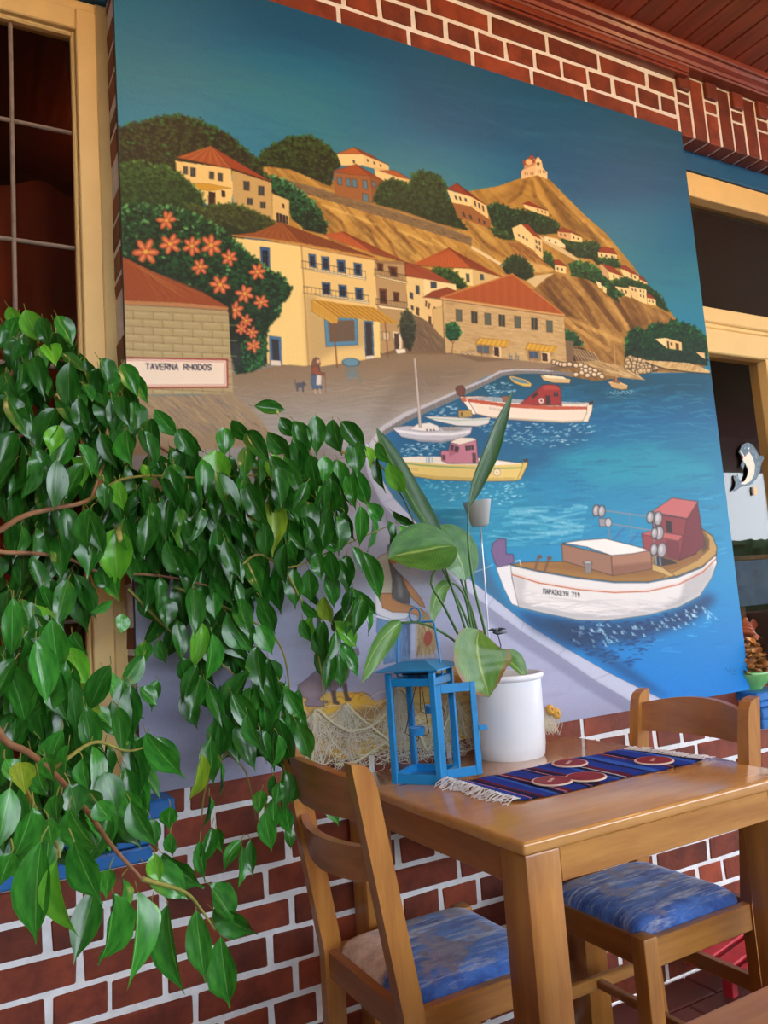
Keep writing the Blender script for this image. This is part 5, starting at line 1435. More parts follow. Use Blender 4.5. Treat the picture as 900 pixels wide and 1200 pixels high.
def fabric(name, cols, seed, warm):
    m = bpy.data.materials.new(name); m.use_nodes = True
    N, Lk = m.node_tree.nodes, m.node_tree.links
    b = N['Principled BSDF']; b.inputs['Roughness'].default_value = .85; b.inputs['Specular IOR Level'].default_value = .2
    b.inputs['Sheen Weight'].default_value = .2
    tc = N.new('ShaderNodeTexCoord')

    def nz(scale, st, det=6., off=0.):
        mp = N.new('ShaderNodeMapping'); mp.inputs['Scale'].default_value = st; mp.inputs['Location'].default_value = (seed + off, seed * 2, 0)
        mp.inputs['Rotation'].default_value = (0, 0, .12)
        Lk.new(tc.outputs['Object'], mp.inputs['Vector'])
        n = N.new('ShaderNodeTexNoise'); n.inputs['Scale'].default_value = scale; n.inputs['Detail'].default_value = det; n.inputs['Roughness'].default_value = .7
        Lk.new(mp.outputs['Vector'], n.inputs['Vector'])
        return n.outputs['Fac']

    def ramp(f, a, c0, b_, c1):
        r = N.new('ShaderNodeValToRGB'); r.color_ramp.elements[0].position = a; r.color_ramp.elements[1].position = b_
        r.color_ramp.elements[0].color = (*c0, 1); r.color_ramp.elements[1].color = (*c1, 1)
        Lk.new(f, r.inputs['Fac']); return r.outputs['Color']

    def mix(f, a, b_):
        x = N.new('ShaderNodeMix'); x.data_type = 'RGBA'
        Lk.new(f, x.inputs['Factor']); Lk.new(a, x.inputs['A']); Lk.new(b_, x.inputs['B']); return x.outputs['Result']
    base = ramp(nz(9, (1, 2.2, 1)), .35, lin((30, 54, 128)), .65, lin((86, 134, 214)))
    pale = ramp(nz(40, (.6, 3, 1)), .3, lin((120, 134, 172)), .7, lin((206, 208, 216)))
    grey = ramp(nz(30, (1, 1.5, 1), off=4), .3, lin((96, 92, 120)), .7, lin((150, 140, 160)))
    bw = lambda f, a, b_: ramp(f, a, (0, 0, 0), b_, (1, 1, 1))
    c = mix(bw(nz(14, (.45, 4, 1), 8, 2), .5, .62), base, pale)
    c = mix(bw(nz(5.5, (1, 1, 1), 3, 7), .57, .62), c, grey)
    if warm:
        sep = N.new('ShaderNodeSeparateXYZ'); Lk.new(tc.outputs['Object'], sep.inputs['Vector'])
        s1 = N.new('ShaderNodeMath'); s1.operation = 'MULTIPLY_ADD'; s1.inputs[1].default_value = -1.4; s1.inputs[2].default_value = .22
        Lk.new(sep.outputs['X'], s1.inputs[0])
        s2 = N.new('ShaderNodeMath'); s2.operation = 'MULTIPLY_ADD'; s2.inputs[1].default_value = .9
        Lk.new(sep.outputs['Y'], s2.inputs[0]); Lk.new(s1.outputs[0], s2.inputs[2])
        s3 = N.new('ShaderNodeMath'); s3.operation = 'MULTIPLY_ADD'; s3.inputs[1].default_value = .35
        Lk.new(nz(10, (1, 1, 1), 6, 5), s3.inputs[0]); Lk.new(s2.outputs[0], s3.inputs[2])
        wc = ramp(nz(24, (1, 1, 1), 5, 9), .3, lin((176, 148, 128)), .6, lin((226, 204, 184)))
        c = mix(bw(s3.outputs[0], .58, .64), c, wc)
    Lk.new(c, b.inputs['Base Color'])
    n = N.new('ShaderNodeTexNoise'); n.inputs['Scale'].default_value = 420.; Lk.new(tc.outputs['Object'], n.inputs['Vector'])
    bp = N.new('ShaderNodeBump'); bp.inputs['Strength'].default_value = .25; bp.inputs['Distance'].default_value = .002
    Lk.new(n.outputs['Fac'], bp.inputs['Height']); Lk.new(bp.outputs['Normal'], b.inputs['Normal'])
    return m


M['seat_a'] = fabric('seat_a', None, 3., True)
M['seat_b'] = fabric('seat_b', None, 11., False)


def make_chair(label, loc, rz, cloth):
    c = tag(empty('dining_chair', loc, rz), label, 'chair', 'wooden chairs at the honey-coloured table')
    hw = .168
    lean = lambda z: -.195 - (.0 if z < .44 else (z - .44) * .16 + .0) - (0 if z > .3 else (.3 - z) * .06)
    for s in (-1, 1):
        y0, y1 = s * hw - .015, s * hw + .015
        zz = [0, .15, .3, .44, .55, .66, .77, .83]
        front = [(lean(z) + .021, z) for z in zz]
        back = [(lean(z) - .021, z) for z in zz]
        top = [(lean(.86) + .019, .856), (lean(.87) + .011, .871), (lean(.88) - .002, .878), (lean(.885) - .02, .881)]
        MB().prism(front + top + back[::-1], y0, y1, lambda a, b, h: Vector((a, h, b))).build('rear_leg', M['wood'], c)
        # front leg, square with rounded top
        MB().bbox(.115, .155, s * .164 - .02, s * .164 + .02, 0, .452, .006, seg=2).build('front_leg', M['wood'], c, smooth=True, angle=40)
    # two bent slats, the upper one arched
    for z0, z1, arch in ((.775, .846, .020), (.668, .728, .0)):
        mb = MB()

        def pt(u, v, d, z0=z0, z1=z1, arch=arch):
            y = -hw + .012 + (2 * hw - .024) * u
            k = 1 - (2 * u - 1) ** 2
            zb = z0 - (.012 * k if not arch else -.0 * k)
            zt = z1 + arch * k - (0 if arch else .004 * k)
            z = zb + (zt - zb) * v
            return Vector((lean(z) - .034 * k + d, y, z))
        n = 14
        o = [pt(i / n, 0, -.009) for i in range(n + 1)]; p_ = [pt(i / n, 1, -.009) for i in range(n + 1)]
        q_ = [pt(i / n, 1, .009) for i in range(n + 1)]; r_ = [pt(i / n, 0, .009) for i in range(n + 1)]
        v = o + p_ + q_ + r_
        f = []
        for i in range(n):
            for a in range(4):
                b = (a + 1) % 4
                f.append((a * (n + 1) + i, a * (n + 1) + i + 1, b * (n + 1) + i + 1, b * (n + 1) + i))
        mb.add(v, f).build('backrest_slat', M['wood_y'], c, smooth=True, angle=40)
    for s in (-1, 1):
        MB().bbox(-.18, .12, s * .168 - .011, s * .168 + .011, .388, .444, .003).build('seat_rail', M['wood_x'], c)
        MB().bbox(-.18, .12, s * .168 - .009, s * .168 + .009, .185, .215, .003).build('stretcher', M['wood_x'], c)
    MB().bbox(.126, .146, -.15, .15, .388, .444, .003).build('seat_rail', M['wood_y'], c)
    MB().bbox(-.208, -.188, -.155, .155, .388, .444, .003).build('seat_rail', M['wood_y'], c)
    MB().bbox(-.207, -.185, -.155, .155, .245, .28, .003).build('stretcher', M['wood_y'], c)
    MB().bbox(-.03, -.01, -.162, .162, .19, .21, .003).build('stretcher', M['wood_y'], c)

    def cush(u, v):
        a, b = 2 * u - 1, 2 * v - 1
        e = lambda t: math.copysign(abs(t) ** .72, t)
        x, y = e(a) * .163 - .028, e(b) * .156
        if x > .1 and abs(y) > .12:                                    # corners cut for the front legs
            pass
        k = (1 - abs(a) ** 5) * (1 - abs(b) ** 5)
        corner = (abs(a) * abs(b)) ** 6
        return Vector((x * (1 - .06 * corner), y * (1 - .1 * corner), .440 + .034 * k ** .6))
    MB().grid(cush, 26, 26).build('seat_cushion', cloth, c, smooth=True)
    return c


make_chair('wooden chair with blue and cream seat pushed in beside the hanging ficus branches', (.898, -.322, 0), 0, M['seat_a'])
make_chair('wooden chair with all-blue seat tucked under the table near the green bowl', (1.366, -.365, 0), math.pi, M['seat_b'])

# ---------------------------------------------------------------- red slatted stool on the floor by the wall
M['red'] = mat('red', lin((196, 36, 52)), .5, .4, noise=.35, nscale=14., bump=.2)
st = tag(empty('slatted_stool', (2.02, -.22, 0), .22), 'low red slatted wooden stool standing behind the right-hand chair', 'stool')
for k in range(5):
    MB().bbox(-.2, .2, -.15 + k * .066, -.1 + k * .066, .1, .118, .003).build('slat', M['red'], st)
for sx in (-.09, .09):
    MB().bbox(sx - .015, sx + .015, -.14, .16, .08, .1, .002).build('batten', M['red'], st)
    for sy in (-.06, .1):
        MB().bbox(sx - .015, sx + .015, sy - .015, sy + .015, 0, .08, .002).build('leg', M['red'], st)

# ---------------------------------------------------------------- woven runner
rm = bpy.data.materials.new('runner_cloth'); rm.use_nodes = True
N, Lk = rm.node_tree.nodes, rm.node_tree.links
b = N['Principled BSDF']; b.inputs['Roughness'].default_value = .9; b.inputs['Specular IOR Level'].default_value = .15
tc = N.new('ShaderNodeTexCoord'); sp = N.new('ShaderNodeSeparateXYZ'); Lk.new(tc.outputs['Generated'], sp.inputs[0])
rp = N.new('ShaderNodeValToRGB'); rp.color_ramp.interpolation = 'CONSTANT'
blue, navy, maroon, pink, pale, azure = lin((36, 64, 166)), lin((24, 26, 74)), lin((104, 30, 54)), lin((186, 130, 160)), lin((196, 206, 226)), lin((54, 104, 208))
seq = [(0, azure), (.03, navy), (.045, blue), (.09, pink), (.1, navy), (.13, maroon), (.15, blue), (.2, azure), (.215, navy), (.25, pink), (.258, maroon), (.285, blue), (.36, navy), (.38, pink), (.388, navy), (.42, maroon), (.44, blue), (.52, azure), (.54, navy), (.57, pale), (.578, maroon), (.61, blue), (.69, navy), (.71, azure), (.75, blue), (.80, maroon), (.82, pink), (.828, navy), (.86, blue), (.93, azure), (.96, navy)]
# the ramp holds 32 stops at most
els = rp.color_ramp.elements
for i, (p_, c_) in enumerate(seq):
    e = els[i] if i < 2 else els.new(p_)
    e.position = p_; e.color = (*c_, 1)
wv = N.new('ShaderNodeTexNoise'); wv.inputs['Scale'].default_value = 60.; Lk.new(tc.outputs['Object'], wv.inputs['Vector'])
ma = N.new('ShaderNodeMath'); ma.operation = 'MULTIPLY_ADD'; ma.inputs[1].default_value = .012
Lk.new(wv.outputs['Fac'], ma.inputs[0]); Lk.new(sp.outputs['X'], ma.inputs[2]); Lk.new(ma.outputs[0], rp.inputs['Fac'])
Lk.new(rp.outputs['Color'], b.inputs['Base Color'])
w2_ = N.new('ShaderNodeTexWave'); w2_.inputs['Scale'].default_value = 260.; Lk.new(tc.outputs['Object'], w2_.inputs['Vector'])
bp = N.new('ShaderNodeBump'); bp.inputs['Strength'].default_value = .4; bp.inputs['Distance'].default_value = .001
Lk.new(w2_.outputs['Fac'], bp.inputs['Height']); Lk.new(bp.outputs['Normal'], b.inputs['Normal'])
M['fringe'] = mat('fringe', lin((224, 222, 220)), .9, .1, noise=.15, nscale=60.)


def make_runner(label, x0, x1, y0, y1, z, skew=0., seed=1):
    r = tag(empty('table_runner', ((x0 + x1) / 2, (y0 + y1) / 2, z)), label, 'table runner')
    hx, hy = (x1 - x0) / 2, (y1 - y0) / 2
    rg = random.Random(seed)
    hgt = lambda x, y: .0025 + .0022 * math.sin(x * 34 + y * 9) ** 2 * (.4 + .6 * abs(x) / hx) + (.010 * max(0, (-x / hx - .82) / .18) ** 2 if x < 0 else 0)

    def P(u, v, d=0.):
        x, y = (2 * u - 1) * hx, (2 * v - 1) * hy
        x += skew * y + .004 * math.sin(y * 40)
        y += .004 * math.sin(x * 19 + 1)
        return Vector((x, y, hgt(x, y) + d))
    mb = MB().grid(lambda u, v: P(u, v), 60, 14)
    mb.grid(lambda u, v: P(u, v, -.0022), 60, 14)
    mb.build('cloth', rm, r, smooth=True)
    fr = MB()
    for s in (0, 1):
        for k in range(64):
            v = (k + rg.random()) / 64
            p0 = P(s, v)
            sg = -1 if s == 0 else 1
            L = rg.uniform(.022, .042)
            q = [p0]
            for i in range(1, 5):
                t = i / 4
                q.append(Vector((p0.x + sg * L * t + rg.uniform(-.003, .003), p0.y + rg.uniform(-.006, .006) * t * 2, max(.0012, p0.z * (1 - t) + .0015 + rg.uniform(0, .004)))))
            fr.tube(q, .0011, 4, False)
    o = fr.build('fringe', M['fringe'], r)
    o['kind'] = 'stuff'
    return r


make_runner('blue striped woven runner with white fringe on the table in front of the lantern', .965, 1.485, -.5, -.272, TZ, -.06)
make_runner('scrap of white fringed runner at the edge of the second table', .63, .9, -1.6, -1.29, .75, 0, 4)

M['coaster_red'] = mat('coaster_red', lin((150, 34, 50)), .6, .25, col2=lin((124, 28, 40)), nscale=30.)
M['coaster_rim'] = mat('coaster_rim', lin((226, 206, 190)), .5, .4, noise=.1)
for label, cs in (('round dark red coaster near the back of the runner beside the white pot', [(1.262, -.318, .041)]),
                  ('two joined round red coasters shaped like an eight on the front of the runner', [(1.118, -.425, .043), (1.192, -.448, .043)]),
                  ('round dark red coaster at the far right end of the runner', [(1.405, -.44, .043)])):
    z = TZ + .0052
    t = tag(empty('coaster', (cs[0][0], cs[0][1], z)), label, 'coaster', 'red coasters on the blue runner')
    rim, face = MB(), MB()
    for (x, y, r) in cs:
        rim.lathe([(0, 0), (r, 0), (r + .001, .0015), (r, .003), (0, .003)], 36, (x - cs[0][0], y - cs[0][1]))
        face.lathe([(0, .0031), (r - .004, .0031), (r - .0044, .0038), (0, .0038)], 36, (x - cs[0][0], y - cs[0][1]))
    rim.build('rim', M['coaster_rim'], t, smooth=True, angle=40)
    face.build('face', M['coaster_red'], t, smooth=True, angle=40)
    g = MB()                                        # faint pale print
    for (x, y, r) in cs[:1]:
        for k in range(3):
            g.bbox(-.016 + k * .011, -.009 + k * .011, -.004 + .002 * k, .004 + .002 * k, .0038, .0041, .0001, Matrix.Translation((x - cs[0][0], y - cs[0][1], 0)) @ Matrix.Rotation(.4, 4, 'Z'))
    g.build('print', M['coaster_rim'], t)

# ---------------------------------------------------------------- blue lantern
M['lantern'] = mat('lantern', lin((26, 136, 200)), .38, .5, noise=.18, nscale=18., bump=.08, bscale=80.)
M['black_metal'] = mat('black_metal', lin((30, 40, 54)), .5, .5, noise=.3, nscale=20.)
M['wax'] = mat('wax', lin((196, 214, 220)), .4, .4, noise=.08)
la = tag(empty('lantern', (.958, -.177, TZ), math.atan2(-.816, .578)), 'bright blue metal lantern with open glass door and two tealight cups', 'lantern')
# local: x along the face A->B (left to front corner), y to the right-back side
h = .0545
bs = MB().bbox(-h, h, -h, h, 0, .006, .001)
for s in (-1, 1):
    bs.bbox(-h, h, s * h - .004, s * h + .004, 0, .022, .001); bs.bbox(s * h - .004, s * h + .004, -h, h, 0, .022, .001)
bs.build('base', M['lantern'], la)
for sx in (-1, 1):
    for sy in (-1, 1):
        MB().bbox(sx * h - .006 - .001, sx * h + .006 + .001, sy * h - .006, sy * h + .006, 0, .245, .0012).build('post', M['lantern'], la)
tp = MB()
for s in (-1, 1):
    tp.bbox(-h, h, s * h - .003, s * h + .003, .215, .232, .001); tp.bbox(s * h - .003, s * h + .003, -h, h, .215, .232, .001)
tp.build('top_rail', M['lantern'], la)
MB().box(-h + .006, h - .006, -h - .001, -h + .001, .02, .217).build('pane', M['clear_glass'], la)
MB().box(-h - .001, -h + .001, -h + .006, h - .006, .02, .217).build('pane', M['clear_glass'], la)
MB().box(-h + .006, h - .006, h - .001, h + .001, .02, .217).build('pane', M['clear_glass'], la)
ro = MB()
e = .078
v = [(-e, -e, .252), (e, -e, .252), (e, e, .252), (-e, e, .252), (-.03, -.03, .270), (.03, -.03, .270), (.03, .03, .270), (-.03, .03, .270), (-e, -e, .2495), (e, -e, .2495), (e, e, .2495), (-e, e, .2495)]
ro.add(v, [(0, 1, 5, 4), (1, 2, 6, 5), (2, 3, 7, 6), (3, 0, 4, 7), (4, 5, 6, 7), (8, 11, 10, 9), (0, 8, 9, 1), (1, 9, 10, 2), (2, 10, 11, 3), (3, 11, 8, 0)])
ro.bbox(-.045, .045, -.045, .045, .243, .25, .001)
ro.build('roof', M['lantern'], la)
MB().tube([(-.05, 0, .225), (-.058, 0, .236), (-.056, 0, .26), (-.047, 0, .352), (-.044, 0, .357), (.044, 0, .357), (.047, 0, .352), (.056, 0, .26), (.058, 0, .236), (.05, 0, .225)], .0026, 8).build('handle', M['lantern'], la, smooth=True, angle=60)
MB().tube([(math.cos(t) * .014, .0, .374 + math.sin(t) * .017) for t in np.linspace(0, 2 * math.pi, 25)], .0023, 8, False).build('hanging_ring', M['lantern'], la, smooth=True)
# tealights on bent wire
for (x, y, z) in ((-.012, -.012, .10), (.016, .022, .145)):
    MB().lathe([(0, z), (.017, z), (.0195, z + .018), (.018, z + .018), (.0165, z + .004), (0, z + .004)], 24, (x, y)).build('tealight_cup', M['lantern'], la, smooth=True, angle=40)
    MB().lathe([(0, z + .004), (.0166, z + .004), (.0172, z + .0145), (0, z + .0145)], 20, (x, y)).build('tealight', M['wax'], la, smooth=True, angle=40)
    wr = MB()
    wr.tube([(0, 0, .245), (x - .03, y, z + .004), (x - .02, y, z - .001), (x + .02, y, z - .001), (x + .03, y, z + .004), (0, 0, .245)], .0011, 5)
    wr.tube([(x + math.cos(t) * .0, y + math.cos(t) * .006, z - .007 + math.sin(t) * .006) for t in np.linspace(0, 6.3, 13)], .0011, 5, False)
    wr.build('wire_hanger', M['black_metal'], la, smooth=True)
MB().bbox(-.04, .04, -.012, .012, .236, .242, .001).build('candle_bar', M['black_metal'], la)
# open door, hinged on the front corner post
d_ = tag(empty('door', (h + .004, -h - .002, .012), 0, la), 'blue metal door frame with glass, standing open')
wx = Vector(atz(576, 905, .764)) - Vector((.951, -.256, .764))
d_.rotation_euler = (0, 0, math.atan2(wx.y, wx.x) - math.atan2(-.816, .578))
df = MB()
DW, DH = .098, .205
df.bbox(0, .014, -.003, .003, 0, DH, .001); df.bbox(DW - .014, DW, -.003, .003, 0, DH, .001)
df.bbox(.014, DW - .014, -.003, .003, 0, .02, .001); df.bbox(.014, DW - .014, -.003, .003, DH - .02, DH, .001)
df.build('door_frame', M['lantern'], d_)
MB().box(.012, DW - .012, -.0008, .0008, .018, DH - .018).build('pane', M['clear_glass'], d_)
MB().bbox(DW - .002, DW + .02, -.005, -.002, .095, .107, .001).build('latch', M['lantern'], d_)
for z in (.05, .15):
    MB().tube([(0, 0, z - .01), (0, 0, z + .01)], .004, 8).build('hinge', M['lantern'], d_)

# ---------------------------------------------------------------- white pot with big-leaved plant
M['pot_white'] = mat('pot_white', lin((228, 232, 236)), .3, .5, noise=.04, nscale=8.)
M['soil'] = mat('soil', lin((70, 48, 36)), .95, .1, noise=.5, nscale=60., bump=1., bscale=60.)
PX_, PY_ = 1.25, -.112
pot = tag(empty('plant_pot', (PX_, PY_, TZ)), 'tall white round pot holding the big-leaved plant on the table', 'pot')
MB().lathe([(0, .0), (.082, .0), (.085, .004), (.0885, .03), (.0905, .16), (.0905, .19), (.096, .193), (.0985, .199), (.0965, .206), (.091, .207), (.087, .203), (.086, .17), (0, .17)], 48).build('pot_body', M['pot_white'], pot, smooth=True, angle=50)
MB().lathe([(0, .172), (.0862, .172), (.0862, .176), (.03, .186), (0, .188)], 28).build('soil', M['soil'], pot, smooth=True)

# ---------------------------------------------------------------- the plant in the pot


def leaf_mat(name, base, base2, vein, rough=.32, rand=.12, stripe=0., edge=None, trl=.25):
    m = bpy.data.materials.new(name); m.use_nodes = True
    N, Lk = m.node_tree.nodes, m.node_tree.links
    b = N['Principled BSDF']; b.inputs['Roughness'].default_value = rough; b.inputs['Specular IOR Level'].default_value = .5
    at1 = N.new('ShaderNodeAttribute'); at1.attribute_name = 'leaf_uv'
    sp = N.new('ShaderNodeSeparateXYZ'); Lk.new(at1.outputs['Vector'], sp.inputs[0])
    tc = N.new('ShaderNodeTexCoord')
    nz = N.new('ShaderNodeTexNoise'); nz.inputs['Scale'].default_value = 3.; nz.inputs['Detail'].default_value = 4.
    Lk.new(at1.outputs['Vector'], nz.inputs['Vector'])
    r = N.new('ShaderNodeValToRGB'); r.color_ramp.elements[0].position = .35; r.color_ramp.elements[1].position = .65
    r.color_ramp.elements[0].color = (*base2, 1); r.color_ramp.elements[1].color = (*base, 1)
    Lk.new(nz.outputs['Fac'], r.inputs['Fac'])
    col = r.outputs['Color']
    ab = N.new('ShaderNodeMath'); ab.operation = 'ABSOLUTE'; Lk.new(sp.outputs['X'], ab.inputs[0])

    def mix(f, a, c):
        x = N.new('ShaderNodeMix'); x.data_type = 'RGBA'
        Lk.new(f, x.inputs['Factor']); Lk.new(a, x.inputs['A'])
        x.inputs['B'].default_value = (*c, 1); return x.outputs['Result']

    def mr(src, a, b_, c, d):
        x = N.new('ShaderNodeMapRange'); x.inputs[1].default_value = a; x.inputs[2].default_value = b_; x.inputs[3].default_value = c; x.inputs[4].default_value = d
        Lk.new(src, x.inputs['Value']); return x.outputs['Result']
    if stripe:
        ad = N.new('ShaderNodeMath'); ad.operation = 'MULTIPLY_ADD'; ad.inputs[1].default_value = -.35
        Lk.new(ab.outputs[0], ad.inputs[0]); Lk.new(sp.outputs['Y'], ad.inputs[2])
        sn = N.new('ShaderNodeMath'); sn.operation = 'MULTIPLY'; sn.inputs[1].default_value = 150.; Lk.new(ad.outputs[0], sn.inputs[0])
        si = N.new('ShaderNodeMath'); si.operation = 'SINE'; Lk.new(sn.outputs[0], si.inputs[0])
        col = mix(mr(si.outputs[0], .2, 1, 0, stripe), col, tuple(x * .55 for x in base2))
    col = mix(mr(ab.outputs[0], .015, .06, .8, 0), col, vein)
    if edge:
        n2 = N.new('ShaderNodeTexNoise'); n2.inputs['Scale'].default_value = 5.; Lk.new(at1.outputs['Vector'], n2.inputs['Vector'])
        a2 = N.new('ShaderNodeMath'); a2.operation = 'MULTIPLY_ADD'; a2.inputs[1].default_value = .55; Lk.new(n2.outputs['Fac'], a2.inputs[0]); Lk.new(ab.outputs[0], a2.inputs[2])
        a3 = N.new('ShaderNodeMath'); a3.operation = 'MULTIPLY_ADD'; a3.inputs[1].default_value = .35; Lk.new(sp.outputs['Y'], a3.inputs[0]); Lk.new(a2.outputs[0], a3.inputs[2])
        col = mix(mr(a3.outputs[0], 1.2, 1.45, 0, .9), col, edge)
    if rand:
        oi = N.new('ShaderNodeObjectInfo'); hs = N.new('ShaderNodeHueSaturation')
        Lk.new(mr(oi.outputs['Random'], 0, 1, 1 - rand, 1 + rand), hs.inputs['Value']); Lk.new(col, hs.inputs['Color']); col = hs.outputs['Color']
    Lk.new(col, b.inputs['Base Color'])
    # light passing through the blade
    tl = N.new('ShaderNodeBsdfTranslucent'); Lk.new(col, tl.inputs['Color'])
    mx = N.new('ShaderNodeMixShader'); mx.inputs[0].default_value = trl
    Lk.new(b.outputs[0], mx.inputs[1]); Lk.new(tl.outputs[0], mx.inputs[2]); Lk.new(mx.outputs[0], N['Material Output'].inputs['Surface'])
    return m


def set_uv(me, uv):
    a = me.attributes.new('leaf_uv', 'FLOAT_VECTOR', 'POINT')
    a.data.foreach_set('vector', [c for p in uv for c in (p[0], p[1], 0.)])


M['stalk'] = mat('stalk', lin((84, 128, 62)), .45, .4, col2=lin((52, 92, 42)), nscale=9.)
M['big_leaf'] = leaf_mat('big_leaf', lin((76, 140, 50)), lin((46, 108, 34)), lin((140, 176, 90)), .4, .1, .4)
M['dark_leaf'] = leaf_mat('dark_leaf', lin((52, 104, 40)), lin((30, 74, 28)), lin((100, 146, 70)), .36, .06, .4)
M['pale_leaf'] = leaf_mat('pale_leaf', lin((112, 158, 72)), lin((82, 134, 58)), lin((176, 196, 120)), .34, .08, .3)
M['old_leaf'] = leaf_mat('old_leaf', lin((110, 150, 58)), lin((72, 126, 52)), lin((170, 190, 100)), .34, .05, .35, lin((150, 92, 40)))


def blade(name, spine, widths, nrm, mt, parent, fold=.25, curl=0., nu=10):
    """leaf blade along a spine; nrm: facing direction(s); fold lifts the halves, curl rolls the edges in"""
    sp = [Vector(p) for p in spine]
    m = len(sp)
    v, uv = [], []
    for i, p in enumerate(sp):
        t = (sp[min(i + 1, m - 1)] - sp[max(i - 1, 0)]).normalized()
        nn = Vector(nrm[i] if isinstance(nrm, list) else nrm)
        nn = (nn - t * nn.dot(t)).normalized()
        s = t.cross(nn).normalized()
        w = widths[i] / 2
        for k in range(nu + 1):
            a = 2 * k / nu - 1
            if curl:
                th = a * curl
                x, z = math.sin(th) / curl * w, (1 - math.cos(th)) / curl * w
            else:
                x, z = a * w, abs(a) * w * fold
            z += .018 * w * math.sin(i * 2.1 + a * 2)
            v.append(p + s * x + nn * z)
            uv.append((a, i / (m - 1)))
    f = [(i * (nu + 1) + k, i * (nu + 1) + k + 1, (i + 1) * (nu + 1) + k + 1, (i + 1) * (nu + 1) + k) for i in range(m - 1) for k in range(nu)]
    me = bpy.data.meshes.new(name)
    me.from_pydata([tuple(q) for q in v], [], f)
    me.polygons.foreach_set('use_smooth', [True] * len(f))
    set_uv(me, uv)
    me.materials.append(mt)
    return put(name, me, None, parent)


def spline(pts, n):
    """smooth curve through the points"""
    P = [np.asarray(p, float) for p in pts]
    P = [2 * P[0] - P[1]] + P + [2 * P[-1] - P[-2]]
    out = []
    m = len(P) - 3
    for i in range(n + 1):
        t = i / n * m
        k = min(int(t), m - 1)
        t -= k
        a, b, c, d = P[k:k + 4]
        out.append(.5 * ((2 * b) + (-a + c) * t + (2 * a - 5 * b + 4 * c - d) * t * t + (-a + 3 * b - 3 * c + d) * t ** 3))
    return out


def px_path(pts, n):
    """points (x, y, depth) measured on the photograph, as a smooth path in the room"""
    return [Vector(p) for p in spline([at(x, y, Y) for x, y, Y in pts], n)]


bl = tag(empty('broad_leaf_plant', (PX_, PY_, TZ + .18)), 'plant with long stalked paddle leaves growing in the white pot', 'potted plant')
TO = Matrix.Translation((-PX_, -PY_, -(TZ + .18)))
loc = lambda pts: [TO @ p for p in pts]
VC = Vector(-FWD)


def wprof(n, w, k=1.):
    return [max(.0015, w * (math.sin(math.pi * min(1, (i / n) ** .8 * .97 + .03)) ** k)) for i in range(n + 1)]


SD = -.11
# (stalk points, blade points, blade width, facing, material, fold, curl)
plants = [
    ([(572, 790, SD), (569, 745, -.115), (556, 690, -.14), (549, 640, -.15), (549, 594, -.15)], [(549, 594, -.15), (556, 566, -.155), (571, 530, -.16), (581, 503, -.16), (592, 478, -.165), (601, 458, -.17)], .066, Vector((.35, -.85, .1)), 'dark_leaf', .5, .9),
    ([(560, 790, SD), (548, 745, -.12), (530, 690, -.13), (518, 655, -.14)], [(518, 655, -.14), (505, 622, -.145), (482, 585, -.15), (461, 545, -.15), (446, 515, -.15), (441, 501, -.15)], .082, Vector((.3, -.85, .2)), 'dark_leaf', .4, .7),
    ([(566, 790, SD), (556, 740, -.1), (548, 700, -.1), (545, 680, -.1)], [(545, 680, -.1), (541, 662, -.1), (533, 644, -.1), (523, 628, -.1), (511, 616, -.1)], .15, Vector((.3, -.95, .1)), 'big_leaf', .15, 0),
    ([(556, 790, -.13), (540, 750, -.17), (520, 710, -.2), (505, 680, -.22), (525, 650, -.22)], [(533, 640, -.21), (515, 641, -.23), (497, 645, -.25), (479, 648, -.26), (464, 651, -.265), (455, 654, -.265)], .125, Vector((.05, -.75, .35)), 'big_leaf', .3, 0),
    ([(558, 790, -.12), (548, 765, -.15), (520, 742, -.19), (492, 730, -.2), (470, 730, -.2)], [(470, 729, -.2), (458, 738, -.21), (445, 753, -.215), (434, 772, -.22), (427, 790, -.22), (424, 801, -.22)], .06, Vector((.55, -.8, .25)), 'pale_leaf', .4, .8),
    ([(562, 790, -.1), (552, 735, -.1), (545, 700, -.1), (532, 684, -.1), (522, 687, -.1)], [(528, 684, -.11), (518, 688, -.115), (511, 700, -.12), (508, 712, -.12), (507, 722, -.12), (509, 730, -.12)], .05, Vector((.2, -.9, .0)), 'pale_leaf', .3, .7),
    ([(574, 790, -.13), (573, 765, -.17), (568, 748, -.2), (562, 742, -.21)], [(561, 739, -.215), (559, 755, -.228), (561, 772, -.235), (565, 790, -.24), (570, 805, -.24), (573, 817, -.235)], .165, Vector((.02, -1., .18)), 'old_leaf', .22, 0),
    ([(580, 792, -.12), (583, 785, -.13), (588, 778, -.13)], [(584, 766, -.12), (594, 772, -.135), (603, 780, -.145), (611, 788, -.15), (617, 795, -.15)], .075, Vector((.15, -.8, .45)), 'pale_leaf', .25, .9),
]
for st_, bd_, w_, n_, mt_, fold_, curl_ in plants:
    MB().tube(loc(px_path(st_, 14)), [.0042 - .0018 * i / 14 for i in range(15)], 8).build('stalk', M['stalk'], bl, smooth=True)
    blade('leaf', loc(px_path(bd_, 16)), wprof(16, w_), n_, M[mt_], bl, fold_, curl_)
for st_ in ([(566, 790, -.1), (557, 730, -.1), (536, 668, -.1), (526, 640, -.1)], [(564, 790, -.12), (548, 730, -.12), (532, 694, -.12), (515, 660, -.13)]):
    MB().tube(loc(px_path(st_, 14)), [.004 - .0016 * i / 14 for i in range(15)], 8).build('stalk', M['stalk'], bl, smooth=True)
# dry cut stub
MB().tube(loc(px_path([(567, 790, -.14), (562, 748, -.2), (563, 739, -.21)], 6)), .006, 8).build('dry_stub', mat('dry', lin((140, 84, 50)), .8, .2, noise=.3), bl, smooth=True)

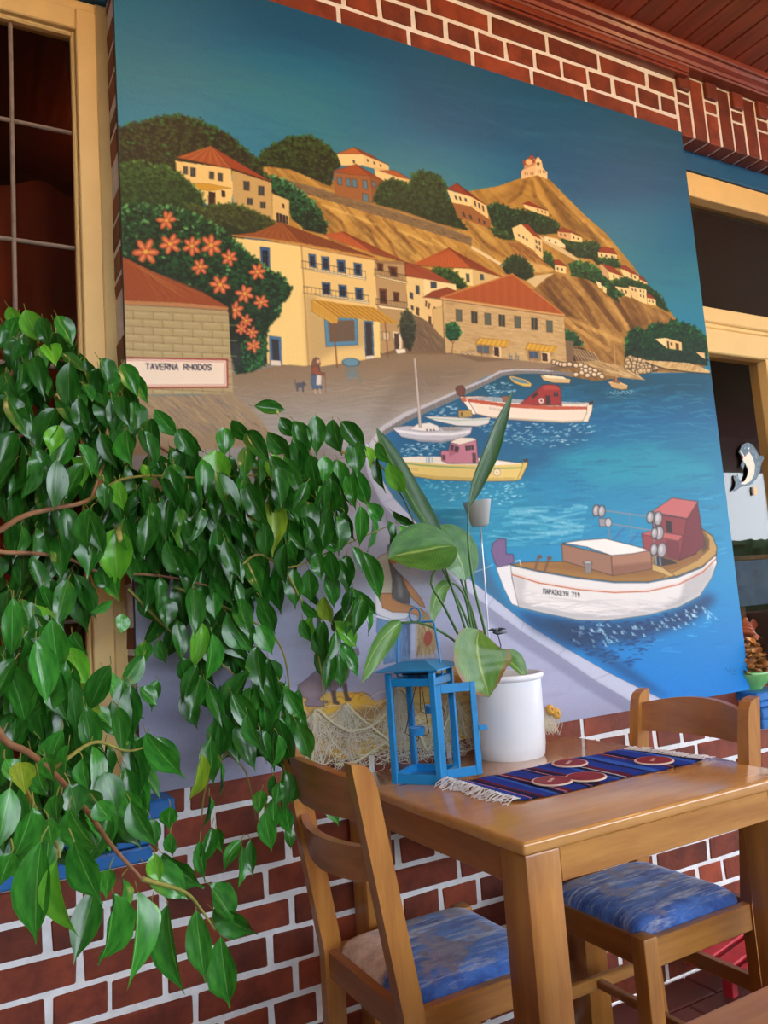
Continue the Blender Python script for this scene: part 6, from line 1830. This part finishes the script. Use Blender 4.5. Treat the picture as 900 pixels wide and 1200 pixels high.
# little stake lamp standing in the pot, and a dark dragonfly clip
M['frost'] = mat('frost', lin((214, 216, 210)), .35, .5, noise=.06, trans=.5)
M['steel'] = mat('steel', lin((200, 204, 206)), .3, .5, metal=.6)
sl = tag(empty('stake_lamp', (PX_ + .01, PY_ + .03, TZ + .18)), 'frosted plastic cup on a thin steel rod stuck into the white pot', 'garden light')
T2 = Matrix.Translation((-PX_ - .01, -PY_ - .03, -TZ - .18))
c0, c1 = at(563, 617, -.085), at(558, 583, -.085)
MB().tube([T2 @ p for p in px_path([(575, 792, -.08), (571, 720, -.082), (563, 617, -.085)], 8)], .0021, 8).build('rod', M['steel'], sl, smooth=True)
rot = (c1 - c0).to_track_quat('Z', 'Y').to_matrix().to_4x4()
MB().lathe([(0, 0), (.018, .0), (.023, .005), (.038, .068), (.0365, .068), (.0215, .009), (0, .007)], 32, M=T2 @ Matrix.Translation(c0) @ rot).build('cup', M['frost'], sl, smooth=True, angle=50)
MB().lathe([(0, .006), (.02, .006), (.018, .016), (0, .018)], 24, M=T2 @ Matrix.Translation(c0) @ rot).build('bulb_base', M['steel'], sl, smooth=True, angle=50)
M['dragon'] = mat('dragon', lin((14, 44, 58)), .3, .5, noise=.3, coat=.4)
dg = tag(empty('dragonfly_ornament', at(583, 742, -.15)), 'small dark teal dragonfly ornament on a wire above the white pot', 'ornament')
MB().tube([(0, 0, 0), (.004, -.004, -.03), (.0, .0, -.085)], .0014, 6).build('wire', M['black_metal'], dg)
MB().tube([(-.012, 0, .004), (0, 0, 0), (.026, -.004, .0)], [.004, .005, .002], 8).build('body', M['dragon'], dg, smooth=True)
for a in (.5, -.5, 2.4, -2.4):
    q = [Vector((0, 0, .002)), Vector((math.cos(a) * .012, math.sin(a) * .01, .01)), Vector((math.cos(a) * .024, math.sin(a) * .02, .009))]
    MB().tube(q, [.002, .0035, .001], 6).build('wing', M['dragon'], dg, smooth=True)

# ---------------------------------------------------------------- fishing net with rope swags along the foot of the painting
M['rope'] = mat('rope', lin((206, 198, 160)), .9, .1, noise=.25, nscale=120., bump=.6, bscale=200.)
M['net'] = mat('net', lin((214, 206, 184)), .9, .1, noise=.2, nscale=50.)
M['cork'] = mat('cork', lin((214, 170, 84)), .8, .2, noise=.25, nscale=40., bump=.5)
nt_ = tag(empty('fishing_net', at(420, 890, -.03)), 'tangled pale fishing net with rope swags along the foot of the painting', 'fishing net')
T3 = Matrix.Translation(-nt_.location)
ny = -.022
for q in ([(366, 890, ny), (367, 858, ny), (368, 835, ny), (374, 833, ny), (386, 844, ny), (404, 855, ny), (420, 856, ny), (440, 848, ny), (456, 830, ny), (466, 806, ny)],
          [(405, 824, ny), (418, 838, ny), (440, 856, ny), (456, 870, ny), (462, 890, ny)],
          [(466, 806, ny), (476, 815, ny), (486, 850, ny), (500, 880, ny)],
          [(392, 896, ny), (416, 893, ny), (440, 878, ny), (452, 872, ny), (464, 884, ny)],
          [(500, 880, ny), (516, 860, ny), (530, 830, ny), (545, 802, ny)]):
    MB().tube([T3 @ p for p in px_path(q, 40)], .0038, 7).build('rope', M['rope'], nt_, smooth=True)
nb = MB()
rn = random.Random(8)
hooks = [(369, 834), (406, 824), (466, 806), (530, 806)]
for k in range(620):
    hx, hy = rn.choice(hooks)
    if rn.random() < .45:
        x0, y0 = hx + rn.gauss(0, 3), hy + rn.uniform(0, 8)
        x1, y1 = hx + rn.gauss(0, 26), rn.uniform(845, 905)
    else:
        x0, y0 = rn.uniform(362, 545), rn.uniform(845, 900)
        x1, y1 = x0 + rn.gauss(0, 22), y0 + rn.gauss(0, 16)
    lim = lambda x: 910 - (x - 360) * .05 if x < 440 else 897 - (x - 445) * .18
    y0, y1 = min(y0, lim(x0)), min(y1, lim(x1))
    x0, x1 = min(max(x0, 358), 556), min(max(x1, 358), 556)
    mx_, my_ = (x0 + x1) / 2 + rn.gauss(0, 5), (y0 + y1) / 2 + rn.gauss(0, 5)
    d0, d1, d2 = (rn.uniform(-.03, -.004) for _ in range(3))
    nb.tube([T3 @ p for p in px_path([(x0, y0, d0), (mx_, my_, d1), (x1, y1, d2)], 6)], .00065, 3, False)
for k in range(70):
    x0, y0 = rn.uniform(636, 652), rn.uniform(828, 838)
    nb.tube([T3 @ p for p in px_path([(x0, y0, -.02), (x0 + rn.gauss(0, 4), 846, -.028), (x0 + rn.gauss(0, 5), rn.uniform(852, 862), -.025)], 5)], .0007, 3, False)
o = nb.build('netting', M['net'], nt_); o['kind'] = 'stuff'
for (x, y) in ((652, 836), (645, 832)):
    c = T3 @ at(x, y, -.025)
    MB().lathe([(.005, -.006), (.012, -.008), (.0155, -.002), (.0155, .003), (.012, .008), (.005, .006), (.005, -.006)], 20, M=Matrix.Translation(c) @ Matrix.Rotation(1.3, 4, 'X') @ Matrix.Rotation(.4, 4, 'Y')).build('cork_float', M['cork'], nt_, smooth=True, angle=50)

# ---------------------------------------------------------------- bowl of dried petals and shell on the right sill
M['bowl'] = mat('bowl', lin((120, 190, 110)), .2, .5, noise=.08, coat=.5)
M['petal'] = mat('petal', lin((206, 150, 84)), .5, .4, col2=lin((150, 92, 44)), nscale=60., rand=.25)
M['shell'] = mat('shell', lin((176, 96, 56)), .45, .4, col2=lin((140, 66, 38)), nscale=12., stretch=(1, 1, 5))
bw_c = Vector((2.372, .022, .785))
bo = tag(empty('bowl', bw_c), 'glossy green bowl on the blue sill of the right-hand window', 'bowl')
MB().lathe([(0, 0), (.03, 0), (.032, .004), (.05, .02), (.062, .046), (.066, .06), (.064, .061), (.059, .046), (.047, .023), (.028, .008), (0, .008)], 40).build('bowl_body', M['bowl'], bo, smooth=True)
MB().lathe([(0, .001), (.031, .001), (.033, -.0), (0, -.0)], 24).build('foot_ring', M['bowl'], bo)


def petal_mesh(seed):
    rg = random.Random(seed)
    mb = MB()
    for k in range(4):
        a = k * 1.57 + rg.uniform(-.3, .3)
        tl = rg.uniform(.4, 1.1)

        def fn(u, v, a=a, tl=tl):
            r = .017 * u
            w = (v - .5) * .026 * math.sin(math.pi * min(1, u * .85 + .12))
            x, y, z = r * math.cos(tl * u), w, r * math.sin(tl * u) + w * w * 60 * .3
            return Vector((x * math.cos(a) - y * math.sin(a), x * math.sin(a) + y * math.cos(a), z))
        mb.grid(fn, 4, 3)
    return mb.mesh('dried_blossom', M['petal'], True)


pms = [petal_mesh(i) for i in range(5)]
rg = random.Random(2)
n = 0
for lvl in range(7):
    r = .06 - .006 * lvl
    for k in range(max(4, int(2 * math.pi * r / .03))):
        a = k * 2 * math.pi / max(4, int(2 * math.pi * r / .03)) + lvl * .5
        o = put('dried_blossom', pms[n % 5], None, None, (bw_c.x + math.cos(a) * r + rg.uniform(-.003, .003), bw_c.y + math.sin(a) * r + rg.uniform(-.003, .003), bw_c.z + .056 + lvl * .017))
        o.rotation_euler = (rg.uniform(-.7, .7), rg.uniform(-.7, .7), rg.uniform(0, 6.28))
        tag(o, 'small golden brown dried blossom heaped in the green bowl', 'dried flower', 'dried blossoms in the green bowl')
        n += 1
sh = tag(empty('conch_shell', (2.42, .06, .785 + .175), .3), 'reddish brown spiral shell leaning on top of the dried blossoms', 'shell')
sb = MB()
for i in range(5):
    z, r = .012 * i, .034 * (1 - i / 5.2)
    sb.lathe([(r * .6, z), (r, z + .006), (r * .95, z + .011), (r * .5, z + .016)], 20, M=Matrix.Rotation(.35, 4, 'Y'))
sb.build('spire', M['shell'], sh, smooth=True)
MB().grid(lambda u, v: Vector((.03 + .05 * u - .02 * v, -.028 + .02 * math.sin(v * 3), -.02 + .075 * v * (1 - .35 * u) + .01 * math.sin(u * 3))), 8, 10).build('lip', M['shell'], sh, smooth=True)

# ---------------------------------------------------------------- dolphin window picture
M['dol_blue'] = mat('dol_blue', lin((40, 74, 92)), .35, .5, col2=lin((110, 140, 150)), nscale=90., thresh=(.36, .46))
M['dol_belly'] = mat('dol_belly', lin((232, 226, 200)), .4, .4, noise=.12, nscale=60.)
do = tag(empty('dolphin_picture', at(872, 545, .132)), 'mosaic dolphin window picture stuck on the pane of the right-hand window', 'window picture')


def flat(name, pts, y, m, th=.002):
    q = [at(x, yy, .136) - at(872, 545, .132) for x, yy in pts]
    MB().prism([(p.x, p.z) for p in q], y, y - th, lambda a, b, h: Vector((a, h, b))).build(name, m, do)


flat('body', [(866, 527), (868, 522), (874, 519), (880, 521), (885, 528), (888, 535), (892, 534), (894, 537), (890, 545), (889, 553), (885, 562), (879, 568), (872, 570), (866, 571), (861, 575), (858, 577), (860, 570), (861, 565), (860, 558), (863, 556), (865, 563), (870, 566), (874, 561), (875, 553), (872, 545), (868, 540), (867, 534), (864, 530)], .0, M['dol_blue'])
flat('belly', [(865, 528), (868, 531), (871, 536), (876, 530), (880, 536), (883, 546), (882, 556), (878, 564), (871, 568), (866, 567), (871, 564), (874, 558), (875, 551), (872, 545), (869, 540), (868, 535)], -.0022, M['dol_belly'], .001)
flat('flipper', [(868, 541), (871, 543), (869, 551), (866, 546)], -.0022, M['dol_blue'], .001)
flat('tongue', [(867, 533), (869, 535), (869, 538), (867, 537)], -.0034, mat('dol_red', lin((170, 70, 56)), .4, .4), .0008)
flat('eye', [(874, 525), (876, 525), (876, 527), (874, 527)], -.0034, mat('dol_eye', lin((230, 230, 226)), .4, .4), .0008)
flat('suction_tab', [(882, 571), (885, 570), (886, 579), (884, 581), (882, 579)], -.0002, mat('dol_amber', lin((226, 170, 60)), .3, .4), .002)

# ---------------------------------------------------------------- weeping fig hanging in from the left
M['fig_leaf'] = leaf_mat('fig_leaf', lin((60, 136, 42)), lin((38, 104, 32)), lin((108, 164, 78)), .23, .4, 0, None, .18)
M['fig_light'] = leaf_mat('fig_light', lin((118, 196, 52)), lin((92, 172, 48)), lin((150, 196, 90)), .23, .15, 0, None, .22)
M['fig_yellow'] = leaf_mat('fig_yellow', lin((150, 178, 44)), lin((112, 150, 44)), lin((176, 196, 90)), .3, .12, 0, None, .25)
M['bark'] = mat('bark', lin((158, 118, 84)), .8, .2, col2=lin((110, 76, 54)), nscale=14., stretch=(1, 1, .3), bump=.3)
M['twig'] = mat('twig', lin((150, 140, 70)), .7, .2, col2=lin((96, 110, 44)), nscale=9.)
ROWS = [(0, .03), (.05, .16), (.14, .31), (.28, .455), (.44, .5), (.6, .445), (.74, .29), (.84, .13), (.91, .045), (1., .006)]


def fig_leaf_mesh(seed):
    rg = random.Random(seed)
    bend, fold, tw, side = rg.uniform(.05, .3), rg.uniform(.12, .4), rg.uniform(-.35, .35), rg.uniform(-.12, .12)
    wav = rg.uniform(.0, .05)
    v, uv = [], []
    for t, w in ROWS:
        for a in (-1, -.5, 0, .5, 1):
            x = a * w + side * t * t * .5
            z = fold * abs(a) * w - bend * t * t + tw * a * w * t + wav * math.sin(t * 12 + a) * abs(a)
            v.append((x, t, z)); uv.append((a, t))
    f = [(i * 5 + k, i * 5 + k + 1, i * 5 + k + 6, i * 5 + k + 5) for i in range(len(ROWS) - 1) for k in range(4)]
    return v, f, uv


VAR = [fig_leaf_mesh(i) for i in range(8)]


def var_mesh(k, m):
    v, f, uv = VAR[k]
    me = bpy.data.meshes.new('leaf')
    me.from_pydata(v, [], f)
    me.polygons.foreach_set('use_smooth', [True] * len(f))
    set_uv(me, uv)
    me.materials.append(M[m])
    return me


MESHES = {m: [var_mesh(k, m) for k in range(8)] for m in ('fig_leaf', 'fig_light', 'fig_yellow')}
ORG = Vector((-.34, -.42, 0))
fig = tag(empty('weeping_fig', ORG), 'large weeping fig whose drooping glossy branches hang across the left window', 'tree')
TF = Matrix.Translation(-ORG)
rf_ = random.Random(21)


def leaf_frame(B, T, w, tilt=.5):
    T = B + (T - B) * 1.18
    w = w * 1.2
    L = (T - B).length
    y = (T - B) / max(L, 1e-6)
    view = (Vector(CAM) - (B + T) / 2).normalized()
    n = (view + Vector((rf_.gauss(0, tilt), rf_.gauss(0, tilt * .6), rf_.gauss(0, tilt) + .25)))
    n = (n - y * n.dot(y)).normalized()
    x = y.cross(n).normalized()
    return Matrix(((x.x * w, y.x * L, n.x * L, B.x), (x.y * w, y.y * L, n.y * L, B.y), (x.z * w, y.z * L, n.z * L, B.z), (0, 0, 0, 1)))


def depth(x, y):
    """how far in front of the wall the branches hang at this place of the photograph"""
    d = -.16
    if y > 660 and x < 210: d -= .45 * min(1, (y - 660) / 240.) * min(1, (210 - x) / 120.)
    if y > 880 and x < 300: d -= .40 * min(1, (y - 880) / 120.) * min(1, (330 - x) / 110.)
    if x < 150 and y < 660: d -= .08
    if x > 295 and y > 850: d -= .12
    return d


LEAVES = {(0, 400, 3.): """345 58 400 152 70,430 80 475 170 60,345 95 350 185 50,475 120 510 205 45,80 72 80 176 72,130 105 165 175 55,20 110 20 210 55,40 160 55 245 50,135 22 150 98 52,215 40 290 95 48,
195 238 125 385 85,250 262 258 350 66,210 298 180 378 58 L,245 345 190 440 62,275 362 335 458 60,245 408 305 492 58 L,200 418 196 570 68,95 398 112 534 62,160 385 122 480 45,475 213 482 312 68,430 190 440 280 50,375 190 370 285 76,
530 273 536 402 68,445 313 452 425 72,545 240 612 332 52,630 308 672 396 60,655 330 702 382 45,760 383 764 512 92 L,815 278 875 352 60,790 303 792 388 58,870 442 882 562 62 L,855 470 842 602 50,710 412 716 562 62,610 430 616 522 62,
755 545 775 705 82,815 552 835 692 66,880 558 876 702 72 Y,670 552 682 692 66,420 492 420 580 62 L,365 498 370 580 50,470 500 482 562 50,535 538 540 656 66,580 568 656 722 78 L,465 560 482 690 60,320 588 290 722 72,345 630 305 802 92,
405 662 406 832 98 L,440 648 468 792 66,580 640 602 742 60,540 660 552 752 45,75 648 75 742 52,125 652 120 782 52,155 680 165 746 36,75 768 70 855 48,30 876 8 1012 72,70 928 82 1102 82,125 925 125 1048 92 L,150 858 192 992 74,100 1000 110 1102 72,
185 1045 192 1192 92 L,240 1078 296 1205 78 L,255 1028 282 1092 72,0 758 6 822 42,10 1068 42 1172 62,395 913 330 952 34,430 958 428 1018 52,510 1058 500 1122 52,560 1050 572 1122 46,505 1105 435 1205 72,708 988 688 1132 58 L,745 1028 744 1182 62,
710 808 710 952 48,750 808 792 892 52,800 798 836 912 56,510 868 542 982 72,580 898 592 992 62,750 880 752 962 52,800 958 872 1082 82,830 1058 872 1162 62,640 1110 652 1192 52,60 0 40 60 60,175 10 190 70 60 L,110 130 60 190 60,290 150 330 200 50,
380 100 400 170 60,690 440 700 520 60,560 400 580 480 60,500 430 520 500 60 L,640 470 650 560 55,600 700 630 790 60,660 760 680 850 50,480 760 500 850 60,360 790 370 870 55,400 830 410 900 50,690 880 700 950 50""",
          (300, 400, 3.): """-5 228 95 237 44,85 268 128 332 46,130 278 176 402 58,40 320 104 402 62,210 262 216 378 58,270 276 288 382 62,300 282 374 368 58,345 348 352 458 62,10 388 22 492 52,65 398 66 482 62 L,130 458 142 502 46,285 416 292 542 74,345 448 388 572 62,
385 368 412 442 42 L,425 408 436 512 36,465 428 518 528 58 L,425 358 462 422 42,200 410 206 502 62,240 403 242 482 50,192 508 270 612 66 L,60 498 144 624 74,60 556 62 714 84 Y,175 558 192 702 68,300 538 308 614 46,365 578 372 702 46,410 603 411 714 62,
460 628 482 712 46,515 686 528 784 52 L,505 648 574 724 46 L,480 598 558 652 32,390 568 444 634 50,375 742 438 886 58,340 723 378 804 52,320 752 320 864 52,260 738 272 844 58,215 743 226 822 46,130 798 132 918 58,185 802 192 908 58,245 816 274 924 62,
240 898 258 984 56 Y,345 872 414 962 52,320 886 332 1014 62,165 913 218 974 46,195 966 208 1074 62 L,165 978 182 1052 40,275 986 350 1068 62 L,240 1056 252 1194 72,295 1058 356 1164 52,290 1102 296 1204 52,375 928 408 1014 46,10 998 48 1088 62,
45 1118 74 1204 56,0 560 10 660 60,120 700 130 770 50,310 600 330 690 50,250 640 270 720 50,150 640 160 720 55,20 700 30 780 60,230 690 300 730 45,330 470 340 560 50,100 560 120 640 55 L,0 480 30 560 55,140 420 190 480 50""",
          (0, 800, 3.): """100 -10 135 135 94,30 -10 8 102 62,240 25 335 92 88 Y,262 108 302 202 62,170 115 192 204 64,190 203 168 262 55,240 222 218 346 78,290 270 292 364 58,300 205 364 305 76,365 315 404 446 86,245 355 276 456 82,470 325 504 444 72,72 280 84 372 74 Y,135 322 152 402 62,
35 372 -6 565 84,115 436 72 606 88,200 398 190 482 62,245 446 316 606 112,145 560 100 885 112,200 626 218 885 98 L,262 560 324 756 104,335 726 268 946 84,395 738 402 976 88,430 686 432 784 72,385 656 370 742 56,482 736 498 1016 98,535 772 542 884 46 L,
590 782 600 1076 92,690 802 708 1026 74,775 896 798 1126 84,735 710 824 824 88,750 798 880 894 82,572 602 686 724 92,545 602 556 694 52 L,512 640 646 742 92,425 192 524 260 56,425 228 505 275 50,550 192 626 298 58,520 218 542 314 56,430 378 474 482 72,
460 418 524 566 72,530 478 548 564 42,420 58 484 132 56,400 58 406 154 42,490 18 546 74 62,555 -5 528 76 48,650 28 682 144 62,720 -6 742 92 62,770 123 764 234 58,825 146 834 264 56,740 198 740 336 68,775 278 782 394 42,705 246 694 396 36 Y,
598 438 588 504 60,735 398 730 504 36,745 506 718 626 42,760 516 774 584 42,705 556 712 684 46,845 556 786 642 46,850 576 852 704 42,880 556 886 664 36,600 528 600 604 42,880 18 872 114 62,870 108 902 234 52,870 146 884 254 52,
340 420 380 480 70,10 20 0 130 70,60 110 40 200 80,380 100 420 180 70,330 90 390 150 60,200 60 230 130 60,20 270 60 340 60,160 260 180 330 60,300 380 350 440 60,40 600 0 700 80,170 480 180 560 60""",
          (300, 800, 3.): """20 15 48 184 62,110 55 124 194 58,100 20 160 125 50,140 136 196 260 62,75 182 78 294 46,15 166 44 264 48,60 326 78 424 48,100 306 106 434 52,140 326 128 414 52,60 406 62 514 48,105 436 112 524 52,30 456 48 578 58,110 506 124 574 42,225 386 290 486 52,
80 -5 94 64 52,20 380 10 450 45,85 350 70 420 45""",
          (0, 340, 3.): """90 70 130 170 70 L,60 85 30 160 50,200 90 250 180 60,150 100 160 180 55,10 120 0 200 50,30 60 60 110 45 L"""}
placed = []
for (ox, oy, sc), txt in LEAVES.items():
    for it in txt.replace('\n', '').split(','):
        q = it.split()
        m = {'L': 'fig_light', 'Y': 'fig_yellow'}.get(q[5] if len(q) > 5 else '', 'fig_leaf')
        bx, by, tx, ty, w = [float(k) / sc for k in q[:5]]
        bx, tx, by, ty = bx + ox, tx + ox, by + oy, ty + oy
        d = depth((bx + tx) / 2, (by + ty) / 2) + rf_.gauss(0, .02)
        B, T = at(bx, by, min(d, -.03)), at(tx, ty, min(d + rf_.gauss(-.008, .012), -.03))
        dist = (B - Vector(CAM)).dot(Vector(FWD))
        placed.append((B, T, w * dist / FPX, m))
NH = len(placed)
# deeper leaves filling the crown, hanging down
FILL = [([(0, 385), (60, 372), (85, 400), (130, 430), (165, 470), (205, 505), (245, 515), (290, 500), (330, 500), (370, 520), (400, 560), (390, 620), (330, 640), (300, 660), (260, 640), (200, 650), (150, 640), (60, 560), (0, 560)], 150, (-.26, -.08)),
        ([(150, 560), (300, 560), (400, 550), (400, 590), (340, 640), (320, 690), (280, 720), (250, 750), (190, 720), (160, 680)], 90, (-.2, -.06)),
        ([(0, 690), (60, 700), (90, 760), (140, 780), (170, 830), (180, 900), (140, 950), (60, 960), (0, 980)], 95, (-.6, -.3)),
        ([(230, 720), (290, 740), (350, 780), (360, 850), (320, 870), (260, 840), (230, 790)], 30, (-.2, -.08)),
        ([(355, 660), (420, 650), (435, 700), (400, 790), (375, 740)], 8, (-.2, -.08)),
        ([(0, 560), (60, 560), (110, 600), (100, 680), (40, 700), (0, 700)], 26, (-.25, -.1))]
nf = 0
for poly, n, (d0, d1) in FILL:
    a = np.asarray(poly, float)
    k = 0
    n = int(n * 1.55)
    while k < n:
        x, y = rf_.uniform(a[:, 0].min(), a[:, 0].max()), rf_.uniform(a[:, 1].min(), a[:, 1].max())
        ins = False
        for i in range(len(a)):
            (ax, ay), (bx, by) = a[i], a[(i + 1) % len(a)]
            if (y < ay) != (y < by) and x < (bx - ax) * (y - ay) / (by - ay) + ax: ins = not ins
        if not ins: continue
        k += 1
        d = rf_.uniform(d0, d1)
        B = at(x, y, d)
        L = rf_.uniform(.06, .092)
        T = B + Vector((rf_.gauss(0, .35), rf_.gauss(-.1, .3), -1)).normalized() * L
        if T.y > -.02: T.y = -.02
        placed.append((B, T, L * rf_.uniform(.36, .46), 'fig_leaf' if rf_.random() < .93 else 'fig_light'))
# the 300 that show largest are leaves of their own, the others one mass
order = sorted(range(len(placed)), key=lambda i: -(placed[i][1] - placed[i][0]).length / (placed[i][0] - Vector(CAM)).length - (10 if i < NH else 0))
big = set(order[:300])
rv, rfc, ruv = [], [], []
tw = MB()
for i, (B, T, w, m) in enumerate(placed):
    Mx = leaf_frame(B, T, w)
    k = rf_.randrange(8)
    if i in big:
        o = put('leaf', MESHES[m][k], None, fig)
        o.matrix_local = TF @ Mx
    else:
        v, f, uv = VAR[k]
        n0 = len(rv)
        rv += [tuple(TF @ (Mx @ Vector(p))) for p in v]
        rfc += [tuple(j + n0 for j in q) for q in f]
        ruv += uv
    up = (B - T).normalized()
    tw.tube([TF @ p for p in (B, B + up * .004, B + (up + Vector((rf_.gauss(0, .4), .5, .3))).normalized() * .014)], .0008, 4, False)
me = bpy.data.meshes.new('foliage')
me.from_pydata(rv, [], rfc)
me.polygons.foreach_set('use_smooth', [True] * len(rfc))
set_uv(me, ruv)
me.materials.append(M['fig_leaf'])
o = put('foliage', me, None, fig); o['kind'] = 'stuff'
o = tw.build('leaf_stalks', M['twig'], fig); o['kind'] = 'stuff'


def branch(pts, r0, r1, n=24, m='bark'):
    P = [TF @ p for p in px_path(pts, n)]
    MB().tube(P, [r0 + (r1 - r0) * i / n for i in range(n + 1)], 7).build('branch', M[m], fig, smooth=True)


TRUNK = MB()
tp_ = spline([(0, 0, .02), (.02, .0, .4), (-.01, .02, .8), (.02, .03, 1.2), (.0, .02, 1.7)], 24)
TRUNK.tube(tp_, [.032 - .014 * i / 24 for i in range(25)], 12)
TRUNK.build('trunk', M['bark'], fig, smooth=True)


def from_trunk(z, pts, r0, r1):
    P = [Vector((0, .02, z))] + [TF @ at(*p) for p in pts]
    P = [Vector(p) for p in spline(P, 30)]
    MB().tube(P, [r0 + (r1 - r0) * i / 30 for i in range(31)], 7).build('branch', M['bark'], fig, smooth=True)


from_trunk(1.15, [(-40, 640, -.3), (30, 604, -.26), (100, 588, -.22), (112, 570, -.2), (128, 520, -.18), (130, 486, -.18)], .0065, .002)
from_trunk(1.1, [(-60, 660, -.3), (20, 648, -.25), (80, 655, -.22), (115, 670, -.2), (190, 675, -.18), (260, 690, -.17)], .0055, .0018)
from_trunk(1.0, [(-60, 780, -.5), (0, 862, -.6), (30, 880, -.62), (60, 903, -.66), (100, 948, -.72), (130, 990, -.78), (166, 1030, -.8)], .0062, .002)
from_trunk(1.5, [(-20, 520, -.24), (80, 480, -.16), (150, 500, -.12), (220, 540, -.1), (320, 550, -.1), (400, 545, -.12)], .006, .0015)
from_trunk(1.7, [(-30, 450, -.26), (20, 430, -.22), (60, 420, -.2), (90, 430, -.2)], .005, .0015)
for q in ([(30, 925, -.66), (45, 955, -.72), (66, 990, -.78), (70, 1005, -.79)], [(166, 1030, -.8), (215, 1045, -.75), (235, 1065, -.72), (252, 1090, -.72)],
          [(150, 690, -.17), (200, 740, -.16), (250, 770, -.15), (285, 800, -.15)], [(260, 690, -.17), (300, 650, -.17), (340, 665, -.16), (400, 640, -.16), (470, 610, -.15)],
          [(267, 800, -.13), (266, 850, -.13), (266, 880, -.13), (288, 905, -.13), (300, 960, -.14)], [(266, 880, -.13), (242, 920, -.14), (236, 960, -.14)],
          [(400, 530, -.16), (440, 540, -.15), (470, 580, -.15), (488, 620, -.15)], [(330, 660, -.16), (360, 720, -.15), (375, 780, -.15), (380, 830, -.15)],
          [(205, 688, -.17), (280, 720, -.15), (330, 760, -.15), (340, 850, -.15), (330, 920, -.15)], [(100, 590, -.22), (150, 560, -.2), (240, 560, -.18), (330, 560, -.17), (390, 600, -.16)],
          [(60, 903, -.66), (110, 870, -.6), (150, 880, -.56), (185, 870, -.5)]):
    branch(q, .0032, .0012, m='twig')
M['clay'] = mat('clay', lin((150, 86, 60)), .8, .2, noise=.2)
fp = tag(empty('floor_pot', ORG), 'clay floor pot of the weeping fig beside the window wall', 'pot')
MB().lathe([(0, .0), (.13, 0), (.17, .28), (.185, .29), (.185, .32), (.165, .32), (.155, .27), (0, .27)], 36).build('pot_body', M['clay'], fp, smooth=True, angle=40)
MB().lathe([(0, .271), (.155, .271), (0, .28)], 24).build('soil', M['soil'], fp)
